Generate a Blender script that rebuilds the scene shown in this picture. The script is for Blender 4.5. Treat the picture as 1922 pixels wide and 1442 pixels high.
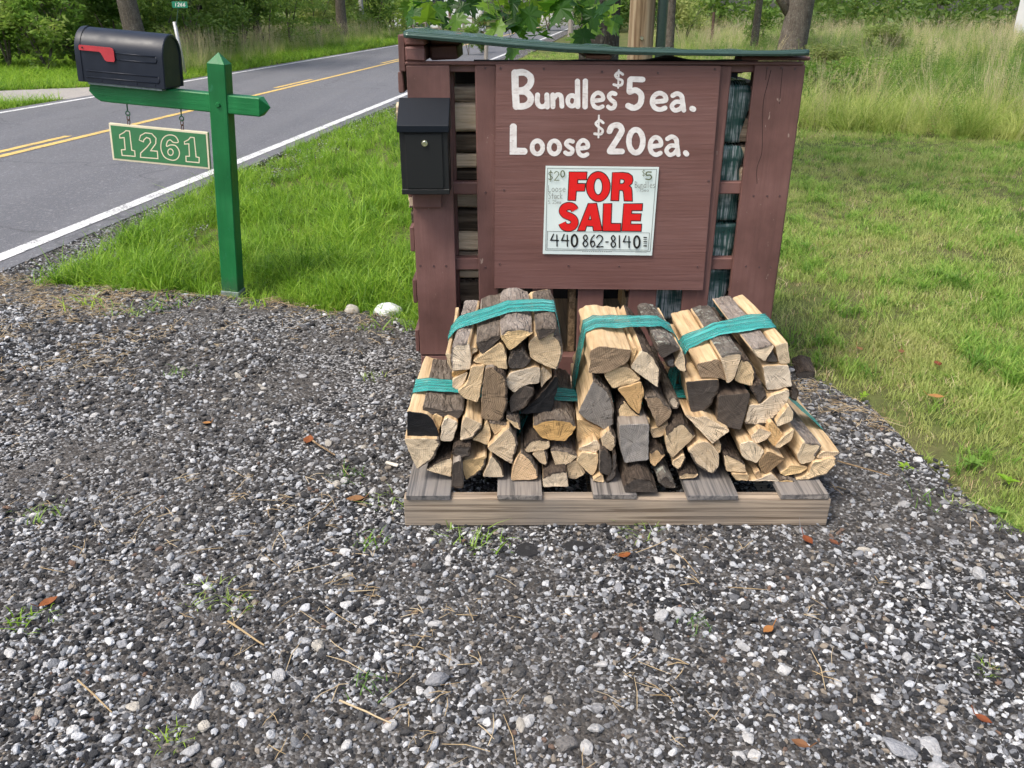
import bpy, bmesh, math, random
import numpy as np
from mathutils import Vector, Matrix, noise
from mathutils.geometry import tessellate_polygon

for o in list(bpy.data.objects):
    bpy.data.objects.remove(o)
SC = bpy.context.scene
COL = SC.collection
R = math.radians
rng = np.random.default_rng(7)
rnd = random.Random(11)

# ------------------------------------------------------------------ camera, sky, sun, exposure
F, CX, CY, CAM_H = 1555.0, 961.0, 721.0, 1.38
TH = math.atan(706.0 / F)
cam = bpy.data.cameras.new('camera')
cam.sensor_width = 36.0
cam.lens = 36.0 * F / 1922.0
cam.clip_start = 0.05
cam.clip_end = 2000
camo = bpy.data.objects.new('camera', cam)
COL.objects.link(camo)
camo.location = (0, 0, CAM_H)
camo.rotation_euler = (math.pi / 2 - TH, 0, 0)
SC.camera = camo

SUN_EL, SUN_AZ = R(60), R(232)      # azimuth clockwise from +Y
world = bpy.data.worlds.new('World')
SC.world = world
world.use_nodes = True
wn = world.node_tree.nodes
wl = world.node_tree.links
wn.clear()
sky = wn.new('ShaderNodeTexSky')
sky.sky_type = 'NISHITA'
sky.sun_disc = False
sky.sun_elevation = SUN_EL
sky.sun_rotation = SUN_AZ
sky.air_density = 1.0
sky.dust_density = 4.0
sky.ozone_density = 0.6
bg = wn.new('ShaderNodeBackground')
bg.inputs['Strength'].default_value = 0.125
wo = wn.new('ShaderNodeOutputWorld')
wl.new(sky.outputs[0], bg.inputs['Color'])
wl.new(bg.outputs[0], wo.inputs['Surface'])

sl = bpy.data.lights.new('sun', 'SUN')
sl.energy = 1.5
sl.angle = R(22)
sl.color = (1.0, 0.95, 0.865)
so = bpy.data.objects.new('sun', sl)
COL.objects.link(so)
sdir = Vector((math.sin(SUN_AZ) * math.cos(SUN_EL), math.cos(SUN_AZ) * math.cos(SUN_EL), math.sin(SUN_EL)))
so.rotation_euler = sdir.to_track_quat('Z', 'Y').to_euler()
so.location = (0, 0, 20)

SC.view_settings.view_transform = 'Standard'
SC.view_settings.look = 'None'
SC.view_settings.gamma = 1.0
SC.view_settings.exposure = 1.03
SC.view_settings.use_curve_mapping = False
SC.render.engine = 'CYCLES'
SC.cycles.use_denoising = True
SC.cycles.max_bounces = 5
SC.cycles.diffuse_bounces = 3
SC.cycles.glossy_bounces = 2
SC.cycles.transmission_bounces = 3
SC.cycles.use_adaptive_sampling = True
SC.cycles.adaptive_threshold = 0.025
SC.cycles.transparent_max_bounces = 6
SC.cycles.caustics_reflective = False
SC.cycles.caustics_refractive = False

# ------------------------------------------------------------------ helpers
def W(px, py, Y=None, Z=None):
    """a point of the place seen at pixel (px, py), on the upright plane Y or the level plane Z"""
    a = (px - CX) / F
    b = -(py - CY) / F
    dy = math.cos(TH) + b * math.sin(TH)
    dz = -math.sin(TH) + b * math.cos(TH)
    t = Y / dy if Y is not None else ((Z or 0.0) - CAM_H) / dz
    return Vector((a * t, dy * t, CAM_H + dz * t))

def G(px, py):
    p = W(px, py, Z=0.0)
    return (p.x, p.y)

def props(o, label=None, cat=None, group=None, kind=None):
    if label: o['label'] = label
    if cat: o['category'] = cat
    if group: o['group'] = group
    if kind: o['kind'] = kind
    return o

def thing(name, label, cat, loc=(0, 0, 0), rot=(0, 0, 0), group=None):
    o = bpy.data.objects.new(name, None)
    o.empty_display_size = 0.1
    COL.objects.link(o)
    o.location = loc
    o.rotation_euler = rot
    return props(o, label, cat, group)

def link(name, me, parent=None):
    o = bpy.data.objects.new(name, me)
    COL.objects.link(o)
    if parent is not None:
        o.parent = parent
    return o

class MB:
    """collects vertices and faces and links them as one mesh object"""
    def __init__(s):
        s.v, s.f, s.m = [], [], []
    def add(s, vs, fs, mi=0):
        b = len(s.v)
        s.v += [tuple(x) for x in vs]
        for f in fs:
            s.f.append(tuple(b + i for i in f))
            s.m.append(mi)
    def box(s, lo, hi, bev=0.003, mi=0, jit=0.0):
        lo = list(lo); hi = list(hi)
        bev = min(bev, min((hi[i] - lo[i]) for i in range(3)) * 0.3)
        c = [(lo[i] + hi[i]) / 2 for i in range(3)]
        h = [(hi[i] - lo[i]) / 2 for i in range(3)]
        idx = {}
        vs = []
        for sx in (-1, 1):
            for sy in (-1, 1):
                for sz in (-1, 1):
                    for ax in range(3):
                        p = [c[0] + sx * h[0], c[1] + sy * h[1], c[2] + sz * h[2]]
                        for k, sg in enumerate((sx, sy, sz)):
                            if k != ax:
                                p[k] -= sg * bev
                        if jit:
                            p = [q + rnd.uniform(-jit, jit) for q in p]
                        idx[(sx, sy, sz, ax)] = len(vs)
                        vs.append(p)
        fs = []
        for ax in range(3):
            o1, o2 = [a for a in range(3) if a != ax]
            for sg in (-1, 1):
                q = []
                for a, b in ((-1, -1), (1, -1), (1, 1), (-1, 1)):
                    k = [0, 0, 0]; k[ax] = sg; k[o1] = a; k[o2] = b
                    q.append(idx[(k[0], k[1], k[2], ax)])
                fs.append(q)
        for ax in range(3):
            o1, o2 = [a for a in range(3) if a != ax]
            for a in (-1, 1):
                for b in (-1, 1):
                    k0 = [0, 0, 0]; k0[o1] = a; k0[o2] = b
                    k1 = list(k0); k0[ax] = -1; k1[ax] = 1
                    fs.append([idx[(*k0, o1)], idx[(*k1, o1)], idx[(*k1, o2)], idx[(*k0, o2)]])
        for sx in (-1, 1):
            for sy in (-1, 1):
                for sz in (-1, 1):
                    fs.append([idx[(sx, sy, sz, a)] for a in range(3)])
        s.add(vs, fs, mi)
    def tube(s, pts, radii, n=8, mi=0, cap=True, rough=0.0):
        pts = [Vector(p) for p in pts]
        if not hasattr(radii, '__len__'):
            radii = [radii] * len(pts)
        vs, fs = [], []
        up = Vector((0, 0, 1))
        prev = None
        for i, p in enumerate(pts):
            d = (pts[min(i + 1, len(pts) - 1)] - pts[max(i - 1, 0)]).normalized()
            a = prev if prev is not None else (d.orthogonal())
            a = (a - d * a.dot(d))
            a = a.normalized() if a.length > 1e-6 else d.orthogonal().normalized()
            b = d.cross(a)
            prev = a
            for k in range(n):
                w = 2 * math.pi * k / n
                r = radii[i]
                if rough:
                    r *= 1 + rough * noise.noise(Vector((math.cos(w) * 2.3 + p.x * 3, math.sin(w) * 2.3 + p.y * 3, p.z * 1.2)))
                vs.append(p + a * math.cos(w) * r + b * math.sin(w) * r)
        for i in range(len(pts) - 1):
            for k in range(n):
                k2 = (k + 1) % n
                fs.append((i * n + k, i * n + k2, (i + 1) * n + k2, (i + 1) * n + k))
        if cap:
            fs.append(tuple(range(n - 1, -1, -1)))
            fs.append(tuple((len(pts) - 1) * n + k for k in range(n)))
        s.add(vs, fs, mi)
    def build(s, name, mats, parent=None, smooth=False, local=False):
        off = Vector((0, 0, 0))
        if parent is not None and not local:
            q = parent
            while q is not None:
                off += Vector(q.location)
                q = q.parent
        me = bpy.data.meshes.new(name)
        v = [(x - off.x, y - off.y, z - off.z) for x, y, z in s.v]
        me.from_pydata(v, [], s.f)
        if not isinstance(mats, (list, tuple)):
            mats = [mats]
        for m in mats:
            me.materials.append(m)
        if len(mats) > 1:
            me.polygons.foreach_set('material_index', s.m)
        bm = bmesh.new()
        bm.from_mesh(me)
        bmesh.ops.recalc_face_normals(bm, faces=bm.faces)
        bm.to_mesh(me)
        bm.free()
        if smooth:
            me.polygons.foreach_set('use_smooth', [True] * len(me.polygons))
        me.update()
        return link(name, me, parent)

# ------------------------------------------------------------------ materials
class NT:
    def __init__(s, name):
        s.mat = bpy.data.materials.new(name)
        s.mat.use_nodes = True
        s.n = s.mat.node_tree.nodes
        s.l = s.mat.node_tree.links
        s.n.clear()
        s.out = s.n.new('ShaderNodeOutputMaterial')
    def node(s, t, **kw):
        n = s.n.new('ShaderNode' + t)
        for k, v in kw.items():
            setattr(n, k, v)
        return n
    def put(s, sock, v):
        if hasattr(v, 'links') or hasattr(v, 'is_output'):
            s.l.new(v, sock)
        else:
            if sock.type == 'RGBA' and len(v) == 3:
                v = (*v, 1)
            sock.default_value = v
    def coord(s, kind='Object', scale=(1, 1, 1), rot=(0, 0, 0), loc=None):
        tc = s.node('TexCoord')
        mp = s.node('Mapping')
        mp.inputs['Scale'].default_value = scale
        mp.inputs['Rotation'].default_value = rot
        s.l.new(tc.outputs[kind], mp.inputs['Vector'])
        if loc is not None:
            s.put(mp.inputs['Location'], loc)
        return mp.outputs[0]
    def noise(s, co, scale=5, detail=4, rough=0.55, dist=0.0):
        n = s.node('TexNoise')
        s.l.new(co, n.inputs['Vector'])
        n.inputs['Scale'].default_value = scale
        n.inputs['Detail'].default_value = detail
        n.inputs['Roughness'].default_value = rough
        n.inputs['Distortion'].default_value = dist
        return n.outputs['Fac']
    def voro(s, co, scale=5, feature='F1', out='Distance', rand=1.0):
        n = s.node('TexVoronoi', feature=feature)
        s.l.new(co, n.inputs['Vector'])
        n.inputs['Scale'].default_value = scale
        n.inputs['Randomness'].default_value = rand
        return n.outputs[out]
    def ramp(s, fac, stops, interp='LINEAR'):
        n = s.node('ValToRGB')
        n.color_ramp.interpolation = interp
        e = n.color_ramp.elements
        while len(e) < len(stops):
            e.new(0.5)
        for i, (p, c) in enumerate(stops):
            e[i].position = p
            e[i].color = (*c, 1) if hasattr(c, '__len__') else (c, c, c, 1)
        s.put(n.inputs['Fac'], fac)
        return n.outputs['Color']
    def mix(s, fac, a, b, mode='MIX'):
        n = s.node('Mix', data_type='RGBA', blend_type=mode)
        s.put(n.inputs[0], fac)
        s.put(n.inputs[6], a)
        s.put(n.inputs[7], b)
        return n.outputs[2]
    def math(s, op, a, b=0.0, c=None):
        n = s.node('Math', operation=op)
        s.put(n.inputs[0], a)
        s.put(n.inputs[1], b)
        if c is not None:
            s.put(n.inputs[2], c)
        return n.outputs[0]
    def rand(s):
        return s.node('ObjectInfo').outputs['Random']
    def bump(s, h, strength=0.3, dist=0.01):
        n = s.node('Bump')
        n.inputs['Strength'].default_value = strength
        n.inputs['Distance'].default_value = dist
        s.put(n.inputs['Height'], h)
        return n.outputs[0]
    def bsdf(s, col, rough=0.6, bump=None, spec=0.5, metal=0.0, **kw):
        n = s.node('BsdfPrincipled')
        s.put(n.inputs['Base Color'], col)
        s.put(n.inputs['Roughness'], rough)
        n.inputs['Specular IOR Level'].default_value = spec
        n.inputs['Metallic'].default_value = metal
        if bump is not None:
            s.l.new(bump, n.inputs['Normal'])
        for k, v in kw.items():
            s.put(n.inputs[k], v)
        s.l.new(n.outputs[0], s.out.inputs['Surface'])
        return n
    def leafy(s, col, trans=0.35, rough=0.5, tcol=None, spec=0.3):
        p = s.node('BsdfPrincipled')
        s.put(p.inputs['Base Color'], col)
        p.inputs['Roughness'].default_value = rough
        p.inputs['Specular IOR Level'].default_value = spec
        t = s.node('BsdfTranslucent')
        s.put(t.inputs['Color'], tcol if tcol is not None else col)
        m = s.node('MixShader')
        m.inputs[0].default_value = trans
        s.l.new(p.outputs[0], m.inputs[1])
        s.l.new(t.outputs[0], m.inputs[2])
        s.l.new(m.outputs[0], s.out.inputs['Surface'])

def rand_loc(t):
    """a per-object offset, so that copies of one material differ"""
    r = t.rand()
    c = t.node('CombineXYZ')
    t.put(c.inputs[0], t.math('MULTIPLY', r, 37.0))
    t.put(c.inputs[1], t.math('MULTIPLY', r, 91.0))
    t.put(c.inputs[2], t.math('MULTIPLY', r, 53.0))
    return c.outputs[0]

def mat_paint(name, base, grain='z', dirt=0.25, rough=0.55, bumpy=0.25, chips=None, contrast=1.0, splash=False):
    t = NT(name)
    sc = {'x': (3, 60, 60), 'z': (60, 60, 3), 'y': (60, 3, 60)}[grain]
    loc = rand_loc(t)
    g = t.noise(t.coord('Object', sc, loc=loc), 1.0, 5, 0.6)
    big = t.noise(t.coord('Object', (1, 1, 1), loc=loc), 4.0, 4, 0.6)
    fine = t.noise(t.coord('Object', (1, 1, 1)), 160.0, 2, 0.5)
    dark = tuple(c * (1 - 0.38 * contrast) for c in base)
    light = tuple(min(1, c * (1 + 0.30 * contrast) + 0.012) for c in base)
    col = t.ramp(big, [(0.3, dark), (0.52, base), (0.75, light)])
    col = t.mix(t.ramp(g, [(0.30, 0.0), (0.6, 1.0)]), t.mix(0.35, col, dark), col)
    if chips:
        ch = t.noise(t.coord('Object', (1, 1, 0.4) if grain == 'z' else (0.4, 1, 1)), 45.0, 3, 0.6)
        col = t.mix(t.ramp(ch, [(0.70, 0.0), (0.73, 1.0)]), col, chips)
    if splash:
        sx = t.node('SeparateXYZ'); t.l.new(t.coord('Object'), sx.inputs[0])
        dn = t.noise(t.coord('Object', (1, 1, 0.5)), 30.0, 4, 0.7)
        low = t.ramp(t.math('ADD', sx.outputs[2], t.math('MULTIPLY', dn, 0.16)), [(0.07, 1.0), (0.19, 0.0)])
        col = t.mix(t.math('MULTIPLY', low, 0.65), col, (0.10, 0.115, 0.085))
        sc_ = t.noise(t.coord('Object', (1, 1, 0.35)), 26.0, 4, 0.7)
        col = t.mix(t.ramp(sc_, [(0.62, 0.0), (0.70, 0.5)]), col, (0.035, 0.20, 0.10))
    h = t.math('ADD', t.math('MULTIPLY', g, 1.0), t.math('MULTIPLY', fine, 0.35))
    t.bsdf(col, t.ramp(big, [(0.3, rough - 0.1), (0.7, rough + 0.12)]), t.bump(h, bumpy, 0.004), spec=0.4)
    return t.mat

BROWN = (0.160, 0.078, 0.065)
M = {}
M['brown_v'] = mat_paint('brown_paint_upright', BROWN, 'z', chips=(0.30, 0.22, 0.18), bumpy=0.35)
M['brown_h'] = mat_paint('brown_paint_level', BROWN, 'x', chips=(0.30, 0.22, 0.18), bumpy=0.35)
M['brown_y'] = mat_paint('brown_paint_deep', tuple(c * 0.9 for c in BROWN), 'y')
M['brown_end'] = mat_paint('brown_paint_block', (0.170, 0.078, 0.066), 'x', bumpy=0.6)
M['green_post'] = mat_paint('green_paint_post', (0.006, 0.150, 0.037), 'z', rough=0.46, bumpy=0.45, splash=True, chips=(0.02, 0.2, 0.09), contrast=0.7)
M['green_arm'] = mat_paint('green_paint_arm', (0.008, 0.180, 0.046), 'x', rough=0.44, bumpy=0.55, chips=(0.03, 0.24, 0.12), contrast=0.8)

def simple(name, col, rough=0.5, metal=0.0, spec=0.5, var=0.12, bumps=0.0, scale=40):
    t = NT(name)
    n = t.noise(t.coord('Object'), scale, 4, 0.6)
    c = t.ramp(n, [(0.3, tuple(x * (1 - var) for x in col)), (0.7, tuple(min(1, x * (1 + var)) for x in col))])
    t.bsdf(c, rough, t.bump(n, bumps, 0.002) if bumps else None, spec, metal)
    return t.mat

def plywood():
    t = NT('plywood_brown_paint')
    g = t.noise(t.coord('Object', (1.6, 30, 55)), 1.0, 5, 0.62, 0.6)
    big = t.noise(t.coord('Object', (1, 1, 2)), 2.6, 4, 0.6)
    fine = t.noise(t.coord('Object', (8, 30, 130)), 1.0, 3, 0.6)
    base = (0.168, 0.082, 0.069)
    c = t.ramp(big, [(0.28, (0.146, 0.070, 0.058)), (0.5, base), (0.72, (0.186, 0.096, 0.083))])
    c = t.mix(t.ramp(g, [(0.34, 0.22), (0.46, 0.0)]), c, (0.120, 0.058, 0.050))
    c = t.mix(t.ramp(fine, [(0.55, 0.0), (0.8, 0.2)]), c, (0.21, 0.12, 0.11))
    h = t.math('ADD', g, t.math('MULTIPLY', fine, 0.5))
    t.bsdf(c, t.ramp(big, [(0.3, 0.42), (0.7, 0.62)]), t.bump(h, 0.45, 0.004), spec=0.4)
    return t.mat
M['plywood'] = plywood()
def brush_white():
    t = NT('white_brush_paint')
    a = t.noise(t.coord('Object', (30, 30, 160)), 1.0, 4, 0.65)
    b = t.noise(t.coord('Object'), 40.0, 4, 0.65)
    c = t.ramp(b, [(0.3, (0.66, 0.61, 0.57)), (0.6, (0.80, 0.77, 0.73))])
    c = t.mix(t.math('MULTIPLY', t.ramp(a, [(0.30, 0.9), (0.44, 0.0)]), t.ramp(b, [(0.42, 1.0), (0.58, 0.0)])), c, (0.42, 0.32, 0.29))
    t.bsdf(c, 0.65, t.bump(a, 0.4, 0.002), spec=0.35)
    return t.mat
M['white_paint'] = brush_white()
M['black_steel'] = simple('black_powder_coat', (0.009, 0.010, 0.010), 0.5, spec=0.35, var=0.2, bumps=0.25, scale=700)
M['black_lid'] = simple('black_lid_coat', (0.004, 0.007, 0.012), 0.5, spec=0.22, var=0.2, bumps=0.25, scale=700)
M['chrome'] = simple('lock_metal', (0.75, 0.74, 0.72), 0.18, 1.0)
M['dark'] = simple('dark_hole', (0.006, 0.006, 0.006), 0.8)
M['felt'] = simple('black_roofing_felt', (0.012, 0.012, 0.013), 0.85, var=0.3, bumps=0.4, scale=200)
M['box_metal'] = None

def mailbox_paint():
    t = NT('mailbox_blue_black')
    n = t.noise(t.coord('Object'), 9.0, 4, 0.6)
    f = t.noise(t.coord('Object'), 300.0, 2, 0.6)
    c = t.ramp(n, [(0.3, (0.006, 0.010, 0.019)), (0.7, (0.010, 0.015, 0.027))])
    t.bsdf(c, t.ramp(n, [(0.35, 0.36), (0.7, 0.52)]), t.bump(f, 0.08, 0.001), spec=0.35)
    return t.mat
M['box_metal'] = mailbox_paint()
M['flag_red'] = simple('flag_red_plastic', (0.46, 0.035, 0.045), 0.45, var=0.1)
M['sign_green'] = simple('number_sign_green', (0.045, 0.195, 0.075), 0.42, var=0.06)
M['cream'] = simple('cream_routed_line', (0.78, 0.69, 0.48), 0.55, var=0.05)
M['rust'] = simple('rusty_chain', (0.12, 0.06, 0.035), 0.7, 0.4, var=0.5, scale=200)
M['hook_green'] = simple('green_hook', (0.02, 0.10, 0.05), 0.5)
M['concrete'] = simple('grey_footing', (0.22, 0.27, 0.26), 0.85, var=0.2, bumps=0.4)

def poly_sign():
    t = NT('sign_white_plastic')
    n = t.noise(t.coord('Object'), 6.0, 3, 0.5)
    c = t.ramp(n, [(0.3, (0.66, 0.76, 0.72)), (0.7, (0.76, 0.83, 0.79))])
    t.bsdf(c, 0.22, t.bump(n, 0.15, 0.004), spec=0.5)
    return t.mat
M['sign_white'] = poly_sign()
M['sign_red'] = simple('sign_red_ink', (0.72, 0.012, 0.014), 0.3, var=0.05)
M['ink'] = simple('black_ink', (0.012, 0.012, 0.012), 0.35)
M['pen'] = simple('faded_marker', (0.16, 0.17, 0.15), 0.5)
M['pen_olive'] = simple('olive_marker', (0.07, 0.09, 0.02), 0.5)

def roof_metal():
    t = NT('green_roof_metal')
    n = t.noise(t.coord('Object', (1.5, 6, 14)), 2.0, 4, 0.6)
    c = t.ramp(n, [(0.3, (0.030, 0.068, 0.053)), (0.7, (0.052, 0.098, 0.078))])
    t.bsdf(c, t.ramp(n, [(0.3, 0.18), (0.7, 0.34)]), t.bump(n, 0.08, 0.004), spec=0.6, metal=0.25)
    return t.mat
M['roof'] = roof_metal()

def raw_wood(name, a, b, grain='x', knots=True):
    t = NT(name)
    sc = {'x': (1.6, 60, 95), 'y': (70, 1.6, 60)}[grain]
    loc = rand_loc(t)
    co = t.coord('Object', sc, loc=loc)
    g = t.noise(co, 1.0, 5, 0.6, 0.5)
    big = t.noise(t.coord('Object', (1, 1, 1), loc=loc), 3.5, 3, 0.5)
    col = t.mix(t.ramp(g, [(0.40, 0.0), (0.56, 1.0)]), a, b)
    gr = tuple(0.5 * (x + y) * k for x, y, k in zip(a, b, (0.75, 0.85, 1.0)))
    col = t.mix(t.ramp(big, [(0.42, 0.0), (0.7, 0.65)]), col, gr)
    h = g
    if knots:
        kco = t.coord('Object', (2.2, 8, 8) if grain == 'x' else (8, 2.2, 8), loc=loc)
        k = t.voro(kco, 1.3)
        col = t.mix(t.ramp(k, [(0.05, 0.9), (0.16, 0.0)]), col, (0.08, 0.045, 0.025))
    t.bsdf(col, 0.78, t.bump(h, 0.5, 0.004), spec=0.25)
    return t.mat
M['stringer'] = raw_wood('pallet_stringer_wood', (0.155, 0.115, 0.080), (0.40, 0.32, 0.235), 'x')
M['deck'] = raw_wood('pallet_deck_grey_wood', (0.085, 0.078, 0.072), (0.24, 0.215, 0.19), 'y', knots=False)
M['bare_board'] = raw_wood('bare_board', (0.13, 0.085, 0.045), (0.30, 0.21, 0.12), 'y', knots=False)

def end_grain(name, base, dark, ring=0.5, crack=0.8):
    t = NT(name)
    at = t.node('Attribute', attribute_name='endco')
    v = at.outputs['Vector']
    loc = rand_loc(t)
    mp = t.node('Mapping'); t.l.new(v, mp.inputs['Vector']); t.put(mp.inputs['Location'], loc)
    n1 = t.noise(mp.outputs[0], 22.0, 4, 0.65)
    ln = t.node('VectorMath', operation='LENGTH'); t.l.new(v, ln.inputs[0])
    wob = t.math('MULTIPLY_ADD', n1, 0.012, ln.outputs['Value'])
    rings = t.math('SINE', t.math('MULTIPLY', wob, 1150.0))
    ringf = t.ramp(t.math('MULTIPLY_ADD', rings, 0.5, 0.5), [(0.45, 0.0), (0.95, 1.0)])
    # saw marks: fine parallel streaks at an angle of their own
    r = t.rand()
    rt = t.node('VectorRotate', rotation_type='Z_AXIS'); t.l.new(v, rt.inputs['Vector'])
    t.put(rt.inputs['Angle'], t.math('MULTIPLY', r, 40.0))
    sm = t.node('Mapping'); t.l.new(rt.outputs[0], sm.inputs['Vector']); sm.inputs['Scale'].default_value = (9, 260, 1)
    saw = t.noise(sm.outputs[0], 1.0, 3, 0.6)
    # radial checks
    sp = t.node('SeparateXYZ'); t.l.new(v, sp.inputs[0])
    ang = t.math('ARCTAN2', sp.outputs[1], sp.outputs[0])
    cb = t.node('CombineXYZ'); t.put(cb.inputs[0], t.math('MULTIPLY', ang, 3.5)); t.put(cb.inputs[1], t.math('MULTIPLY', r, 80.0)); t.put(cb.inputs[2], t.math('MULTIPLY', ln.outputs['Value'], 3.0))
    ck = t.noise(cb.outputs[0], 3.0, 2, 0.5)
    ckf = t.ramp(t.math('ABSOLUTE', t.math('SUBTRACT', ck, 0.5)), [(0.0, 1.0), (0.022, 0.0)])
    ckf = t.math('MULTIPLY', ckf, t.ramp(n1, [(0.40, 0.0), (0.52, crack)]))
    c = t.ramp(n1, [(0.28, tuple(x * 0.78 for x in base)), (0.5, base), (0.74, tuple(min(1, x * 1.14) for x in base))])
    hue = t.node('HueSaturation'); t.put(hue.inputs['Color'], c)
    t.put(hue.inputs['Value'], t.math('MULTIPLY_ADD', r, 0.34, 0.86)); t.put(hue.inputs['Saturation'], t.math('MULTIPLY_ADD', t.math('FRACT', t.math('MULTIPLY', r, 17.3)), 0.4, 0.75))
    c = hue.outputs[0]
    c = t.mix(t.ramp(t.math('MULTIPLY', wob, 9.0), [(0.15, 0.26), (0.75, 0.0)]), c, t.mix(0.5, c, dark))
    c = t.mix(t.math('MULTIPLY', ringf, ring), c, dark)
    c = t.mix(t.ramp(saw, [(0.40, 0.38), (0.62, 0.0)]), c, dark)
    st_ = t.noise(mp.outputs[0], 9.0, 3, 0.6)
    c = t.mix(t.ramp(st_, [(0.56, 0.0), (0.74, 0.36)]), c, tuple(0.45 * x + 0.03 for x in dark))
    c = t.mix(ckf, c, (0.025, 0.017, 0.012))
    h = t.math('ADD', t.math('MULTIPLY', saw, 1.0), t.math('MULTIPLY', ringf, 0.2))
    h = t.math('SUBTRACT', h, t.math('MULTIPLY', ckf, 1.5))
    t.bsdf(c, 0.82, t.bump(h, 0.6, 0.0035), spec=0.2)
    return t.mat
ENDS = {
    'f': end_grain('end_fresh', (0.74, 0.56, 0.33), (0.40, 0.26, 0.13), 0.36),
    'o': end_grain('end_orange', (0.70, 0.46, 0.22), (0.38, 0.22, 0.09), 0.38),
    'w': end_grain('end_pale', (0.78, 0.64, 0.45), (0.46, 0.34, 0.21), 0.3),
    'g': end_grain('end_grey', (0.30, 0.275, 0.245), (0.15, 0.13, 0.11), 0.4),
    'b': end_grain('end_brown', (0.34, 0.235, 0.135), (0.13, 0.085, 0.05), 0.5),
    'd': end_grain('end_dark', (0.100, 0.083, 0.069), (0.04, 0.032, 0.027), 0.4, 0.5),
    'k': end_grain('end_charred', (0.013, 0.0135, 0.015), (0.006, 0.006, 0.006), 0.2, 0.2),
}
def split_side(name, base, dark, light, axis='y'):
    t = NT(name)
    loc = rand_loc(t)
    sc = (70, 4, 70) if axis == 'y' else (4, 70, 70)
    g = t.noise(t.coord('Object', sc, loc=loc), 1.0, 5, 0.62, 0.4)
    big = t.noise(t.coord('Object', (1, 1, 1), loc=loc), 9.0, 4, 0.6)
    c = t.ramp(g, [(0.30, dark), (0.48, base), (0.72, light)])
    c = t.mix(t.ramp(big, [(0.40, 0.0), (0.72, 0.6)]), c, tuple(x * 0.72 for x in base))
    t.bsdf(c, 0.8, t.bump(g, 0.75, 0.005), spec=0.2)
    return t.mat
SPLIT = {
    'f': split_side('split_fresh', (0.56, 0.40, 0.225), (0.27, 0.17, 0.09), (0.70, 0.54, 0.34)),
    'g': split_side('split_grey', (0.23, 0.195, 0.16), (0.10, 0.08, 0.065), (0.38, 0.34, 0.29)),
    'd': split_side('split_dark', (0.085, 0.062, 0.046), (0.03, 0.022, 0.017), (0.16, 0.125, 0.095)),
}
SPLITX = {
    'f': split_side('stack_split_pale', (0.60, 0.48, 0.33), (0.22, 0.16, 0.10), (0.76, 0.64, 0.48), 'x'),
    'g': split_side('stack_split_grey', (0.32, 0.25, 0.18), (0.10, 0.075, 0.055), (0.50, 0.42, 0.32), 'x'),
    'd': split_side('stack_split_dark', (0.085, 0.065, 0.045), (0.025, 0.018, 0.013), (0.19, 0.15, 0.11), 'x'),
}
def bark(name, base, light, lichen=0.0, axis='y'):
    t = NT(name)
    loc = rand_loc(t)
    sc = (42, 11, 42) if axis == 'y' else ((11, 42, 42) if axis == 'x' else (26, 26, 5))
    co = t.coord('Object', sc, loc=loc)
    wn_ = t.node('TexNoise'); t.l.new(co, wn_.inputs['Vector']); wn_.inputs['Scale'].default_value = 0.9; wn_.inputs['Detail'].default_value = 4
    wv = t.node('VectorMath', operation='MULTIPLY_ADD'); t.l.new(wn_.outputs['Color'], wv.inputs[0]); wv.inputs[1].default_value = (1.7, 1.7, 1.7); t.l.new(co, wv.inputs[2])
    v = t.voro(wv.outputs[0], 1.3, 'DISTANCE_TO_EDGE')
    n = t.noise(t.coord('Object', tuple(x * 1.4 for x in sc), loc=loc), 1.0, 6, 0.72, 1.2)
    h = t.math('ADD', t.math('MULTIPLY', t.ramp(v, [(0.0, 0.0), (0.25, 1.0)]), 0.7), t.math('MULTIPLY', n, 1.6))
    c = t.ramp(n, [(0.30, tuple(x * 0.45 for x in base)), (0.5, base), (0.72, light)])
    big_ = t.noise(t.coord('Object', (1, 1, 1), loc=loc), 12.0, 4, 0.6)
    c = t.mix(t.ramp(big_, [(0.35, 0.0), (0.7, 0.6)]), c, light)
    c = t.mix(t.math('MULTIPLY', t.ramp(v, [(0.0, 0.55), (0.07, 0.0)]), n), c, tuple(x * 0.3 for x in base))
    if lichen:
        li = t.noise(t.coord('Object', (1, 1, 1), loc=loc), 34.0, 4, 0.7)
        c = t.mix(t.ramp(li, [(0.55, 0.0), (0.62, lichen)]), c, (0.36, 0.38, 0.32))
    t.bsdf(c, 0.9, t.bump(h, 0.9, 0.008), spec=0.15)
    return t.mat
BARK = {
    'g': bark('bark_grey_brown', (0.125, 0.098, 0.075), (0.25, 0.21, 0.17)),
    'd': bark('bark_dark', (0.060, 0.045, 0.035), (0.135, 0.105, 0.08)),
    'l': bark('bark_lichen', (0.105, 0.088, 0.072), (0.26, 0.235, 0.20), 0.75),
    'p': bark('bark_pale', (0.24, 0.195, 0.16), (0.42, 0.37, 0.32)),
}
M['trunk'] = bark('tree_bark', (0.10, 0.082, 0.066), (0.20, 0.17, 0.14), 0.25, 'z')
M['trunk_dark'] = bark('maple_bark', (0.040, 0.034, 0.028), (0.09, 0.08, 0.068), 0.2, 'z')

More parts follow.
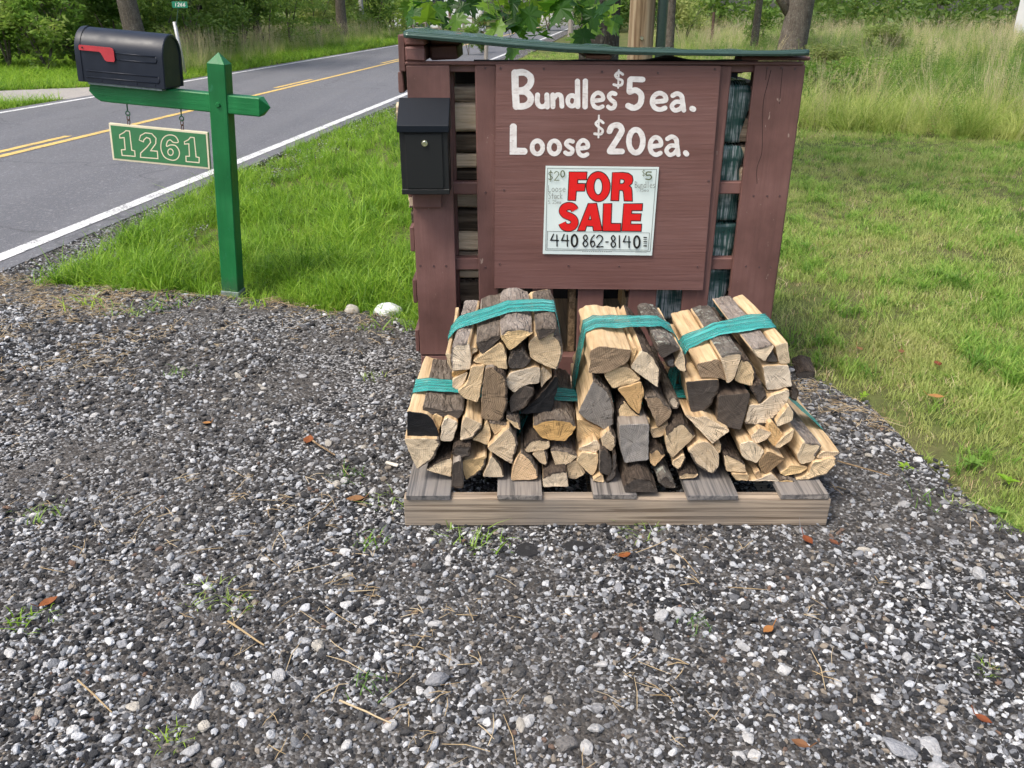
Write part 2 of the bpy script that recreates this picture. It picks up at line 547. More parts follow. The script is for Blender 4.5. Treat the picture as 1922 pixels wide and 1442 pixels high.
def film(name='teal_stretch_film', streak=(3, 230, 3), alpha=0.80, base=(0.045, 0.47, 0.43)):
    t = NT(name)
    loc = rand_loc(t)
    s = t.noise(t.coord('Object', streak, loc=loc), 1.0, 4, 0.65, 0.3)
    b = t.noise(t.coord('Object', (1, 1, 1), loc=loc), 22.0, 3, 0.6)
    c = t.ramp(s, [(0.30, tuple(x * 0.22 for x in base)), (0.46, tuple(x * 0.75 for x in base)), (0.58, base), (0.70, (0.30, 0.72, 0.67))])
    h = t.math('ADD', s, t.math('MULTIPLY', b, 0.5))
    p = t.bsdf(c, 0.16, t.bump(h, 1.0, 0.007), spec=0.8)
    t.put(p.inputs['Alpha'], t.ramp(s, [(0.32, alpha - 0.36), (0.6, min(1, alpha + 0.06))]))
    return t.mat
M['film'] = film()
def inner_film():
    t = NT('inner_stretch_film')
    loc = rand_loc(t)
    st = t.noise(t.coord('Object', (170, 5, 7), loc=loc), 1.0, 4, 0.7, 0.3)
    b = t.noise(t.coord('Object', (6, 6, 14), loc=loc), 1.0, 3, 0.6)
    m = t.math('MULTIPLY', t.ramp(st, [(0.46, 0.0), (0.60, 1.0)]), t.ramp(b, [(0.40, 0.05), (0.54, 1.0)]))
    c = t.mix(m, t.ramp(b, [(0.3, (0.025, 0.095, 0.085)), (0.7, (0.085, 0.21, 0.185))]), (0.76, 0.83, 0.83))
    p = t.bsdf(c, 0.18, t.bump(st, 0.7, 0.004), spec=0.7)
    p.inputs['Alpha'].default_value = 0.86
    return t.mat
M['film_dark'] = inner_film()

def asphalt():
    t = NT('asphalt')
    co = t.coord('Object')
    f = t.noise(co, 120.0, 4, 0.75)
    v = t.voro(co, 60.0, out='Color')
    bw = t.node('RGBToBW'); t.l.new(v, bw.inputs[0])
    big = t.noise(t.coord('Object', (1.2, 0.25, 1)), 1.2, 4, 0.6)
    c = t.ramp(f, [(0.34, (0.050, 0.051, 0.056)), (0.5, (0.110, 0.111, 0.120)), (0.66, (0.24, 0.24, 0.25))])
    c = t.mix(t.ramp(bw.outputs[0], [(0.72, 0.0), (0.86, 0.5)]), c, (0.30, 0.30, 0.31))
    c = t.mix(t.ramp(big, [(0.35, 0.0), (0.7, 0.4)]), c, (0.082, 0.083, 0.09))
    wt = t.coord('Object', (1, 1, 1))
    wn_ = t.node('TexNoise'); t.l.new(wt, wn_.inputs['Vector']); wn_.inputs['Scale'].default_value = 1.5; wn_.inputs['Detail'].default_value = 5
    wv = t.node('VectorMath', operation='MULTIPLY_ADD'); t.l.new(wn_.outputs['Color'], wv.inputs[0]); wv.inputs[1].default_value = (0.9, 0.9, 0.9); t.l.new(wt, wv.inputs[2])
    ck = t.voro(wv.outputs[0], 0.28, 'DISTANCE_TO_EDGE')
    c = t.mix(t.ramp(ck, [(0.0, 0.55), (0.006, 0.0)]), c, (0.03, 0.03, 0.032))
    lane = t.noise(t.coord('Object', (1.5, 0.06, 1), rot=(0, 0, 0.118)), 1.0, 3, 0.5)
    c = t.mix(t.ramp(lane, [(0.42, 0.0), (0.62, 0.35)]), c, (0.17, 0.17, 0.175))
    t.bsdf(c, 0.72, t.bump(f, 0.5, 0.006), spec=0.4)
    return t.mat
M['asphalt'] = asphalt()
def line_paint(name, col, wear):
    t = NT(name)
    n = t.noise(t.coord('Object'), 70.0, 4, 0.7)
    b = t.noise(t.coord('Object'), 5.0, 3, 0.6)
    m = t.math('ADD', n, t.math('MULTIPLY', b, 0.35))
    c = t.mix(t.ramp(m, [(wear, 1.0), (wear + 0.06, 0.0)]), col, (0.13, 0.13, 0.135))
    t.bsdf(c, 0.65, t.bump(n, 0.3, 0.003), spec=0.35)
    return t.mat
M['line_white'] = line_paint('road_line_white', (0.66, 0.66, 0.65), 0.585)
M['line_yellow'] = line_paint('road_line_yellow', (0.66, 0.45, 0.13), 0.57)

def ground_mat(name, stops, scale=18.0, bmp=0.5, sc2=1.2, alt=None):
    t = NT(name)
    co = t.coord('Object')
    n = t.noise(co, scale, 6, 0.72)
    b = t.noise(co, sc2, 4, 0.6)
    c = t.ramp(n, stops)
    if alt:
        c = t.mix(t.ramp(b, [(0.40, 0.0), (0.62, 0.8)]), c, alt)
    t.bsdf(c, 0.95, t.bump(n, bmp, 0.02), spec=0.1)
    return t.mat
M['grass_floor'] = ground_mat('grass_floor', [(0.3, (0.040, 0.050, 0.016)), (0.55, (0.085, 0.115, 0.030)), (0.8, (0.15, 0.17, 0.06))], alt=(0.13, 0.12, 0.055))
M['far_drive'] = ground_mat('pale_gravel', [(0.3, (0.22, 0.20, 0.18)), (0.6, (0.38, 0.36, 0.33)), (0.8, (0.5, 0.48, 0.45))], 60.0)
def gravel_base():
    t = NT('gravel_base')
    co = t.coord('Object')
    v = t.node('TexVoronoi'); t.l.new(co, v.inputs['Vector']); v.inputs['Scale'].default_value = 130.0
    bw = t.node('RGBToBW'); t.l.new(v.outputs['Color'], bw.inputs[0])
    c = t.ramp(bw.outputs[0], [(0.2, (0.018, 0.017, 0.016)), (0.42, (0.06, 0.058, 0.056)), (0.56, (0.17, 0.17, 0.17)), (0.70, (0.42, 0.42, 0.42))], 'CONSTANT')
    b = t.noise(co, 2.2, 5, 0.65)
    fb = t.noise(co, 60.0, 5, 0.75)
    dust = t.ramp(fb, [(0.3, (0.036, 0.033, 0.030)), (0.55, (0.088, 0.080, 0.072)), (0.8, (0.19, 0.18, 0.168))])
    c = t.mix(t.ramp(b, [(0.40, 0.15), (0.60, 0.9)]), c, dust)
    h = t.math('SUBTRACT', 1.0, v.outputs['Distance'])
    t.bsdf(c, 0.95, t.bump(h, 0.9, 0.006), spec=0.15)
    return t.mat
M['gravel_base'] = gravel_base()
def stone_mat(name, stops):
    t = NT(name)
    r = t.rand()
    n = t.noise(t.coord('Object', loc=rand_loc(t)), 1.6, 4, 0.7)
    c = t.ramp(r, stops, 'CONSTANT')
    c = t.mix(t.ramp(n, [(0.32, 0.6), (0.6, 0.0)]), c, t.mix(0.55, c, (0.02, 0.02, 0.02)))
    ge = t.node('NewGeometry')
    du = t.noise(ge.outputs['Position'], 1.1, 5, 0.65)
    c = t.mix(t.ramp(du, [(0.42, 0.0), (0.66, 0.42)]), c, (0.150, 0.138, 0.124))
    t.bsdf(c, 0.85, t.bump(n, 0.5, 0.15), spec=0.25)
    return t.mat
PAL = [(0.0, (0.025, 0.026, 0.029)), (0.20, (0.042, 0.043, 0.046)), (0.40, (0.078, 0.079, 0.083)), (0.53, (0.145, 0.148, 0.157)),
       (0.62, (0.25, 0.258, 0.272)), (0.70, (0.39, 0.405, 0.425)), (0.78, (0.58, 0.595, 0.615)), (0.88, (0.78, 0.785, 0.785)), (0.955, (0.34, 0.29, 0.23)),
       (0.990, (0.22, 0.14, 0.10))]
M['stone'] = stone_mat('gravel_stones', PAL)
M['stone_pale'] = stone_mat('pale_stones', [(0.0, (0.66, 0.65, 0.63)), (0.3, (0.48, 0.48, 0.48)), (0.5, (0.34, 0.345, 0.36)), (0.66, (0.55, 0.51, 0.44)), (0.78, (0.20, 0.19, 0.18)), (0.9, (0.08, 0.08, 0.08))])

def blade(name, a, b, c3, trans=0.35, rough=0.45, patch=None):
    t = NT(name)
    r = t.rand()
    c = t.ramp(r, [(0.0, a), (0.5, b), (1.0, c3)])
    if patch:
        ge = t.node('NewGeometry')
        n = t.noise(ge.outputs['Position'], 0.9, 4, 0.6)
        c = t.mix(t.ramp(n, [(0.40, 0.0), (0.64, 0.85)]), c, patch)
    t.leafy(c, trans, rough)
    return t.mat
M['verge'] = blade('verge_grass', (0.090, 0.205, 0.016), (0.210, 0.390, 0.028), (0.360, 0.520, 0.062), 0.45)
M['lawn'] = blade('lawn_grass', (0.140, 0.270, 0.040), (0.330, 0.475, 0.090), (0.540, 0.600, 0.200), 0.45, patch=(0.490, 0.505, 0.180))
M['clump'] = blade('lawn_clump', (0.120, 0.260, 0.034), (0.250, 0.420, 0.062), (0.400, 0.540, 0.120), 0.45)
M['meadow'] = blade('meadow_grass', (0.190, 0.295, 0.045), (0.430, 0.530, 0.125), (0.660, 0.680, 0.250), 0.5)
M['seed'] = blade('seed_heads', (0.56, 0.48, 0.25), (0.66, 0.56, 0.34), (0.72, 0.60, 0.43), 0.35, 0.7)
M['weed'] = blade('broad_weed', (0.110, 0.235, 0.040), (0.220, 0.370, 0.070), (0.360, 0.480, 0.110), 0.45)
M['straw'] = blade('dry_straw', (0.38, 0.27, 0.14), (0.52, 0.39, 0.22), (0.68, 0.56, 0.37), 0.2, 0.7)
M['leaf_dark'] = blade('leaf_dark', (0.055, 0.125, 0.020), (0.115, 0.215, 0.036), (0.190, 0.300, 0.060), 0.45, patch=(0.190, 0.275, 0.055))
M['leaf_mid'] = blade('leaf_mid', (0.095, 0.200, 0.028), (0.190, 0.335, 0.050), (0.300, 0.430, 0.085), 0.48, patch=(0.32, 0.39, 0.09))
M['leaf_pale'] = blade('leaf_pale', (0.170, 0.270, 0.055), (0.290, 0.400, 0.090), (0.410, 0.480, 0.140), 0.48, patch=(0.37, 0.39, 0.14))
def maple_mat():
    t = NT('maple_leaf')
    r = t.rand()
    c = t.ramp(r, [(0.0, (0.014, 0.050, 0.008)), (0.45, (0.036, 0.105, 0.013)), (1.0, (0.150, 0.270, 0.032))])
    tc = t.ramp(r, [(0.0, (0.02, 0.08, 0.006)), (0.45, (0.07, 0.19, 0.012)), (1.0, (0.34, 0.52, 0.040))])
    t.leafy(c, 0.45, 0.4, tc)
    return t.mat
M['maple'] = maple_mat()
def dead_leaf():
    t = NT('dead_leaf')
    c = t.ramp(t.rand(), [(0.0, (0.20, 0.055, 0.02)), (0.4, (0.34, 0.13, 0.035)), (0.75, (0.40, 0.25, 0.09)), (1.0, (0.16, 0.06, 0.03))])
    t.leafy(c, 0.15, 0.6)
    return t.mat
M['dead_leaf'] = dead_leaf()

# ------------------------------------------------------------------ ground, road, drive
def sheet(name, poly, z, mat, parent=None, label=None, cat=None, kind=None, sub=0.0):
    mb = MB()
    pts = [Vector((x, y, z)) for x, y in poly]
    tri = tessellate_polygon([pts])
    mb.add(pts, [tuple(t) for t in tri])
    o = mb.build(name, mat, parent)
    me = o.data
    for p in me.polygons:
        if p.normal.z < 0:
            p.flip()
    return props(o, label, cat, None, kind)

def grid_sheet(name, poly, z, mat, cell=0.12, amp=0.012, parent=None):
    """a gently uneven sheet filling an outline"""
    P = np.array(poly)
    x0, y0 = P.min(0); x1, y1 = P.max(0)
    bm = bmesh.new()
    pts = [bm.verts.new((x, y, z)) for x, y in poly]
    bm.faces.new(pts)
    for k in range(1, int((x1 - x0) / cell)):
        g = bm.verts[:] + bm.edges[:] + bm.faces[:]
        bmesh.ops.bisect_plane(bm, geom=g, plane_co=(x0 + k * cell, 0, 0), plane_no=(1, 0, 0))
    for k in range(1, int((y1 - y0) / cell)):
        g = bm.verts[:] + bm.edges[:] + bm.faces[:]
        bmesh.ops.bisect_plane(bm, geom=g, plane_co=(0, y0 + k * cell, 0), plane_no=(0, 1, 0))
    for v in bm.verts:
        v.co.z = z + ground_h(v.co.x, v.co.y, amp)
    me = bpy.data.meshes.new(name)
    bmesh.ops.recalc_face_normals(bm, faces=bm.faces)
    bm.to_mesh(me); bm.free()
    for p in me.polygons:
        if p.normal.z < 0:
            p.flip()
        p.use_smooth = True
    me.materials.append(mat)
    return link(name, me, parent)

def ground_h(x, y, amp=0.010):
    return amp * (0.5 + 0.5 * noise.noise(Vector((x * 1.3, y * 1.3, 3.1))) + 0.25 * noise.noise(Vector((x * 5, y * 5, 1.7))))

big = [(-300, -60), (300, -60), (300, 420), (-300, 420)]
sheet('ground', big, -0.02, M['grass_floor'], None, 'grassy ground running out to the woods', 'ground', 'structure')

# the road: right edge line x = RA + RB*y
RA, RB = -3.66, 0.1185
LW = 5.15
def rline(y, off=0.0):
    return RA + RB * y + off
def strip(off0, off1, y0, y1):
    return [(rline(y0, off0), y0), (rline(y0, off1), y0), (rline(y1, off1), y1), (rline(y1, off0), y1)]
road = sheet('road', strip(-LW - 0.25, 0.20, -30, 300), 0.008, M['asphalt'], None, 'grey two-lane asphalt road running off past the mailbox', 'road', 'structure')
sheet('edge_line', strip(-0.058, 0.058, -30, 250), 0.012, M['line_white'], road)
sheet('edge_line', strip(-LW - 0.055, -LW + 0.055, -30, 250), 0.012, M['line_white'], road)
YC = -LW / 2
sheet('centre_line', strip(YC - 0.02, YC + 0.09, -30, 250), 0.012, M['line_yellow'], road)
for y0, y1 in ((-1.5, 1.5), (6.6, 10.07), (16.5, 18.5), (24.1, 26.4), (32, 34.5), (40, 43)):
    sheet('dashed_line', strip(YC - 0.22, YC - 0.12, y0, y1), 0.012, M['line_yellow'], road)

# far side: pale drive crossing the verge
sheet('far_driveway', [G(-500, 172), G(-500, 212), G(0, 191), G(180, 183), G(330, 174), G(470, 152), G(420, 146), G(300, 153), G(170, 163), G(0, 170)],
      -0.006, M['far_drive'], None, 'pale gravel driveway across the road behind the mailbox', 'driveway', 'structure')

# gravel drive outline on the ground
GRAVEL = [(-6.2, -0.6), (3.6, -0.6), (3.6, 1.6), G(1990, 1050), G(1922, 1003), G(1860, 965), G(1790, 925), G(1735, 870), G(1690, 820), G(1640, 770), G(1560, 728), G(1490, 700),
          (0.98, 3.25), (-0.36, 3.35), G(775, 603), G(700, 592), G(600, 585), G(520, 570), G(420, 558), G(330, 552), G(240, 545), G(150, 538), G(90, 533)]
SHOULDER_R = [G(90, 533), G(140, 505), G(200, 470), G(300, 408), G(390, 357), G(470, 316), G(560, 276), G(650, 238), G(740, 203)]
GRAVEL_ALL = GRAVEL + [(rline(4.6, 0.17), 4.6), (rline(-0.6, 0.17), -0.6)]
drive = grid_sheet('gravel_drive', GRAVEL_ALL, 0.0, M['gravel_base'], 0.14)
props(drive, 'dark grey gravel drive in front of the firewood stand', 'gravel drive', None, 'structure')
shoulder = sheet('road_shoulder', [(rline(4.6, 0.16), 4.6)] + SHOULDER_R + [(rline(20, 0.75), 20), (rline(80, 0.7), 80), (rline(80, 0.15), 80)], 0.003, M['gravel_base'], None,
                 'narrow gravel shoulder between the white line and the verge grass', 'road shoulder', 'structure')

# ------------------------------------------------------------------ scatter of prototypes
def inpoly(P, poly):
    x, y = P[:, 0], P[:, 1]
    inside = np.zeros(len(P), bool)
    n = len(poly)
    j = n - 1
    for i in range(n):
        xi, yi = poly[i]; xj, yj = poly[j]
        c = ((yi > y) != (yj > y)) & (x < (xj - xi) * (y - yi) / (yj - yi + 1e-12) + xi)
        inside ^= c
        j = i
    return inside

def rag(P, a=0.10):
    return P + a * np.stack([nz(P, 3.1, 51) + .6 * nz(P, 9.0, 52), nz(P, 3.1, 53) + .6 * nz(P, 9.0, 54)], 1)

def nz(P, s, seed=0.0):
    return np.array([noise.noise(Vector((x * s, y * s, seed))) for x, y in P])

def scatter(name, P, rot, scl, idx, protos, parent=None, label=None, cat=None):
    """one object of kind stuff: prototype meshes set on given points"""
    me = bpy.data.meshes.new(name)
    me.from_pydata([tuple(p) for p in P], [], [])
    a = me.attributes.new('rot', 'FLOAT_VECTOR', 'POINT'); a.data.foreach_set('vector', np.asarray(rot, np.float32).ravel())
    a = me.attributes.new('scl', 'FLOAT_VECTOR', 'POINT'); a.data.foreach_set('vector', np.asarray(scl, np.float32).ravel())
    a = me.attributes.new('idx', 'INT', 'POINT'); a.data.foreach_set('value', np.asarray(idx, np.int32))
    o = link(name, me, parent)
    pc = bpy.data.collections.new(name + '_kinds')
    for p in protos:
        pc.objects.link(p)
    ng = bpy.data.node_groups.new(name, 'GeometryNodeTree')
    ng.interface.new_socket('Geometry', in_out='INPUT', socket_type='NodeSocketGeometry')
    ng.interface.new_socket('Geometry', in_out='OUTPUT', socket_type='NodeSocketGeometry')
    N = ng.nodes
    gi = N.new('NodeGroupInput'); go = N.new('NodeGroupOutput')
    ip = N.new('GeometryNodeInstanceOnPoints')
    ci = N.new('GeometryNodeCollectionInfo')
    ci.inputs['Collection'].default_value = pc
    ci.inputs['Separate Children'].default_value = True
    ci.inputs['Reset Children'].default_value = True
    def attr(nm, ty):
        n = N.new('GeometryNodeInputNamedAttribute'); n.data_type = ty
        n.inputs['Name'].default_value = nm
        return n.outputs['Attribute']
    L = ng.links
    L.new(gi.outputs[0], ip.inputs['Points'])
    L.new(ci.outputs[0], ip.inputs['Instance'])
    ip.inputs['Pick Instance'].default_value = True
    L.new(attr('idx', 'INT'), ip.inputs['Instance Index'])
    L.new(attr('rot', 'FLOAT_VECTOR'), ip.inputs['Rotation'])
    L.new(attr('scl', 'FLOAT_VECTOR'), ip.inputs['Scale'])
    L.new(ip.outputs[0], go.inputs[0])
    md = o.modifiers.new('scatter', 'NODES')
    md.node_group = ng
    return props(o, label, cat, None, 'stuff')

def proto(name, mb, mat, smooth=False):
    o = mb.build(name, mat, None, smooth)
    COL.objects.unlink(o)
    return o

def stone_mesh(seed, flat=0.6, pts=13):
    """an angular pebble of about unit radius"""
    r = random.Random(seed)
    bm = bmesh.new()
    for i in range(pts):
        z = 1 - 2 * (i + 0.5) / pts
        a = i * 2.39996 + r.uniform(-0.5, 0.5)
        q = math.sqrt(1 - z * z)
        k = r.uniform(0.72, 1.08)
        bm.verts.new((q * math.cos(a) * k * r.uniform(0.9, 1.1), q * math.sin(a) * k * r.uniform(0.62, 0.95), z * k * flat))
    res = bmesh.ops.convex_hull(bm, input=bm.verts)
    bmesh.ops.delete(bm, geom=[g for g in res['geom_interior'] if isinstance(g, bmesh.types.BMVert)], context='VERTS')
    bmesh.ops.bevel(bm, geom=bm.edges[:] + bm.verts[:], offset=0.10, segments=1, affect='EDGES', profile=0.6)
    me = bpy.data.meshes.new('stone')
    bm.to_mesh(me); bm.free()
    return me
STONES = [stone_mesh(100 + i, rnd.uniform(0.5, 0.8), rnd.choice((11, 13, 16, 18))) for i in range(9)]
for me in STONES:
    me.materials.append(M['stone'])
    me.polygons.foreach_set('use_smooth', [False] * len(me.polygons))
sp = []
for i, me in enumerate(STONES):
    o = bpy.data.objects.new('pebble_%02d' % i, me)
    sp.append(o)

def gravel_pts(n, x0, x1, y0, y1):
    P = np.stack([rng.uniform(x0, x1, n), rng.uniform(y0, y1, n)], 1)
    return P[inpoly(rag(P, 0.12), GRAVEL_ALL)]
def near_bias(P, d0=1.9, lo=0.25):
    d = np.hypot(P[:, 0] * 0.8, P[:, 1])
    keep = np.clip((d0 / np.maximum(d, 0.3)) ** 1.2, lo, 1.0)
    m = nz(P, 1.4, 4.2)
    keep *= np.clip(0.84 + 1.6 * m, 0.24, 1.0)
    vis = np.abs(P[:, 0]) < 0.75 * P[:, 1] + 0.75
    keep *= np.where(vis, 1.0, 0.22)
    return P[rng.random(len(P)) < keep]
Ps, Ss = [], []
for n, lo, hi, bias in ((250000, 0.0042, 0.0074, True), (125000, 0.0074, 0.0122, True), (19000, 0.0122, 0.0180, False)):
    P = gravel_pts(n, -5.0, 3.2, 0.45, 4.9)
    P = near_bias(P) if bias else near_bias(P, 2.2, 0.5)
    Ps.append(P); Ss.append(rng.uniform(lo, hi, len(P)) * (0.88 + 0.10 * np.clip(np.hypot(P[:, 0], P[:, 1]) - 1.5, 0, 3)))
P = np.concatenate(Ps); S = np.concatenate(Ss)
out = ~((P[:, 0] > -0.36) & (P[:, 0] < 0.97) & (P[:, 1] > 2.98))
P, S = P[out], S[out]
Z = np.array([ground_h(x, y) for x, y in P]) + S * rng.uniform(0.05, 0.5, len(S))
n = len(P)
rot = np.stack([rng.normal(0, 0.35, n), rng.normal(0, 0.35, n), rng.uniform(0, 6.28, n)], 1)
scl = S[:, None] * np.stack([rng.uniform(0.8, 1.35, n), rng.uniform(0.75, 1.15, n), rng.uniform(0.6, 1.0, n)], 1)
scatter('loose_gravel', np.column_stack([P, Z]), rot, scl, rng.integers(0, len(sp), n), sp, drive)

# shoulder pebbles
q = rng.random((9000, 2)); ys = 4.4 + 16 * q[:, 0] ** 1.6
P = np.stack([RA + RB * ys + 0.19 + q[:, 1] * np.interp(ys, [4.4, 5.2, 8, 20], [0.75, 0.75, 0.55, 0.5]), ys], 1)
n = len(P); S = rng.uniform(0.005, 0.012, n)
scatter('shoulder_pebbles', np.column_stack([P, np.full(n, 0.006)]), np.stack([rng.normal(0, .3, n), rng.normal(0, .3, n), rng.uniform(0, 6.28, n)], 1),
        S[:, None] * np.ones((1, 3)), rng.integers(0, len(sp), n), sp, shoulder)

# the larger stones that can be picked out one by one
BIG = [stone_mesh(300 + i, rnd.uniform(0.55, 0.8), rnd.choice((14, 18, 22))) for i in range(8)]
for me in BIG:
    me.materials.append(M['stone_pale'])
picked = [(450, 1300, 17), (820, 1285, 18), (600, 1221, 18), (525, 1275, 15), (735, 1327, 11), (1065, 1405, 20), (1100, 1412, 16), (1745, 1405, 18), (1690, 1415, 22), (1235, 1200, 14),
          (1770, 950, 14), (1695, 955, 12), (1835, 1085, 20), (1640, 955, 9), (395, 850, 9), (310, 862, 9), (205, 785, 8), (432, 905, 10), (270, 905, 9), (560, 1230, 12), (385, 1370, 14),
          (140, 1378, 14), (650, 1405, 12), (905, 1340, 12), (850, 1250, 12), (1120, 1340, 13), (1005, 1260, 11), (1160, 1110, 11), (1470, 1265, 15), (1240, 1165, 16), (1555, 1350, 14),
          (1030, 1320, 11), (690, 1170, 12), (230, 1215, 11), (90, 1255, 12), (330, 1010, 9), (730, 1235, 10), (955, 1130, 9), (1600, 1150, 12), (1720, 1200, 12)]
used = []
for i in range(300):
    if i < len(picked):
        px, py, r = picked[i]
        g = G(px, py)
        s = r * (CAM_H / 0.5) / F * 0.85
    else:
        while True:
            g = (rnd.uniform(-2.2, 2.0), rnd.uniform(1.0, 3.3))
            if not inpoly(np.array([g]), GRAVEL_ALL)[0] or (g[0] > -0.42 and g[0] < 1.0 and g[1] > 1.95):
                continue
            if abs(g[0]) < 0.62 * g[1] + 0.25:
                break
        s = rnd.uniform(0.0125, 0.021)
    o = link('stone', BIG[i % len(BIG)], drive)
    o.location = (g[0], g[1], ground_h(*g) + s * 0.25)
    o.rotation_euler = (rnd.gauss(0, .25), rnd.gauss(0, .25), rnd.uniform(0, 6.28))
    k = s * 1.02
    o.scale = (k * rnd.uniform(0.9, 1.25), k * rnd.uniform(0.8, 1.1), k * rnd.uniform(0.6, 0.9))

# flat black patches of old asphalt in the drive
for px, py, rx, ry in ((990, 1037, .040, .038), (1082, 1030, .050, .028), (815, 1070, .045, .03)):
    g = G(px, py)
    mb = MB()
    ring = []
    for k in range(18):
        a = k * 2 * math.pi / 18
        w = 1 + 0.35 * noise.noise(Vector((math.cos(a) * 1.6 + px, math.sin(a) * 1.6, py)))
        ring.append((g[0] + rx * w * math.cos(a), g[1] + ry * w * math.sin(a)))
    top = [(g[0] + (x - g[0]) * .8, g[1] + (y - g[1]) * .8) for x, y in ring]
    hh = ground_h(*g)
    vs = [(x, y, hh - 0.004) for x, y in ring] + [(x, y, hh + 0.0045 + 0.002 * math.sin(9 * x + 7 * y)) for x, y in top]
    fs = [(k, (k + 1) % 18, 18 + (k + 1) % 18, 18 + k) for k in range(18)] + [tuple(range(18, 36))]
    mb.add(vs, fs)
    mb.build('asphalt_patch', M['felt'], drive)

# ------------------------------------------------------------------ grass
def tuft(seed, nb, h0, h1, spread, width, bend, segs=3, dead=0.0):
    r = random.Random(seed)
    mb = MB()
    for i in range(nb):
        a = r.uniform(0, 6.283); rad = spread * math.sqrt(r.random())
        bx, by = rad * math.cos(a), rad * math.sin(a)
        d = r.uniform(0, 6.283)
        h = r.uniform(h0, h1); bd = bend * r.uniform(0.2, 1.0) * h
        w = width * r.uniform(0.7, 1.2)
        nx, ny = -math.sin(d), math.cos(d)
        vs, fs = [], []
        for k in range(segs + 1):
            t = k / segs
            x = bx + math.cos(d) * bd * t * t
            y = by + math.sin(d) * bd * t * t
            z = h * t * (1 - 0.28 * t * bend) - 0.01
            ww = w * (1 - t) ** 0.7 if k < segs else 0
            if k < segs:
                vs += [(x - nx * ww, y - ny * ww, z), (x + nx * ww, y + ny * ww, z)]
            else:
                vs += [(x, y, z)]
        for k in range(segs - 1):
            fs.append((2 * k, 2 * k + 1, 2 * k + 3, 2 * k + 2))
        fs.append((2 * segs - 2, 2 * segs - 1, 2 * segs))
        mb.add(vs, fs)
    return mb

verge_p = [proto('verge_tuft_%02d' % i, tuft(20 + i, 15, 0.06, 0.20, 0.05, 0.0022 + 0.0006 * (i % 3), (0.75, 1.25, 0.95, 1.4, 1.1)[i], 4), M['verge']) for i in range(5)]
lawn_p = [proto('lawn_tuft_%02d' % i, tuft(40 + i, 16, 0.02, 0.062, 0.05, 0.0020, 0.9), M['lawn']) for i in range(5)]
lawn_p += [proto('lawn_tuft_%02d' % (5 + i), tuft(50 + i, 9, 0.03, 0.05, 0.05, 0.0016, 1.4), M['straw']) for i in range(1)]
lawn_p += [proto('lawn_tuft_%02d' % (6 + i), tuft(55 + i, 18, 0.04, 0.10, 0.045, 0.0026, 1.2, 4), M['clump']) for i in range(2)]
SHX = lambda y: np.interp(y, [p[1] for p in SHOULDER_R] + [20, 80], [p[0] for p in SHOULDER_R] + [rline(20, .75), rline(80, .7)])

def frustum_pts(n, y0, y1, x0=-99, x1=99, k=0.66, pad=0.9, pw=1.0):
    y = y0 + (y1 - y0) * rng.random(n) ** pw
    x = (rng.random(n) * 2 - 1) * (k * y + pad)
    P = np.stack([x, y], 1)
    return P[(x > x0) & (x < x1)]

# long lush grass on the verge
P = frustum_pts(34000, 3.5, 16.0, pw=1.5)
m = (P[:, 0] > SHX(P[:, 1]) + 0.02 * rng.standard_normal(len(P))) & (P[:, 0] < 0.15 + 0.10 * (P[:, 1] - 4) + 0.25 * nz(P, 0.8, 9)) & ~inpoly(rag(P, 0.09) + rng.normal(0, .035, P.shape), GRAVEL)
m &= ~((P[:, 0] > -0.42) & (P[:, 1] < 4.15))
P = P[m]; n = len(P)
s = np.clip(0.85 + 0.9 * nz(P, 2.3, 2), 0.4, 1.5) * rng.uniform(0.8, 1.2, n) * np.interp(P[:, 1], [3, 6, 16], [1.0, 0.95, 0.8])
scatter('verge_grass', np.column_stack([P, np.full(n, -0.005)]), np.stack([rng.normal(0, .28, n), rng.normal(0, .28, n), rng.uniform(0, 6.28, n)], 1),
        s[:, None] * np.stack([np.ones(n) * 1.1, np.ones(n) * 1.1, np.ones(n)], 1), rng.integers(0, 5, n), verge_p, None, 'long lush green grass on the verge around the mailbox post', 'grass')

# mown lawn on the right and behind the stand
MEADOW = [G(1395, 236), G(1500, 243), G(1700, 252), G(1922, 266), G(2300, 290), (30, 12), (46, 60), (14, 62), (6.5, 46), G(1205, 76), G(1235, 100), G(1330, 170)]
P = frustum_pts(120000, 2.0, 30, -3, 30, pw=2.0)
m = (~inpoly(rag(P, 0.22) + rng.normal(0, .055, P.shape), GRAVEL)) & (P[:, 0] > np.where(P[:, 1] < 4.2, 0.95, np.where(P[:, 1] < 16, 0.05 + 0.10 * (P[:, 1] - 4), SHX(P[:, 1]))))
m &= ~inpoly(P, MEADOW)
P = P[m]
thin = np.clip(0.95 + 1.4 * nz(P, 1.1, 5), 0.22, 1)
P = P[rng.random(len(P)) < thin]
n = len(P)
s = np.clip(1.0 + 0.6 * nz(P, 0.9, 12), 0.5, 1.7) * rng.uniform(0.75, 1.25, n) * np.interp(P[:, 1], [2, 6, 14, 30], [0.9, 1.1, 1.35, 1.7])
ix = rng.integers(0, 5, n); ix[rng.random(n) < 0.10 + 0.5 * np.clip(nz(P, 1.7, 61) - 0.12, 0, .5)] = 5
cl = rng.random(n) < np.clip(0.02 + 1.3 * (nz(P, 2.6, 71) - 0.05), 0.02, 0.5)
ix[cl] = 6 + rng.integers(0, 2, cl.sum())
scatter('lawn', np.column_stack([P, np.full(n, -0.012)]), np.stack([rng.normal(0, .15, n), rng.normal(0, .15, n), rng.uniform(0, 6.28, n)], 1),
        s[:, None] * np.ones((1, 3)), ix, lawn_p, None, 'short patchy mown lawn right of the firewood stand', 'lawn')

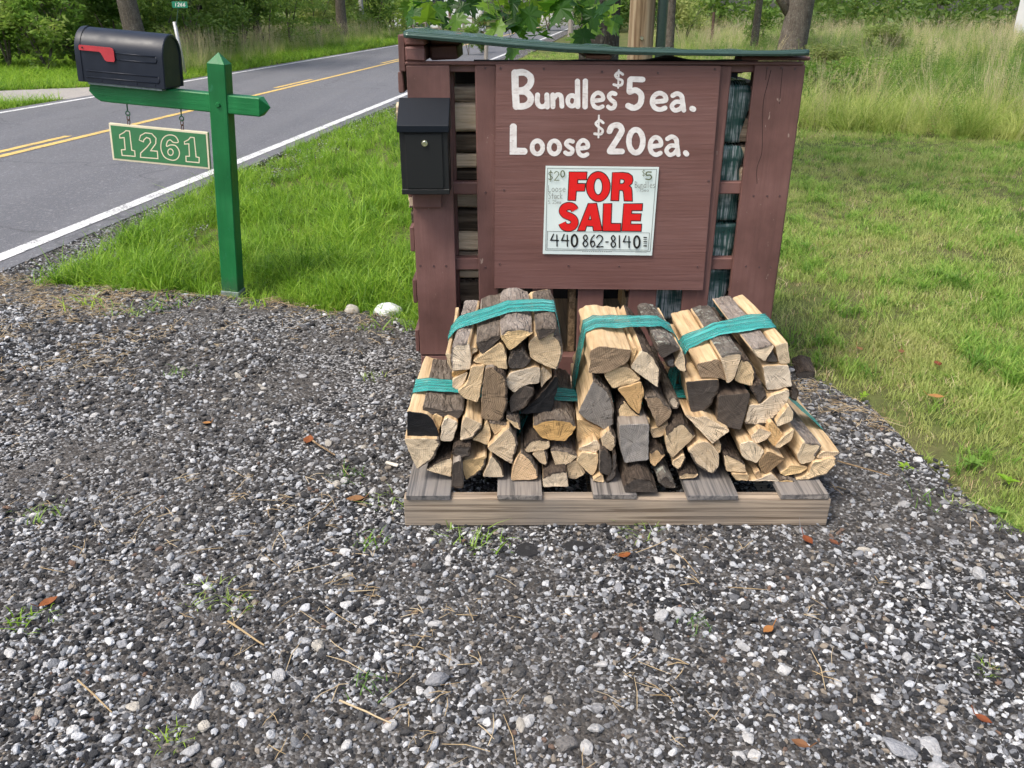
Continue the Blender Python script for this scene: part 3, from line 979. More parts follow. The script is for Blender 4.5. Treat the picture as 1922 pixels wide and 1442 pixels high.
# grass on the far side of the road
P = frustum_pts(52000, 9, 48, -40, 0, pw=1.6)
m = (P[:, 0] < RA + RB * P[:, 1] - LW - 0.38)
drv = [G(-500, 172), G(-500, 212), G(0, 191), G(180, 183), G(330, 174), G(470, 152), G(420, 146), G(300, 153), G(170, 163), G(0, 170)]
m &= ~inpoly(P, drv)
P = P[m]; n = len(P)
s = rng.uniform(0.8, 1.3, n) * np.interp(P[:, 1], [9, 20, 48], [1.2, 1.7, 2.6])
scatter('far_verge_grass', np.column_stack([P, np.full(n, -0.02)]), np.stack([rng.normal(0, .12, n), rng.normal(0, .12, n), rng.uniform(0, 6.28, n)], 1),
        s[:, None] * np.ones((1, 3)) * np.array([[1.3, 1.3, 0.75]]), rng.integers(0, 5, n), verge_p, None, 'bright green grass strip along the far side of the road', 'grass')

# tall meadow
def seed_tuft(seed, nb, h0, h1, spread):
    r = random.Random(seed)
    mb = MB()
    for i in range(nb):
        a = r.uniform(0, 6.283); rad = spread * math.sqrt(r.random()); d = r.uniform(0, 6.283)
        h = r.uniform(h0, h1); bd = h * r.uniform(0.05, 0.28)
        b = Vector((rad * math.cos(a), rad * math.sin(a), 0)); e = b + Vector((math.cos(d) * bd, math.sin(d) * bd, h))
        nx = Vector((-math.sin(d), math.cos(d), 0)) * 0.0016
        mb.add([b - nx, b + nx, e + nx * .5, e - nx * .5], [(0, 1, 2, 3)], 0)
        u = (e - b).normalized()
        for k in range(9):
            c = e - u * (k * 0.018)
            w = Vector((r.uniform(-1, 1), r.uniform(-1, 1), r.uniform(0.2, 1.2))).normalized() * r.uniform(0.012, 0.028) * (0.5 + k / 9)
            s2 = w.cross(u).normalized() * 0.0028 if w.cross(u).length > 1e-6 else nx
            mb.add([c - s2, c + s2, c + w], [(0, 1, 2)], 0)
    return mb
def stem_weed(seed, h):
    r = random.Random(seed)
    mb = MB()
    for st in range(4):
        a = r.uniform(0, 6.283); bx, by = 0.07 * math.cos(a), 0.07 * math.sin(a)
        hh = h * r.uniform(0.7, 1.1); lx, ly = r.uniform(-.12, .12), r.uniform(-.12, .12)
        mb.tube([(bx, by, 0), (bx + lx * .5, by + ly * .5, hh * .6), (bx + lx, by + ly, hh)], [0.004, 0.003, 0.001], 4)
        nl = int(hh / 0.028)
        for k in range(3, nl):
            t = k / nl
            c = Vector((bx + lx * t, by + ly * t, hh * t)); w = k * 2.4 + r.uniform(-.4, .4)
            d = Vector((math.cos(w), math.sin(w), r.uniform(-.1, .5))).normalized(); ln = r.uniform(0.06, 0.11) * (1 - 0.45 * t)
            sd = Vector((-d.y, d.x, 0)).normalized() * ln * 0.13
            mb.add([c, c + d * ln * .45 + sd, c + d * ln - Vector((0, 0, ln * .2)), c + d * ln * .45 - sd], [(0, 1, 2, 3)])
    return mb
mead_p = [proto('meadow_%02d' % i, tuft(70 + i, 30, 0.30, 0.90, 0.16, 0.0045, 1.05, 4), M['meadow']) for i in range(4)]
mead_p += [proto('meadow_%02d' % (4 + i), seed_tuft(80 + i, 12, 0.75, 1.1, 0.14), M['seed']) for i in range(3)]
mead_p += [proto('meadow_%02d' % (7 + i), stem_weed(90 + i, 0.85), M['weed']) for i in range(3)]
P = frustum_pts(34000, 8.5, 46, 0, 40, k=0.68, pad=2, pw=1.5)
P = P[inpoly(P, MEADOW)]; n = len(P)
kind = nz(P, 0.33, 21)
ix = rng.integers(0, 4, n)
r_ = rng.random(n)
ix = np.where(r_ < np.clip(0.10 + 0.40 * nz(P, 0.2, 33) + 0.010 * (P[:, 1] - 10), 0.03, 0.42), 4 + rng.integers(0, 3, n), ix)
edge = np.clip((12.5 - P[:, 1]) / 3, 0, 1)
ix = np.where((rng.random(n) < np.clip(0.26 + 1.2 * kind + 0.35 * edge * (P[:, 0] < 5.5), 0.05, 0.85)), 7 + rng.integers(0, 3, n), ix)
s = rng.uniform(0.55, 1.05, n) * np.clip(1 + 0.5 * nz(P, 0.5, 81), .65, 1.35) * np.interp(P[:, 1], [8, 11, 16, 46], [0.72, 0.88, 0.95, 1.0])
scatter('meadow', np.column_stack([P, np.full(n, -0.02)]), np.stack([rng.normal(0, .30, n), rng.normal(0.06, .30, n), rng.uniform(0, 6.28, n)], 1),
        s[:, None] * np.ones((1, 3)) * np.stack([np.ones(n), np.ones(n), rng.uniform(.85, 1.1, n)], 1), ix, mead_p, None, 'tall unmown meadow grass beyond the lawn', 'meadow')
# rank grass at the foot of the far woods
P = frustum_pts(22000, 17, 46, -30, 4, pw=1.2)
edge_x = np.interp(P[:, 1], [17, 20, 26, 36, 46], [-6.5, -7.4, -7.6, -6.5, -5.4])
P = P[(P[:, 0] > -0.385 * P[:, 1]) & (P[:, 0] < np.minimum(edge_x + 0.4 * rng.standard_normal(len(P)), RA + RB * P[:, 1] - LW - 0.9)) & (P[:, 0] > edge_x - 9) & ~((P[:, 1] < 19.2) & (P[:, 0] < -9))]; n = len(P)
ix = np.where(rng.random(n) < 0.42, 4 + rng.integers(0, 3, n), np.where(rng.random(n) < .3, 7 + rng.integers(0, 3, n), rng.integers(0, 4, n)))
scatter('rank_grass', np.column_stack([P, np.full(n, -0.02)]), np.stack([rng.normal(0, .14, n), rng.normal(0, .14, n), rng.uniform(0, 6.28, n)], 1),
        rng.uniform(.6, 1.0, n)[:, None] * np.ones((1, 3)), ix, mead_p, None, 'rank pinkish seeding grass at the foot of the far woods', 'grass')

# dry straw and clippings on the gravel
straw_p = []
for i in range(5):
    mb = MB(); r = random.Random(500 + i)
    for k in range(3 if i < 3 else 1):
        L = r.uniform(0.008, 0.024) if i < 4 else 0.045
        a = r.uniform(0, 6.28); c = Vector((r.uniform(-.02, .02), r.uniform(-.02, .02), 0.006)); d = Vector((math.cos(a), math.sin(a), r.uniform(-.05, .15)))
        b = Vector((-d.y, d.x, 0)) * L * r.uniform(-.15, .15)
        mb.tube([c - d * L, c + b + Vector((0, 0, 0.003)), c + d * L], [0.0006, 0.0009, 0.0005], 4, cap=False)
    straw_p.append(proto('straw_%02d' % i, mb, M['straw']))
P = gravel_pts(70000, -4.2, 2.6, 0.8, 4.9)
e = np.array([min(abs(y - np.interp(x, [-3.1, -2.4, -1.5, -0.9, -0.36], [4.45, 4.3, 4.15, 3.95, 3.85])) if x < -0.36 else abs(y - np.interp(x, [0.98, 1.2, 1.5, 1.9], [3.2, 2.9, 2.4, 1.9])), 9) for x, y in P])
keep = 0.05 * np.clip(0.30 + 2.2 * nz(P, 1.2, 44), 0, 1) + 1.0 * np.exp(-e / 0.09) + 0.8 * np.exp(-((P[:, 0] + 2.3) ** 2 + (P[:, 1] - 3.75) ** 2) / 0.30) * np.clip(0.4 + 2.5 * nz(P, 2.6, 46), 0, 1)
keep[(P[:, 0] > -0.36) & (P[:, 0] < 0.97) & (P[:, 1] > 1.97)] = 0
P = P[rng.random(len(P)) < keep]; n = len(P)
scatter('straw_litter', np.column_stack([P, np.array([ground_h(x, y) for x, y in P]) + 0.006]), np.stack([rng.normal(0, .12, n), rng.normal(0, .12, n), rng.uniform(0, 6.28, n)], 1),
        rng.uniform(.5, 1.3, n)[:, None] * np.ones((1, 3)), np.minimum(rng.integers(0, 6, n), 4), straw_p, drive)

# ------------------------------------------------------------------ lettering
def smooth_path(pts, closed=False, n=6):
    P = [Vector((x, y)) for x, y in pts]
    m = len(P)
    if m < 3:
        return P
    out = []
    rngi = range(m) if closed else range(m - 1)
    for i in rngi:
        if closed:
            a, b, c, d = P[(i - 1) % m], P[i], P[(i + 1) % m], P[(i + 2) % m]
        else:
            a, b, c, d = P[max(i - 1, 0)], P[i], P[i + 1], P[min(i + 2, m - 1)]
        for k in range(n):
            t = k / n
            out.append(0.5 * ((2 * b) + (c - a) * t + (2 * a - 5 * b + 4 * c - d) * t * t + (3 * b - a - 3 * c + d) * t ** 3))
    if not closed:
        out.append(P[-1])
    return out

LIFT = [0.0]
def stroke(mb, pts, width, mp, closed=False, smooth=True, caps=True, wob=0.0):
    """one brush or pen stroke as a thin strip lying on a surface"""
    P = smooth_path(pts, closed) if smooth else [Vector(p) for p in pts]
    if closed:
        P = P + [P[0]]
    m = len(P)
    LIFT[0] += 0.00004
    base = LIFT[0]
    hw = width / 2
    vs, fs = [], []
    for i, p in enumerate(P):
        if closed:
            d0 = P[1] - P[m - 2] if i in (0, m - 1) else P[i + 1] - P[i - 1]
        else:
            d0 = P[min(i + 1, m - 1)] - P[max(i - 1, 0)]
        d0 = d0.normalized() if d0.length > 1e-9 else Vector((1, 0))
        nn = Vector((-d0.y, d0.x))
        k = 1.0
        if not smooth and 0 < i < m - 1:
            a = (P[i] - P[i - 1]).normalized(); b = (P[i + 1] - P[i]).normalized()
            n1 = Vector((-a.y, a.x)) + Vector((-b.y, b.x))
            if n1.length > 0.3:
                nn = n1.normalized(); k = 1 / max(0.5, nn.dot(Vector((-a.y, a.x))))
        w = hw * k * (1 + wob * noise.noise(Vector((p.x * 0.05, p.y * 0.05, base * 9000))))
        z = base + 0.00003 * i / m
        vs += [mp(p.x + nn.x * w, p.y + nn.y * w, z), mp(p.x - nn.x * w, p.y - nn.y * w, z)]
    for i in range(m - 1):
        fs.append((2 * i, 2 * i + 1, 2 * i + 3, 2 * i + 2))
    if caps and not closed:
        for e, q in ((0, 1), (m - 1, m - 2)):
            d = (P[e] - P[q]).normalized()
            a0 = math.atan2(d.y, d.x)
            b = len(vs)
            for k in range(7):
                a = a0 - math.pi / 2 + math.pi * k / 6
                vs.append(mp(P[e].x + math.cos(a) * hw, P[e].y + math.sin(a) * hw, base + (0.00003 if e else 0)))
            fs.append(tuple(range(b, b + 7)))
    mb.add(vs, fs)

def filled(mb, loops, mp):
    LIFT[0] += 0.00004
    pts = [[Vector((x, y, 0)) for x, y in l] for l in loops]
    tri = tessellate_polygon(pts)
    flat = [p for l in loops for p in l]
    mb.add([mp(x, y, LIFT[0]) for x, y in flat], [tuple(t) for t in tri])

def ellipse(cx, cy, rx, ry, n=28):
    return [(cx + rx * math.cos(2 * math.pi * k / n), cy + ry * math.sin(2 * math.pi * k / n)) for k in range(n)]

def homography(src, dst):
    A, b = [], []
    for (x, y), (u, v) in zip(src, dst):
        A.append([x, y, 1, 0, 0, 0, -u * x, -u * y]); b.append(u)
        A.append([0, 0, 0, x, y, 1, -v * x, -v * y]); b.append(v)
    h = np.linalg.solve(np.array(A, float), np.array(b, float))
    def f(x, y):
        w = h[6] * x + h[7] * y + 1
        return ((h[0] * x + h[1] * y + h[2]) / w, (h[3] * x + h[4] * y + h[5]) / w)
    return f

# ------------------------------------------------------------------ firewood stand
YS = 2.97          # front plane of the stand
SX0, SX1 = -0.368, 0.985
SB = 3.80          # back
STOP = 1.205
stand = thing('firewood_stand', 'reddish brown painted firewood stand built of pallets with green metal roof', 'firewood stand', (0.31, 3.38, 0.0))
def X_at(px, py, Y=YS):
    return W(px, py, Y=Y).x
def Z_at(py, Y=YS, px=961):
    return W(px, py, Y=Y).z

def board(name, lo, hi, mat, parent=stand, bev=0.003, jit=0.0012):
    mb = MB(); mb.box(lo, hi, bev, 0, jit)
    return mb.build(name, mat, parent)

T = 0.020
# upright front boards (left edge px, right edge px measured at row py)
FB = [(763, 845, 160), (893, 933, 200), (1000, 1038, 560), (1085, 1133, 560), (1180, 1232, 560), (1281, 1330, 560), (1418, 1510, 122)]
for i, (a, b, py) in enumerate(FB):
    x0, x1 = X_at(a, py), X_at(b, py)
    if i == 6:
        x1 = SX1
    if i == 0:
        x0 = SX0 + 0.012
    z0 = 0.155 if i in (0, 6) else 0.12
    top = STOP if i not in (2, 3, 4, 5) else STOP - 0.004
    board('upright_board', (x0, YS + (0 if i in (0, 6) else 0.004), z0), (x1, YS + T, top), M['brown_v'])
xr = X_at(1340, 200)
board('upright_board', (xr, YS + 0.004, 0.12), (X_at(1367, 140), YS + T, STOP - 0.003), M['brown_v'])
# base pallet edge under the stand
board('base_rail', (SX0 + 0.014, YS + 0.002, 0.0), (SX1 - 0.01, YS + 0.05, 0.150), M['brown_h'])
# horizontal rails behind the uprights
for py0, py1 in ((117, 137), (345, 367), (488, 510)):
    board('rail', (SX0 + 0.02, YS + T + 0.002, Z_at(py1)), (SX1 - 0.02, YS + T + 0.042, Z_at(py0)), M['brown_h'])
# inner uprights seen edge-on in the gaps
XU = X_at(1402, 200, YS + 0.14)
board('inner_upright', (XU, YS + T + 0.045, 0.15), (XU + 0.035, YS + 0.14, STOP - 0.02), M['brown_v'])
board('inner_upright', (X_at(845, 200) - 0.03, YS + T + 0.045, 0.15), (X_at(845, 200) + 0.012, YS + 0.14, STOP - 0.02), M['brown_v'])
board('inner_upright', (X_at(1072, 560) - 0.004, YS + 0.045, 0.15), (X_at(1072, 560) + 0.022, YS + 0.13, 0.66), M['bare_board'])
# right and left sides: horizontal slats on corner posts, gaps between them
for k, z in enumerate((0.16, 0.36, 0.56, 0.76, 0.98, 1.05)):
    board('side_slat', (SX1 - 0.022, YS + 0.03, z), (SX1 - 0.003, SB, z + 0.060 if k > 3 else z + 0.092), M['brown_y'])
    if k != 5:
        board('side_slat', (SX0 - 0.006, YS + 0.02, z), (SX0 + 0.010, SB, z + 0.092), M['brown_y'])
board('side_slat', (SX0 - 0.020, YS + 0.03, Z_at(176)), (SX0 - 0.002, SB, Z_at(136)), M['brown_y'])
board('side_board', (SX0 - 0.012, YS + 0.012, Z_at(135)), (SX0 + 0.010, SB, Z_at(66)), M['brown_y'])
for k in range(7):
    x = SX0 + 0.02 + k * 0.195
    board('back_board', (x, SB, 0.12), (x + 0.14, SB + T, 1.155), M['brown_v'])
for y in (SB - 0.05,):
    for x in (SX0 + 0.015, SX1 - 0.08):
        board('corner_post', (x, y, 0.0), (x + 0.055, y + 0.045, 1.10), M['brown_v'])
board('floor_panel', (SX0 + 0.02, YS + 0.06, 0.11), (SX1 - 0.03, SB - 0.06, 0.13), M['bare_board'])
board('dark_backing_sheet', (SX0 + 0.03, SB - 0.075, 0.13), (SX1 - 0.03, SB - 0.058, 1.155), M['felt'])  # added black sheet, stands in for the shaded interior behind the gaps
# top rail along the front edge
board('top_rail', (SX0 + 0.01, YS - 0.001, STOP + 0.0005), (SX1 - 0.006, YS + 0.044, STOP + 0.011), M['brown_h'])
# roofing felt with a ragged edge
mb = MB()
n = 60
vs, fs = [], []
for i in range(n + 1):
    x = SX0 + 0.24 + (SX1 - SX0 - 0.40) * i / n
    y0 = YS + 0.004 + 0.012 * noise.noise(Vector((x * 9, 0, 0)))
    w = 0.004 * max(0, noise.noise(Vector((x * 6, 2, 0))))
    ridge = 0.014 * math.exp(-((x - 0.52) / 0.05) ** 2)
    vs += [(x, y0, STOP + 0.0135 + w + ridge), (x, YS + 0.20, STOP - 0.04 + w), (x, y0, STOP + 0.017 + w + ridge), (x, YS + 0.20, STOP - 0.036 + w)]
for i in range(n):
    a, b = 4 * i, 4 * i + 4
    fs += [(a, b, b + 1, a + 1), (a + 2, a + 3, b + 3, b + 2), (a, a + 2, b + 2, b), (a + 1, b + 1, b + 3, a + 3)]
fs += [(0, 1, 3, 2), (4 * n, 4 * n + 2, 4 * n + 3, 4 * n + 1)]
mb.add(vs, fs)
mb.build('roofing_felt', M['felt'], stand)

# roof sheet of green metal, bent down to the right, with a folded front lip
YR = 2.925
TOPL = [(757, 59), (850, 66), (960, 76), (1060, 83), (1180, 89), (1290, 93), (1400, 95), (1470, 95), (1520, 93)]
BOTL = [(755, 71), (850, 79.5), (960, 90), (1060, 99), (1180, 103.5), (1290, 105), (1400, 106), (1470, 106), (1512, 105)]
tx = [W(a, b, Y=YR).x for a, b in TOPL]; tz = [W(a, b, Y=YR).z for a, b in TOPL]
bz = [W(a, b, Y=YR).z for a, b in BOTL]
nx_, ny_ = 90, 16
rx = np.linspace(tx[0], tx[-1], nx_ + 1)
rz = np.interp(rx, tx, tz); rb = np.interp(rx, tx, bz)
mb = MB()
vs, fs = [], []
LIPR = 5
for i in range(nx_ + 1):
    rib = 0.006 * max(0, math.cos((rx[i] - tx[0]) / 0.225 * 2 * math.pi)) ** 10
    prof = [(YR + 0.018, rb[i] + 0.001), (YR + 0.002, rb[i]), (YR - 0.001, rb[i] + 0.004), (YR, rz[i] - 0.006), (YR + 0.006, rz[i])]
    for k in range(ny_ + 1):
        t = k / ny_
        prof.append((YR + 0.014 + t * 0.86, rz[i] - (0.010 + 0.036 * i / nx_) * t + rib * min(1, t * 6)))
    for y, z in prof:
        vs.append((rx[i], y, z))
npf = 5 + ny_ + 1
for i in range(nx_):
    for k in range(npf - 1):
        fs.append((i * npf + k, i * npf + k + 1, (i + 1) * npf + k + 1, (i + 1) * npf + k))
mb.add(vs, fs)
roof = mb.build('roof_sheet', M['roof'], stand, smooth=True)
es = roof.modifiers.new('fold', 'EDGE_SPLIT'); es.split_angle = R(32)
sm = roof.modifiers.new('thickness', 'SOLIDIFY'); sm.thickness = 0.0012; sm.offset = -1

# wooden blocks that carry the roof
def block(px0, px1, py0, py1, Y, depth, mat='brown_end'):
    a = W(px0, py1, Y=Y); b = W(px1, py0, Y=Y)
    board('roof_block', (a.x, Y, a.z), (b.x, Y + depth, b.z), M[mat], bev=0.006, jit=0.002)
zL0 = STOP + 0.0115
def blk(x0, x1, z0, z1, y0, y1, mat='brown_end'):
    board('roof_block', (x0, y0, z0), (x1, y1, z1), M[mat], bev=0.006, jit=0.0025)
xa, xb = X_at(760, 95), X_at(799, 95)
zt = float(np.interp(xa, rx, rb)) - 0.004
blk(xa, xb, zL0, zL0 + 0.048, YS - 0.005, YS + 0.42)
blk(xa - 0.002, xb + 0.001, zL0 + 0.049, zL0 + 0.083, YS + 0.005, YS + 0.42)
blk(xb + 0.004, xb + 0.100, zL0, zL0 + 0.046, YS + 0.10, YS + 0.40)
blk(xb + 0.004, xb + 0.104, zL0 + 0.047, zL0 + 0.076, YS + 0.11, YS + 0.40)
xc0, xc1 = X_at(1100, 108), X_at(1148, 108)
blk(xc0, xc1, STOP + 0.018, float(np.interp(0.3, rx, rb)) - 0.002, YS + 0.0, YS + 0.5)
xd0, xd1 = X_at(1392, 110), X_at(1511, 110)
blk(xd0, xd1 + 0.02, STOP + 0.012, float(np.interp(0.9, rx, rb)) - 0.003, YS + 0.004, YS + 0.10, 'brown_h')

# the painted sign panel
YP = YS - 0.012
pc = [(931, 121), (1353, 124), (1319, 545), (928, 541)]
pw = [W(a, b, Y=YP) for a, b in pc]
mb = MB()
vs = [(p.x, YP, p.z) for p in pw] + [(p.x, YP + 0.0115, p.z) for p in pw]
mb.add(vs, [(0, 1, 2, 3), (7, 6, 5, 4), (0, 4, 5, 1), (1, 5, 6, 2), (2, 6, 7, 3), (3, 7, 4, 0)])
panel = mb.build('sign_panel', M['plywood'], stand)

LIFT[0] = 0.0003
mb = MB()
def pm(x, y, l):
    p = W(740 + x / 3.432, y / 3.432, Y=YP)
    return Vector((p.x, YP - l, p.z))
def paint(pts, w, closed=False, smooth=True):
    stroke(mb, pts, w, pm, closed, smooth, wob=0.10)
def letter_e(x0, x1, y0, y1, w):
    X = lambda t: x0 + w / 2 + (x1 - x0 - w) * t
    Yv = lambda t: y0 + w / 2 + (y1 - y0 - w) * t
    paint([(X(0.12), Yv(.52)), (X(.55), Yv(.50)), (X(1.0), Yv(.42)), (X(.9), Yv(.12)), (X(.5), Yv(0)), (X(.12), Yv(.2)), (X(0), Yv(.55)), (X(.18), Yv(.88)), (X(.58), Yv(1)), (X(.95), Yv(.9))], w)
def letter_a(x0, x1, y0, y1, w):
    X = lambda t: x0 + w / 2 + (x1 - x0 - w) * t
    Yv = lambda t: y0 + w / 2 + (y1 - y0 - w) * t
    paint([(X(.1), Yv(.12)), (X(.45), Yv(0)), (X(.8), Yv(.15)), (X(.88), Yv(.55)), (X(.98), Yv(1.0))], w)
    paint([(X(.85), Yv(.52)), (X(.35), Yv(.50)), (X(0.02), Yv(.75)), (X(.25), Yv(1)), (X(.62), Yv(.94)), (X(.88), Yv(.72))], w * .92)
def letter_s(x0, x1, y0, y1, w):
    X = lambda t: x0 + w / 2 + (x1 - x0 - w) * t
    Yv = lambda t: y0 + w / 2 + (y1 - y0 - w) * t
    paint([(X(.95), Yv(.06)), (X(.45), Yv(.0)), (X(.1), Yv(.22)), (X(.4), Yv(.45)), (X(.9), Yv(.66)), (X(.75), Yv(.95)), (X(.3), Yv(1)), (X(0), Yv(.9))], w)
# Bundles $5 ea.
paint([(777, 470), (780, 580), (786, 686)], 46)
paint([(778, 470), (838, 468), (878, 500), (874, 545), (838, 578), (800, 586)], 42)
paint([(800, 588), (848, 594), (878, 626), (872, 662), (838, 684), (786, 686)], 42)
paint([(923, 612), (922, 660), (940, 686), (968, 684), (984, 664)], 32)
paint([(983, 612), (986, 690)], 32, smooth=False)
paint([(1021, 612), (1022, 688)], 32, smooth=False)
paint([(1024, 640), (1048, 612), (1074, 622), (1080, 686)], 30)
paint(ellipse(1145, 650, 28, 34, 12), 30, True)
paint([(1180, 524), (1182, 686)], 34, smooth=False)
paint([(1231, 524), (1229, 688)], 36, smooth=False)
letter_e(1262, 1358, 585, 710, 27)
letter_s(1364, 1440, 586, 712, 28)
paint([(1472, 480), (1448, 466), (1424, 484), (1440, 506), (1468, 520), (1464, 546), (1440, 552), (1414, 545)], 17)
paint([(1446, 452), (1442, 566)], 12, smooth=False)
paint([(1600, 513), (1524, 510)], 36, smooth=False)
paint([(1518, 516), (1514, 590)], 36, smooth=False)
paint([(1516, 592), (1556, 582), (1590, 612), (1584, 668), (1546, 696), (1506, 682)], 38)
letter_e(1646, 1764, 585, 722, 31)
letter_a(1770, 1882, 588, 726, 31)
def pf(x, y):
    return ((x - 740) * 3.432, y * 3.432)
c = pf(1300, 204.5)
paint([(c[0] - 4, c[1] - 2), (c[0] + 5, c[1] + 2)], 36, smooth=False)
# Loose $20 ea.
paint([(767, 818), (766, 974), (836, 975)], 46, smooth=False)
paint(ellipse(922, 950, 34, 42, 14), 30, True)
paint(ellipse(1031, 950, 34, 42, 14), 30, True)
letter_s(1088, 1166, 893, 1006, 28)
letter_e(1168, 1260, 890, 1018, 28)
paint([(1346, 792), (1322, 776), (1298, 796), (1316, 818), (1342, 840), (1330, 864), (1290, 862)], 17)
paint([(1318, 745), (1315, 886)], 12, smooth=False)
paint([(1386, 846), (1404, 814), (1444, 808), (1466, 838), (1444, 884), (1388, 972)], 38)
paint([(1388, 976), (1466, 976)], 38, smooth=False)
paint(ellipse(1556, 910, 45, 74, 16), 36, True)
letter_e(1632, 1732, 870, 1012, 30)
letter_a(1736, 1846, 866, 1012, 30)
c = pf(1287.5, 288)
paint([(c[0] - 3, c[1] - 4), (c[0] + 4, c[1] + 4)], 34, smooth=False)
mb.build('painted_lettering', M['white_paint'], panel)

# screws in the panel and nails in the boards
def disc_mesh(r, h, n=8):
    m = MB(); m.tube([(0, 0, 0), (0, -h, 0)], [r, r * 0.8], n)
    o = m.build('screw', M['rust']); me = o.data; bpy.data.objects.remove(o); return me
scr = disc_mesh(0.0045, 0.0022)
scr.materials.clear(); scr.materials.append(simple('painted_screw', (0.085, 0.045, 0.042), 0.5))
for px, py in ((939, 128), (1021, 129), (1130, 135), (1235, 137), (1342, 130), (946, 357), (938, 496), (1067, 499), (1162, 500), (1309, 501), (1330, 340)):
    o = link('screw', scr, panel)
    p = W(px, py, Y=YP); o.location = Vector((p.x, YP, p.z)) - stand.location
for px, py in ((789, 499), (814, 500), (837, 499), (911, 362), (911, 502), (911, 128), (1400, 500), (1425, 502), (1446, 502), (1414, 368), (1440, 368), (1463, 368), (1440, 128), (1467, 128), (1492, 130)):
    o = link('nail', scr, stand)
    p = W(px, py, Y=YS); o.location = Vector((p.x, YS + 0.0035 if 880 < px < 940 else YS, p.z)) - stand.location
# drying cracks in the wide right board
mb = MB(); LIFT[0] = 0.0004
def rm(x, y, l):
    p = W(x, y, Y=YS); return Vector((p.x, YS - l * 0.4, p.z))
stroke(mb, [(1447, 132), (1440, 160), (1433, 190), (1431, 235), (1430, 285), (1421, 315), (1421, 345), (1424, 378), (1420, 440), (1414, 520)], 1.2, rm)
stroke(mb, [(1469, 128), (1466, 160), (1463, 195)], 1.0, rm)
stroke(mb, [(1440, 125), (1437, 150)], 0.9, rm)
mb.build('crack', simple('crack_shadow', (0.035, 0.018, 0.016), 0.9), stand)
# a small wood cleat under the drop box
a = W(776, 388, Y=YS); b = W(829, 362, Y=YS)
board('cleat', (a.x, YS - 0.018, a.z), (b.x, YS - 0.0005, b.z), M['brown_v'])

# ------------------------------------------------------------------ drop box
YD = YS - 0.105
a = W(755, 365, Y=YD); b = W(840, 245, Y=YD)
dx0, dx1, dz0, dz1 = a.x, b.x, a.z, b.z
dropbox = thing('drop_box', 'black steel payment drop box with slanted lid and lock on the stand', 'drop box', ((dx0 + dx1) / 2, YD + 0.05, dz0))
mb = MB()
mb.box((dx0, YD + 0.004, dz0), (dx1, YS - 0.002, dz1), 0.002)
mb.build('body', M['black_steel'], dropbox)
mb = MB()
mb.box((dx0 - 0.001, YD, dz0 - 0.001), (dx1 + 0.001, YD + 0.01, dz0 + 0.017), 0.002)
mb.build('base_trim', M['black_steel'], dropbox)
lx0, lx1 = dx0 - 0.006, dx1 + 0.005
zl0, zl1 = dz1 - 0.006, dz1 + 0.016
ztop = zl1 + 0.078
mb = MB()
sec = [(YD - 0.008, zl0), (YD - 0.008, zl1), (YS - 0.006, ztop), (YS - 0.002, ztop), (YS - 0.002, zl0)]
vs = [(lx0, y, z) for y, z in sec] + [(lx1, y, z) for y, z in sec]
mb.add(vs, [(0, 1, 2, 3, 4), (9, 8, 7, 6, 5)] + [(k, 5 + k, 5 + (k + 1) % 5, (k + 1) % 5) for k in range(5)])
lid = mb.build('lid', M['black_lid'], dropbox)
bv = lid.modifiers.new('edge', 'BEVEL'); bv.width = 0.002; bv.segments = 2
a = W(764, 355, Y=YD); b = W(830, 251, Y=YD)
mb = MB(); mb.box((a.x - 0.002, YD + 0.0022, a.z - 0.002), (b.x + 0.002, YD + 0.006, b.z + 0.002), 0.0005)
mb.build('door_gap', M['dark'], dropbox)
mb = MB(); mb.box((a.x + 0.0012, YD - 0.001, a.z + 0.0012), (b.x - 0.0012, YD + 0.006, b.z - 0.0012), 0.0015)
door = mb.build('door', M['black_steel'], dropbox)
p = W(797, 269, Y=YD - 0.003)
mb = MB()
mb.tube([(p.x, YD - 0.0012, p.z), (p.x, YD - 0.006, p.z)], [0.0115, 0.0105], 20)
mb.tube([(p.x, YD - 0.006, p.z), (p.x, YD - 0.009, p.z)], [0.0075, 0.006], 16)
lock = mb.build('lock', M['chrome'], door)

# ------------------------------------------------------------------ FOR SALE sign
sg = [(1000 + x / 3.844, 290 + y / 3.844) for x, y in ((93, 83), (911, 92), (860, 730), (72, 718))]
YG = YP - 0.006
sw = [W(x, y, Y=YG) for x, y in sg]
fs_sign = thing('for_sale_sign', 'white FOR SALE placard with red letters and a phone number on the brown panel', 'sign', (sw[3].x, YG, sw[3].z))
mb = MB()
NX = 10
vs, fs = [], []
for j in range(NX + 1):
    for i in range(NX + 1):
        u, v = i / NX, j / NX
        p = (sw[0] * (1 - u) + sw[1] * u) * (1 - v) + (sw[3] * (1 - u) + sw[2] * u) * v
        vs.append((p.x, YG, p.z))
n0 = len(vs)
vs += [(x, y + 0.003, z) for x, y, z in vs]
for j in range(NX):
    for i in range(NX):
        q = j * (NX + 1) + i
        fs += [(q, q + 1, q + NX + 2, q + NX + 1), (n0 + q, n0 + q + NX + 1, n0 + q + NX + 2, n0 + q + 1)]
bd = [i for i in range(NX)] + [i * (NX + 1) + NX for i in range(NX)] + [NX * (NX + 1) + NX - i for i in range(NX)] + [(NX - i) * (NX + 1) for i in range(NX)]
for k in range(len(bd)):
    a_, b_ = bd[k], bd[(k + 1) % len(bd)]
    fs.append((a_, n0 + a_, n0 + b_, b_))
mb.add(vs, fs)
sboard = mb.build('placard', M['sign_white'], fs_sign)
def gm(x, y, l):
    p = W(1000 + x / 3.844, 290 + y / 3.844, Y=YG); return Vector((p.x, YG - l, p.z))
LIFT[0] = 0.0003
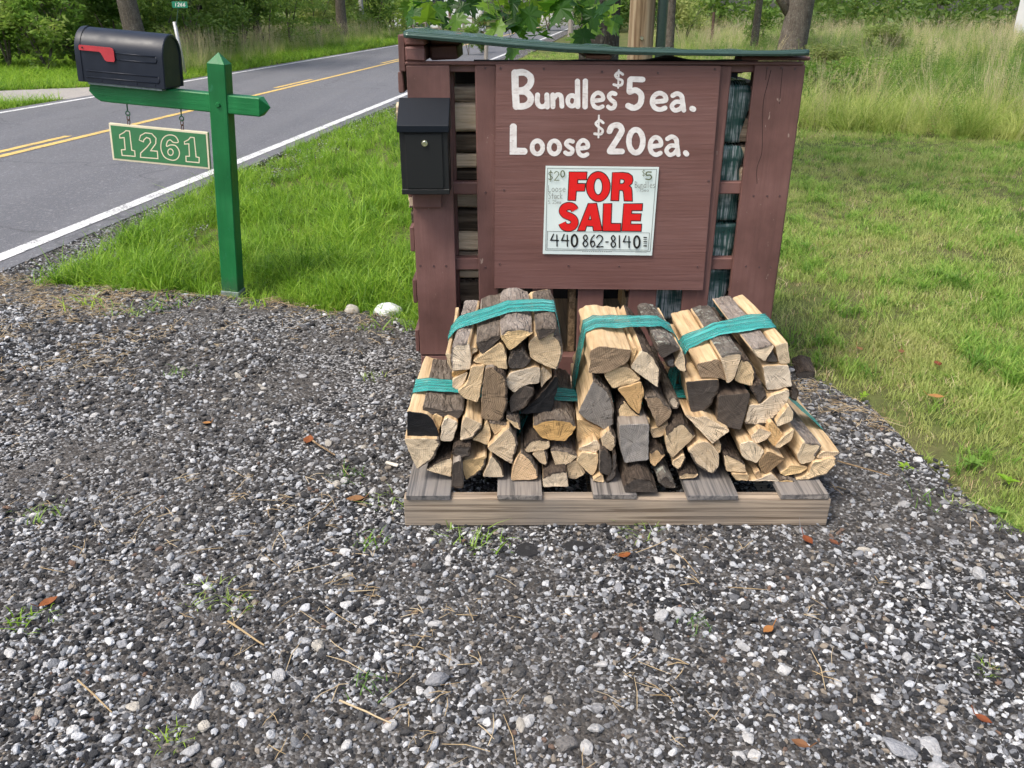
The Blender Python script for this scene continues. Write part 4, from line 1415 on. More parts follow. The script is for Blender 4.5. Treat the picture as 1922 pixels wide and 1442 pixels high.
S_c = [(304, 402), (290, 381), (260, 372), (228, 384), (217, 410), (234, 434), (264, 447), (292, 464), (302, 492), (288, 518), (258, 528), (226, 519), (212, 494)]
R_ = [(577, 131), (650, 132), (690, 138), (714, 156), (720, 182), (714, 208), (692, 226), (708, 240), (713, 262), (716, 334), (662, 333), (656, 272), (650, 258), (632, 256), (622, 256), (617, 331), (566, 330)]
Rh = [(628, 176), (656, 178), (664, 190), (660, 206), (648, 214), (625, 214)]
LET = [
    [[(265, 127), (388, 130), (385, 180), (322, 180), (320, 212), (376, 213), (372, 262), (312, 262), (306, 330), (256, 328)]],
    [ellipse(472, 232, 84, 106), ellipse(472, 232, 33, 62)],
    [R_, Rh],
    [[(402, 355), (458, 355), (498, 548), (440, 548), (434, 516), (386, 514), (376, 548), (326, 548)], [(414, 432), (426, 474), (398, 473)]],
    [[(512, 355), (567, 357), (562, 500), (632, 501), (630, 552), (505, 550)]],
    [[(658, 357), (789, 358), (786, 402), (712, 402), (709, 430), (779, 431), (774, 476), (706, 475), (704, 505), (782, 506), (779, 552), (644, 550)]],
]
mo, mr = MB(), MB()
for loops in LET:
    for l in loops:
        stroke(mo, l, 13, gm, True, False)
stroke(mo, S_c, 60, gm, False, True, caps=False)
LIFT[0] = 0.0012
for loops in LET:
    filled(mr, loops, gm)
stroke(mr, S_c, 49, gm, False, True, caps=False)
# border lines
for a_, b_ in (((106, 99), (893, 108)), ((893, 108), (846, 700)), ((846, 700), (92, 690)), ((92, 690), (106, 99)), ((106, 554), (842, 566)), ((842, 566), (832, 690)), ((832, 690), (101, 680)), ((101, 680), (106, 554))):
    stroke(mo, [a_, b_], 2.6, gm, False, False)
mr.build('red_letters', M['sign_red'], sboard)
# phone number in doubled marker strokes
GL = {
    '0': [([(.5, 0), (.95, .25), (.95, .75), (.5, 1), (.05, .75), (.05, .25)], True)],
    '1': [([(.5, 0), (.5, 1)], False)],
    '2': [([(.05, .2), (.4, 0), (.9, .15), (.8, .45), (.05, 1)], False), ([(.05, 1), (1, .97)], False)],
    '4': [([(.35, 0), (.02, .5), (.95, .52)], False), ([(.75, .05), (.78, 1)], False)],
    '5': [([(.9, 0), (.2, .02), (.15, .42), (.7, .4), (.95, .7), (.6, 1), (.05, .92)], False)],
    '6': [([(.8, 0), (.25, .3), (.05, .7), (.4, 1), (.9, .8), (.6, .5), (.15, .65)], False)],
    '7': [([(.05, .02), (.95, 0), (.4, 1)], False)],
    '8': [([(.5, 0), (.88, .22), (.5, .46), (.12, .22)], True), ([(.5, .48), (.95, .74), (.5, 1), (.05, .74)], True)],
    '$': [([(.9, .18), (.5, .06), (.12, .28), (.5, .5), (.92, .7), (.5, .92), (.08, .82)], False), ([(.55, -.1), (.45, 1.1)], False)],
    '-': [([(.05, .55), (.95, .55)], False)],
    '.': [([(.4, .97), (.55, 1)], False)],
    'L': [([(.1, 0), (.1, 1), (.9, .98)], False)],
    'S': [([(.9, .1), (.45, 0), (.15, .25), (.8, .65), (.6, 1), (.05, .9)], False)],
    'B': [([(.1, 0), (.1, 1)], False), ([(.1, .02), (.75, .12), (.7, .42), (.1, .48), (.9, .65), (.8, .95), (.1, 1)], False)],
    'o': [([(.5, .4), (.95, .7), (.5, 1), (.05, .7)], True)],
    's': [([(.85, .45), (.3, .45), (.3, .65), (.8, .8), (.6, 1), (.1, .97)], False)],
    'e': [([(.1, .7), (.9, .66), (.6, .4), (.1, .65), (.4, 1), (.9, .92)], False)],
    't': [([(.5, .1), (.5, 1)], False), ([(.1, .42), (.95, .4)], False)],
    'a': [([(.85, .45), (.3, .45), (.05, .8), (.4, 1), (.85, .6)], False), ([(.85, .42), (.92, 1)], False)],
    'c': [([(.85, .5), (.4, .42), (.08, .72), (.4, 1), (.9, .92)], False)],
    'k': [([(.15, .05), (.15, 1)], False), ([(.85, .4), (.15, .72), (.9, 1)], False)],
    'u': [([(.1, .42), (.12, .85), (.5, 1), (.85, .8)], False), ([(.87, .42), (.9, 1)], False)],
    'n': [([(.12, .42), (.12, 1)], False), ([(.12, .6), (.5, .42), (.85, .6), (.88, 1)], False)],
    'd': [([(.8, .55), (.3, .45), (.08, .75), (.4, 1), (.82, .8)], False), ([(.85, 0), (.86, 1)], False)],
    'l': [([(.5, 0), (.5, 1)], False)],
}
def write(mbx, ch, x, y, w, h, pen):
    for pts, cl in GL[ch]:
        stroke(mbx, [(x + a * w, y + b * h) for a, b in pts], pen, gm, cl, len(pts) > 3)
for ch, x, w in (('4', 128, 60), ('4', 206, 56), ('0', 280, 40), ('8', 360, 38), ('6', 414, 36), ('2', 458, 48), ('-', 526, 18), ('8', 562, 36), ('1', 612, 24), ('4', 652, 54), ('0', 730, 40)):
    yy = 572 + (x - 128) * 0.021
    write(mo, ch, x, yy + 4, w, 84, 9 if ch != '0' else 14)
    write(mo, ch, x + 5, yy + 1, w - 6, 88, 4)
for k in range(5):
    stroke(mo, [(798, 598 + k * 15), (823, 599 + k * 15)], (9, 5, 8, 4, 9)[k], gm, False, False, caps=False)
for x0, x1, y in ((356, 576, 699), (738, 822, 704)):
    for k in range(14):
        xx = x0 + (x1 - x0) * k / 14
        stroke(mo, [(xx, y + k * .1), (xx + (x1 - x0) / 24, y + k * .1)], 2.4, gm, False, False, caps=False)
mo.build('black_print', M['ink'], sboard)
mp_, mq_, mp2, mq2 = MB(), MB(), MB(), MB()
for ch, x, y, w, h in (('$', 112, 120, 32, 66), ('2', 154, 122, 36, 64)):
    write(mq_, ch, x, y, w, h, 5)
write(mq_, '0', 202, 116, 26, 46, 7)
write(mq2, '$', 786, 112, 26, 42, 3)
write(mq2, '5', 812, 126, 46, 54, 8)
for s_, x, y, w, h, g in (('Loose', 110, 222, 21, 46, 5), ('Stack', 112, 274, 17, 44, 4), ('5.25ea', 110, 328, 13, 26, 3), ('Bundles', 735, 194, 18, 44, 3.5), ('.75ea', 748, 244, 14, 22, 4)):
    for k, ch in enumerate(s_):
        if ch == '.':
            write(mp_ if x < 400 else mp2, '.', x + k * (w + g), y, w * .5, h, 3)
        else:
            write(mp_ if x < 400 else mp2, ch, x + k * (w + g), y, w, h, 3.2 if h > 30 else 2.2)
for m_x, nm_, mt_ in ((mq_, 'marker_price', 'pen_olive'), (mq2, 'marker_price', 'pen_olive'), (mp_, 'marker_note', 'pen'), (mp2, 'marker_note', 'pen')):
    m_x.build(nm_, M[mt_], sboard)

# ------------------------------------------------------------------ mailbox on its green post
PB = W(438, 552, Z=0)
YAW, TILT = R(-4), R(4.7)
def arm_frame(name, label, cat, off, group=None):
    m = Matrix.Rotation(YAW, 4, 'Z') @ Matrix.Rotation(TILT, 4, 'Y')
    p = Vector((PB.x, PB.y, 0)) + (m @ Vector(off))
    return thing(name, label, cat, p, m.to_euler(), group)
post = arm_frame('mailbox_post', 'leaning green painted wooden mailbox post with cross arm', 'post', (0, 0, 0))
PH = 0.044
mb = MB()
n = 14
vs, fs = [], []
zs = [-0.05, 0.0, 0.2, 0.4, 0.6, 0.8, 0.95, 1.145]
for z in zs:
    b = 0.004
    for x, y in ((-PH + b, -PH), (PH - b, -PH), (PH, -PH + b), (PH, PH - b), (PH - b, PH), (-PH + b, PH), (-PH, PH - b), (-PH, -PH + b)):
        k = 1 + 0.012 * noise.noise(Vector((x * 20, y * 20, z * 6)))
        vs.append((x * k, y * k, z))
for i in range(len(zs) - 1):
    for k in range(8):
        fs.append((i * 8 + k, i * 8 + (k + 1) % 8, i * 8 + 8 + (k + 1) % 8, i * 8 + 8 + k))
vs.append((0, 0, 1.195))
for k in range(8):
    fs.append(((len(zs) - 1) * 8 + k, (len(zs) - 1) * 8 + (k + 1) % 8, len(vs) - 1))
mb.add(vs, fs)
mb.build('upright', M['green_post'], post, local=True)
mb = MB(); mb.box((-PH - .004, -PH - .004, -0.03), (PH + .004, PH + .004, 0.028), 0.003)
mb.build('grey_footing', M['concrete'], post, local=True)
AZ = 0.967
AH = 0.043
# arm: left end with rounded lower corner, right end a low pyramid; set 2 mm in front of the post's face
mb = MB()
ay0, ay1 = -PH + 0.006, PH - 0.004
prof = [(-0.623, AZ + AH - 0.012), (-0.630, AZ + 0.008), (-0.606, AZ - AH + 0.016), (-0.580, AZ - AH + 0.002), (-0.53, AZ - AH)]
seg = [(-0.4, 0), (-0.25, 0), (-0.10, 0), (0.05, 0)]
bot = prof + [(x, AZ - AH + 0.0015 * noise.noise(Vector((x * 9, 1, 1)))) for x, _ in seg] + [(0.196, AZ - AH)]
topl = [(0.196, AZ + AH)] + [(x, AZ + AH + 0.0015 * noise.noise(Vector((x * 9, 5, 1)))) for x, _ in reversed(seg)] + [(-0.53, AZ + AH), (-0.618, AZ + AH)]
loop = bot + topl
m_ = len(loop)
ib = 0.005
cxm, czm = -0.2, AZ
def inset(x, z):
    return (x, z + (ib if z < AZ else -ib))
vs = [(inset(x, z)[0], ay0, inset(x, z)[1]) for x, z in loop] + [(x, ay0 + ib, z) for x, z in loop] + [(x, ay1 - ib, z) for x, z in loop] + [(inset(x, z)[0], ay1, inset(x, z)[1]) for x, z in loop]
fs = [tuple(range(m_)), tuple(3 * m_ + k for k in range(m_ - 1, -1, -1))]
ir = len(bot) - 1
for r_i in range(3):
    for k in range(m_):
        if k == ir:
            continue
        fs.append((r_i * m_ + k, (r_i + 1) * m_ + k, (r_i + 1) * m_ + (k + 1) % m_, r_i * m_ + (k + 1) % m_))
tip = len(vs); vs.append((0.240, 0, AZ))
for r_i in range(3):
    fs.append((r_i * m_ + ir, (r_i + 1) * m_ + ir, tip)); fs.append(((r_i + 1) * m_ + ir + 1, r_i * m_ + ir + 1, tip))
fs.append((ir, tip, ir + 1)); fs.append((3 * m_ + ir, 3 * m_ + ir + 1, tip))
mb.add(vs, fs)
mb.build('cross_arm', M['green_arm'], post, local=True)
mb = MB(); mb.tube([(0.0, -PH - 0.0005, AZ - 0.005), (0.0, -PH - 0.009, AZ - 0.005)], [0.013, 0.009], 8)
mb.build('bolt', M['green_post'], post, local=True)

mbx = arm_frame('mailbox', 'dark blue-black metal mailbox with red flag on the green arm', 'mailbox', (-0.435, 0.02, AZ + AH + 0.001))
ML, MW, MHs, MHt = 0.405, 0.205, 0.138, 0.242
def box_section(inset=0.0, zoff=0.0):
    w = MW / 2 - inset
    pts = [(-w, 0.004 + zoff), (-w, MHs * 0.5), (-w, MHs)]
    for k in range(1, 16):
        a = math.pi * k / 16
        pts.append((-w * math.cos(a), MHs + (MHt - MHs - inset) * math.sin(a)))
    pts += [(w, MHs), (w, MHs * 0.5), (w, 0.004 + zoff)]
    return pts
def shell(x_list, name, mat, parent, capL=True, capR=True):
    mb = MB()
    vs, fs = [], []
    n = None
    for x, ins in x_list:
        s_ = box_section(ins)
        n = len(s_)
        vs += [(x, y, z) for y, z in s_]
    for i in range(len(x_list) - 1):
        for k in range(n):
            fs.append((i * n + k, i * n + (k + 1) % n, (i + 1) * n + (k + 1) % n, (i + 1) * n + k))
    if capL: fs.append(tuple(range(n - 1, -1, -1)))
    if capR: fs.append(tuple((len(x_list) - 1) * n + k for k in range(n)))
    mb.add(vs, fs)
    o = mb.build(name, mat, parent, local=True)
    for p in o.data.polygons:
        p.use_smooth = len(p.vertices) == 4
    e = o.modifiers.new('edge', 'EDGE_SPLIT'); e.split_angle = R(35)
    return o
hl = ML / 2
body = shell([(-hl, 0.0), (hl - 0.004, 0.0), (hl, 0.003), (hl, 0.012), (hl - 0.006, 0.016), (hl - 0.006, 0.03)], 'body', M['box_metal'], mbx)
shell([(-hl - 0.016, 0.004), (-hl - 0.013, -0.001), (-hl - 0.003, -0.003), (-hl + 0.014, -0.003)], 'door', M['box_metal'], mbx, True, False)
def rib(z, x0, x1, h=0.0035):
    mb = MB(); yy = -MW / 2
    for dz in (0.014, -0.014):
        mb.tube([(x0, yy, z + dz), (x1, yy, z + dz)], h * 0.8, 6)
    mb.tube([(x1, yy, z + 0.014), (x1 + 0.006, yy, z), (x1, yy, z - 0.014)], h * 0.8, 6)
    return mb.build('pressed_rib', M['box_metal'], body, smooth=True, local=True)
rib(MHs - 0.008, -hl + 0.17, hl - 0.035)
rib(0.042, -hl + 0.03, hl - 0.03)
mb = MB(); mb.box((-hl + 0.03, -MW / 2 + 0.006, -0.006), (hl - 0.02, MW / 2 - 0.006, 0.005), 0.001)
mb.build('base_plate', M['concrete'], mbx, local=True)
for k in range(4):
    mb = MB(); x = -hl + 0.10 + k * 0.085
    mb.tube([(x, -MW / 2, 0.017), (x, -MW / 2 - 0.003, 0.017)], [0.004, 0.003], 8)
    mb.build('rivet', M['box_metal'], body, local=True)
# flag lying level along the side
fx0 = -hl + 0.012
fz = MHs + 0.012
fl = [(0, 0.012), (0.006, 0.017), (0.148, 0.017), (0.162, 0.012), (0.166, 0.0), (0.166, -0.038), (0.160, -0.045), (0.128, -0.045), (0.118, -0.040), (0.104, -0.012), (0.096, -0.006), (0.004, -0.006), (0, -0.002)]
mb = MB(); k = len(fl)
yf = -MW / 2 - 0.007
vs = [(fx0 + x, yf, fz + z) for x, z in fl] + [(fx0 + x, yf + 0.0035, fz + z) for x, z in fl]
mb.add(vs, [tuple(range(k)), tuple(range(2 * k - 1, k - 1, -1))] + [(i, (i + 1) % k, k + (i + 1) % k, k + i) for i in range(k)])
flag = mb.build('flag', M['flag_red'], mbx, local=True)
mb = MB(); mb.tube([(fx0 + 0.018, yf - 0.002, fz + 0.006), (fx0 + 0.018, -MW / 2, fz + 0.006)], 0.004, 10)
mb.build('flag_pivot', M['dark'], flag, local=True)

# hanging house number
SW_, SH_ = 0.492, 0.178
nsign = arm_frame('house_number_sign', 'green hanging plaque reading 1261 in cream outline on two chains', 'sign', (-0.316, -0.012, AZ - AH - 0.098))
mb = MB(); mb.box((-SW_ / 2, -0.010, -SH_), (SW_ / 2, 0.010, 0.0), 0.002)
plq = mb.build('plaque', M['cream'], nsign, local=True)
mb = MB(); mb.box((-SW_ / 2 + 0.010, -0.0115, -SH_ + 0.010), (SW_ / 2 - 0.010, -0.0095, -0.010), 0.0004)
mb.build('green_face', M['sign_green'], plq, local=True)
hg = homography([(463, 948), (1350, 1015), (1362, 1340), (490, 1268)], [(-SW_ / 2, 0), (SW_ / 2, 0), (SW_ / 2, -SH_), (-SW_ / 2, -SH_)])
def nm(x, y, l):
    u, v = hg(x, y); return Vector((u, -0.0117 - l * .5, v))
mb = MB(); LIFT[0] = 0.0002
D1 = [(560, 1050), (600, 1028), (618, 1012), (650, 1015), (664, 1180), (690, 1186), (692, 1233), (577, 1226), (572, 1178), (606, 1176), (600, 1072), (562, 1076)]
D1b = [(1138, 1100), (1176, 1082), (1194, 1060), (1228, 1062), (1240, 1230), (1268, 1236), (1265, 1281), (1148, 1272), (1148, 1226), (1180, 1226), (1178, 1117), (1140, 1120)]
D2 = [(734, 1092), (746, 1052), (790, 1028), (848, 1034), (884, 1074), (880, 1120), (832, 1182), (892, 1186), (895, 1250), (740, 1241), (742, 1204), (800, 1152), (835, 1110), (828, 1078), (800, 1068), (776, 1088), (770, 1106)]
D6 = [(1082, 1092), (1078, 1107), (1038, 1106), (1012, 1086), (986, 1100), (976, 1142), (1012, 1130), (1058, 1136), (1088, 1180), (1084, 1228), (1050, 1260), (1000, 1258), (952, 1232), (926, 1170), (932, 1100), (966, 1056), (1015, 1042), (1060, 1056)]
for d in (D1, D1b, D2):
    stroke(mb, d, 9, nm, True, False)
stroke(mb, D6, 9, nm, True, True)
stroke(mb, ellipse(1010, 1192, 24, 28, 14), 9, nm, True, True)
mb.build('number_1261', M['cream'], plq, local=True)
for px in (-0.148, 0.118):
    mb = MB()
    mb.tube([(px, 0, 0.098), (px, 0, 0.062)], 0.0035, 6)
    mb.tube([(px + 0.010 * math.cos(a), 0, 0.052 + 0.011 * math.sin(a)) for a in [2 * math.pi * k / 12 for k in range(13)]], 0.003, 6, cap=False)
    mb.build('eye_hook', M['hook_green'], nsign, local=True)
    for z, ver in ((0.032, True), (0.010, False)):
        mb = MB()
        ex, ez = 0.0065, 0.014
        mb.tube([(px + ex * math.cos(a) * (1 if ver else .9), ex * math.sin(a) * (0.35 if ver else 0.8), z + ez * math.sin(a + 0.0)) for a in [2 * math.pi * k / 12 for k in range(13)]], 0.0022, 6, cap=False)
        mb.build('chain_link', M['rust'], nsign, local=True)

# ------------------------------------------------------------------ pallet in front
YF = 2.022
pallet = thing('pallet', 'weathered wooden pallet on the gravel carrying the wrapped firewood', 'pallet', (0.30, 2.45, 0.0))
PX0, PX1 = W(760, 985, Y=YF).x, W(1552, 985, Y=YF).x
DT = 0.117
for y in (YF, 2.45, 2.86):
    board('stringer', (PX0, y, 0.0085), (PX1, y + 0.040, 0.100), M['stringer'], pallet, 0.003)
for a, b in ((762, 845), (934, 1018), (1113, 1196), (1290, 1385), (1466, 1556)):
    x0, x1 = W(a, 930, Y=YF).x, W(b, 930, Y=YF).x
    board('deck_board', (x0, YF - 0.004 + rnd.uniform(-.004, .004), 0.1005), (x1, 2.905, DT), M['deck'], pallet, 0.002)
for a, b in ((770, 850), (1113, 1200), (1455, 1545)):
    x0, x1 = W(a, 990, Y=YF).x, W(b, 990, Y=YF).x
    board('bottom_board', (x0, YF + 0.004, 0.0), (x1, 2.9, 0.008), M['stringer'], pallet, 0.002)

# ------------------------------------------------------------------ logs
def resample(poly, step=0.011):
    out = []
    n = len(poly)
    for i in range(n):
        a = Vector(poly[i]); b = Vector(poly[(i + 1) % n])
        m = max(1, int((b - a).length / step + 0.5))
        for k in range(m):
            out.append(a + (b - a) * (k / m))
    return out

def soften(poly):
    """round the gentle corners of an outline, keep the sharp ones"""
    P = [Vector(p) for p in poly]
    n = len(P); out = []
    for i in range(n):
        a, b, c = P[i - 1], P[i], P[(i + 1) % n]
        u, v = (b - a), (c - b)
        if u.length < 1e-6 or v.length < 1e-6:
            out.append(tuple(b)); continue
        turn = abs(math.degrees(math.atan2(u.x * v.y - u.y * v.x, u.dot(v))))
        if turn < 62:
            k = 0.30
            p0 = b - u * k; p1 = b + v * k
            for t in (0, .33, .67, 1):
                out.append(tuple((p0 * (1 - t) + b * t) * (1 - t) + (b * (1 - t) + p1 * t) * t))
        else:
            out.append(tuple(b - u.normalized() * min(.004, u.length * .2))); out.append(tuple(b + v.normalized() * min(.004, v.length * .2)))
    return out

BDIR = {'t': (0, 1), 'b': (0, -1), 'l': (-1, 0), 'r': (1, 0), 'tl': (-.7, .7), 'tr': (.7, .7), 'br': (.7, -.7), 'bl': (-.7, -.7)}
LOGN = [0]
def make_log(poly, start, length, end='f', side='f', bk='', bkind='g', parent=None, axis='y', drift=(0, 0), name='log', local_split=None):
    """a split log: its end outline (two coordinates across the log) carried along its length"""
    LOGN[0] += 1
    sd = LOGN[0] * 3.7
    area = sum(poly[i][0] * poly[(i + 1) % len(poly)][1] - poly[(i + 1) % len(poly)][0] * poly[i][1] for i in range(len(poly)))
    if area < 0:
        poly = poly[::-1]
    ring = resample(soften(poly), 0.0085)
    n = len(ring)
    c = sum(ring, Vector((0, 0))) / n
    rad = max((p - c).length for p in ring)
    pith = max(poly, key=lambda q: (Vector(q) - c).length)
    if bk:
        d = Vector(BDIR[bk[:2]] if bk != 'all' else (0, 0.01))
        pith = c - d * rad * 0.9
    pith = Vector(pith)
    norms = []
    for i in range(n):
        e = ring[(i + 1) % n] - ring[i - 1]
        nn = Vector((e.y, -e.x))
        norms.append(nn.normalized() if nn.length > 1e-9 else Vector((1, 0)))
    isb = []
    for i in range(n):
        e = ring[(i + 1) % n] - ring[i]
        nn = Vector((e.y, -e.x)).normalized() if e.length > 1e-9 else norms[i]
        isb.append(bk == 'all' or (bk and nn.dot(Vector(BDIR[bk]).normalized()) > 0.45))
    NS = 9
    vs, fs, ms, ec = [], [], [], []
    def put(q, s):
        if axis == 'y':
            vs.append((q.x, start + s, q.y))
        else:
            vs.append((start + s, q.x, q.y))
        ec.append((q.x - pith.x, q.y - pith.y, 0.0))
    tw = rnd.uniform(-.12, .12)
    for j in range(NS):
        t = j / (NS - 1)
        s = t * length
        off = Vector(drift) * t + Vector((0.006 * noise.noise(Vector((sd, t * 2.2, 0))), 0.006 * noise.noise(Vector((sd, t * 2.2, 7))))) * t
        k = 1 + 0.07 * noise.noise(Vector((sd, t * 1.7, 3))) * t
        ca, sa = math.cos(tw * t), math.sin(tw * t)
        for i, p in enumerate(ring):
            q = p - c
            amp = 0.0042 if isb[i] or isb[i - 1] else 0.0026
            d = amp * (noise.noise(Vector((sd + p.x * 60, p.y * 60, s * 14))) + 0.6 * noise.noise(Vector((sd + p.x * 150, p.y * 150, s * 40))))
            if j == 0:
                d = d * 0.7 + 0.0012 * noise.noise(Vector((sd + p.x * 310, p.y * 310, 4)))
            q = Vector((q.x * ca - q.y * sa, q.x * sa + q.y * ca)) * k + norms[i] * d
            ss = s + (0.003 * noise.noise(Vector((p.x * 40 + sd, p.y * 40, 2))) if j in (0, NS - 1) else 0)
            put(c + q + off, ss)
    for j in range(NS - 1):
        for i in range(n):
            i2 = (i + 1) % n
            fs.append((j * n + i, j * n + i2, (j + 1) * n + i2, (j + 1) * n + i))
            ms.append(2 if isb[i] else 1)
    # ends: an inner ring and a centre
    for j, sg in ((0, 1), (NS - 1, -1)):
        base = [Vector((vs[j * n + i][0], vs[j * n + i][2])) if axis == 'y' else Vector((vs[j * n + i][1], vs[j * n + i][2])) for i in range(n)]
        cc = sum(base, Vector((0, 0))) / n
        s0 = 0.0 if j == 0 else length
        prev = [j * n + i for i in range(n)]
        for lev in range(2):
            b0 = len(vs)
            for i in range(n):
                w = base[i] - cc
                if lev == 0:
                    rim = (0.0058 + 0.003 * noise.noise(Vector((sd + i * .5, 1, 1)))) if (isb[i] or isb[i - 1]) else 0.002
                    q = cc + w * max(0.5, 1 - rim / max(w.length, 1e-4))
                else:
                    q = cc + w * 0.5
                put(q, s0 + (0.0025 if j == 0 else -0.0025) * noise.noise(Vector((q.x * 50 + sd, q.y * 50, 5))) - (0.0012 if j == 0 and lev == 0 else 0))
            for i in range(n):
                i2 = (i + 1) % n
                fs.append((prev[i2], prev[i], b0 + i, b0 + i2)); ms.append(2 if lev == 0 and isb[i] else 0)
            prev = [b0 + i for i in range(n)]
        put(cc, s0)
        for i in range(n):
            fs.append((prev[(i + 1) % n], prev[i], len(vs) - 1)); ms.append(0)
    off = Vector((0, 0, 0))
    if parent is not None:
        off = Vector(parent.location)
    me = bpy.data.meshes.new(name)
    me.from_pydata([(x - off.x, y - off.y, z - off.z) for x, y, z in vs], [], fs)
    sm = (local_split or SPLIT)[side]
    for m in (ENDS[end], sm, BARK[bkind] if axis == 'y' else BARK[bkind]):
        me.materials.append(m)
    me.polygons.foreach_set('material_index', ms)
    a = me.attributes.new('endco', 'FLOAT_VECTOR', 'POINT')
    a.data.foreach_set('vector', [x for q in ec for x in q])
    bm = bmesh.new(); bm.from_mesh(me)
    bmesh.ops.recalc_face_normals(bm, faces=bm.faces)
    bm.to_mesh(me); bm.free()
    # soft shading along bark, crisp at split edges
    o = link(name, me, parent)
    return o

def hull(pts):
    P = sorted(set((round(x, 5), round(y, 5)) for x, y in pts))
    def half(Q):
        h = []
        for p in Q:
            while len(h) > 1 and (h[-1][0] - h[-2][0]) * (p[1] - h[-2][1]) - (h[-1][1] - h[-2][1]) * (p[0] - h[-2][0]) <= 0:
                h.pop()
            h.append(p)
        return h[:-1]
    return half(P) + half(P[::-1])

def film_wrap(pts, s0, s1, parent, mat, axis='y', grow=0.004, slant=0.0):
    h = [Vector(p) for p in hull(pts)]
    c = sum(h, Vector((0, 0))) / len(h)
    h = [p + (p - c).normalized() * grow for p in h]
    ring = resample([tuple(p) for p in h], 0.012)
    n = len(ring); NR = 12
    vs, fs = [], []
    sd = rnd.uniform(0, 99)
    for j in range(NR + 1):
        t = j / NR
        for i, p in enumerate(ring):
            a = i / n * 2 * math.pi
            w = 0.5 + 0.5 * noise.noise(Vector((math.cos(a) * 1.2 + sd, math.sin(a) * 1.2, 0)))
            mid = (s0 + s1) / 2 + slant * (p.x - c.x) + 0.006 * noise.noise(Vector((math.cos(a) * 2 + sd, math.sin(a) * 2, 5)))
            half = (s1 - s0) / 2 * (0.78 + 0.4 * w)
            s = mid + half * (2 * t - 1)
            q = p + (p - c).normalized() * (0.0030 * noise.noise(Vector((t * 9 + sd + 1.5 * math.sin(3 * a), math.cos(a) * 3.5, math.sin(a) * 3.5))) + 0.0016 * noise.noise(Vector((t * 24, a * 9, sd))))
            vs.append((q.x, s, q.y) if axis == 'y' else (s, q.x, q.y))
    for j in range(NR):
        for i in range(n):
            i2 = (i + 1) % n
            fs.append((j * n + i, j * n + i2, (j + 1) * n + i2, (j + 1) * n + i))
    mb = MB(); mb.add(vs, fs)
    o = mb.build('film_wrap', mat, parent, smooth=True)
    m = o.modifiers.new('thickness', 'SOLIDIFY'); m.thickness = 0.0006
    return o

Z4 = (4.507, 740, 420); Z5 = (3.795, 740, 640); Z6 = (2.8845, 1040, 520)
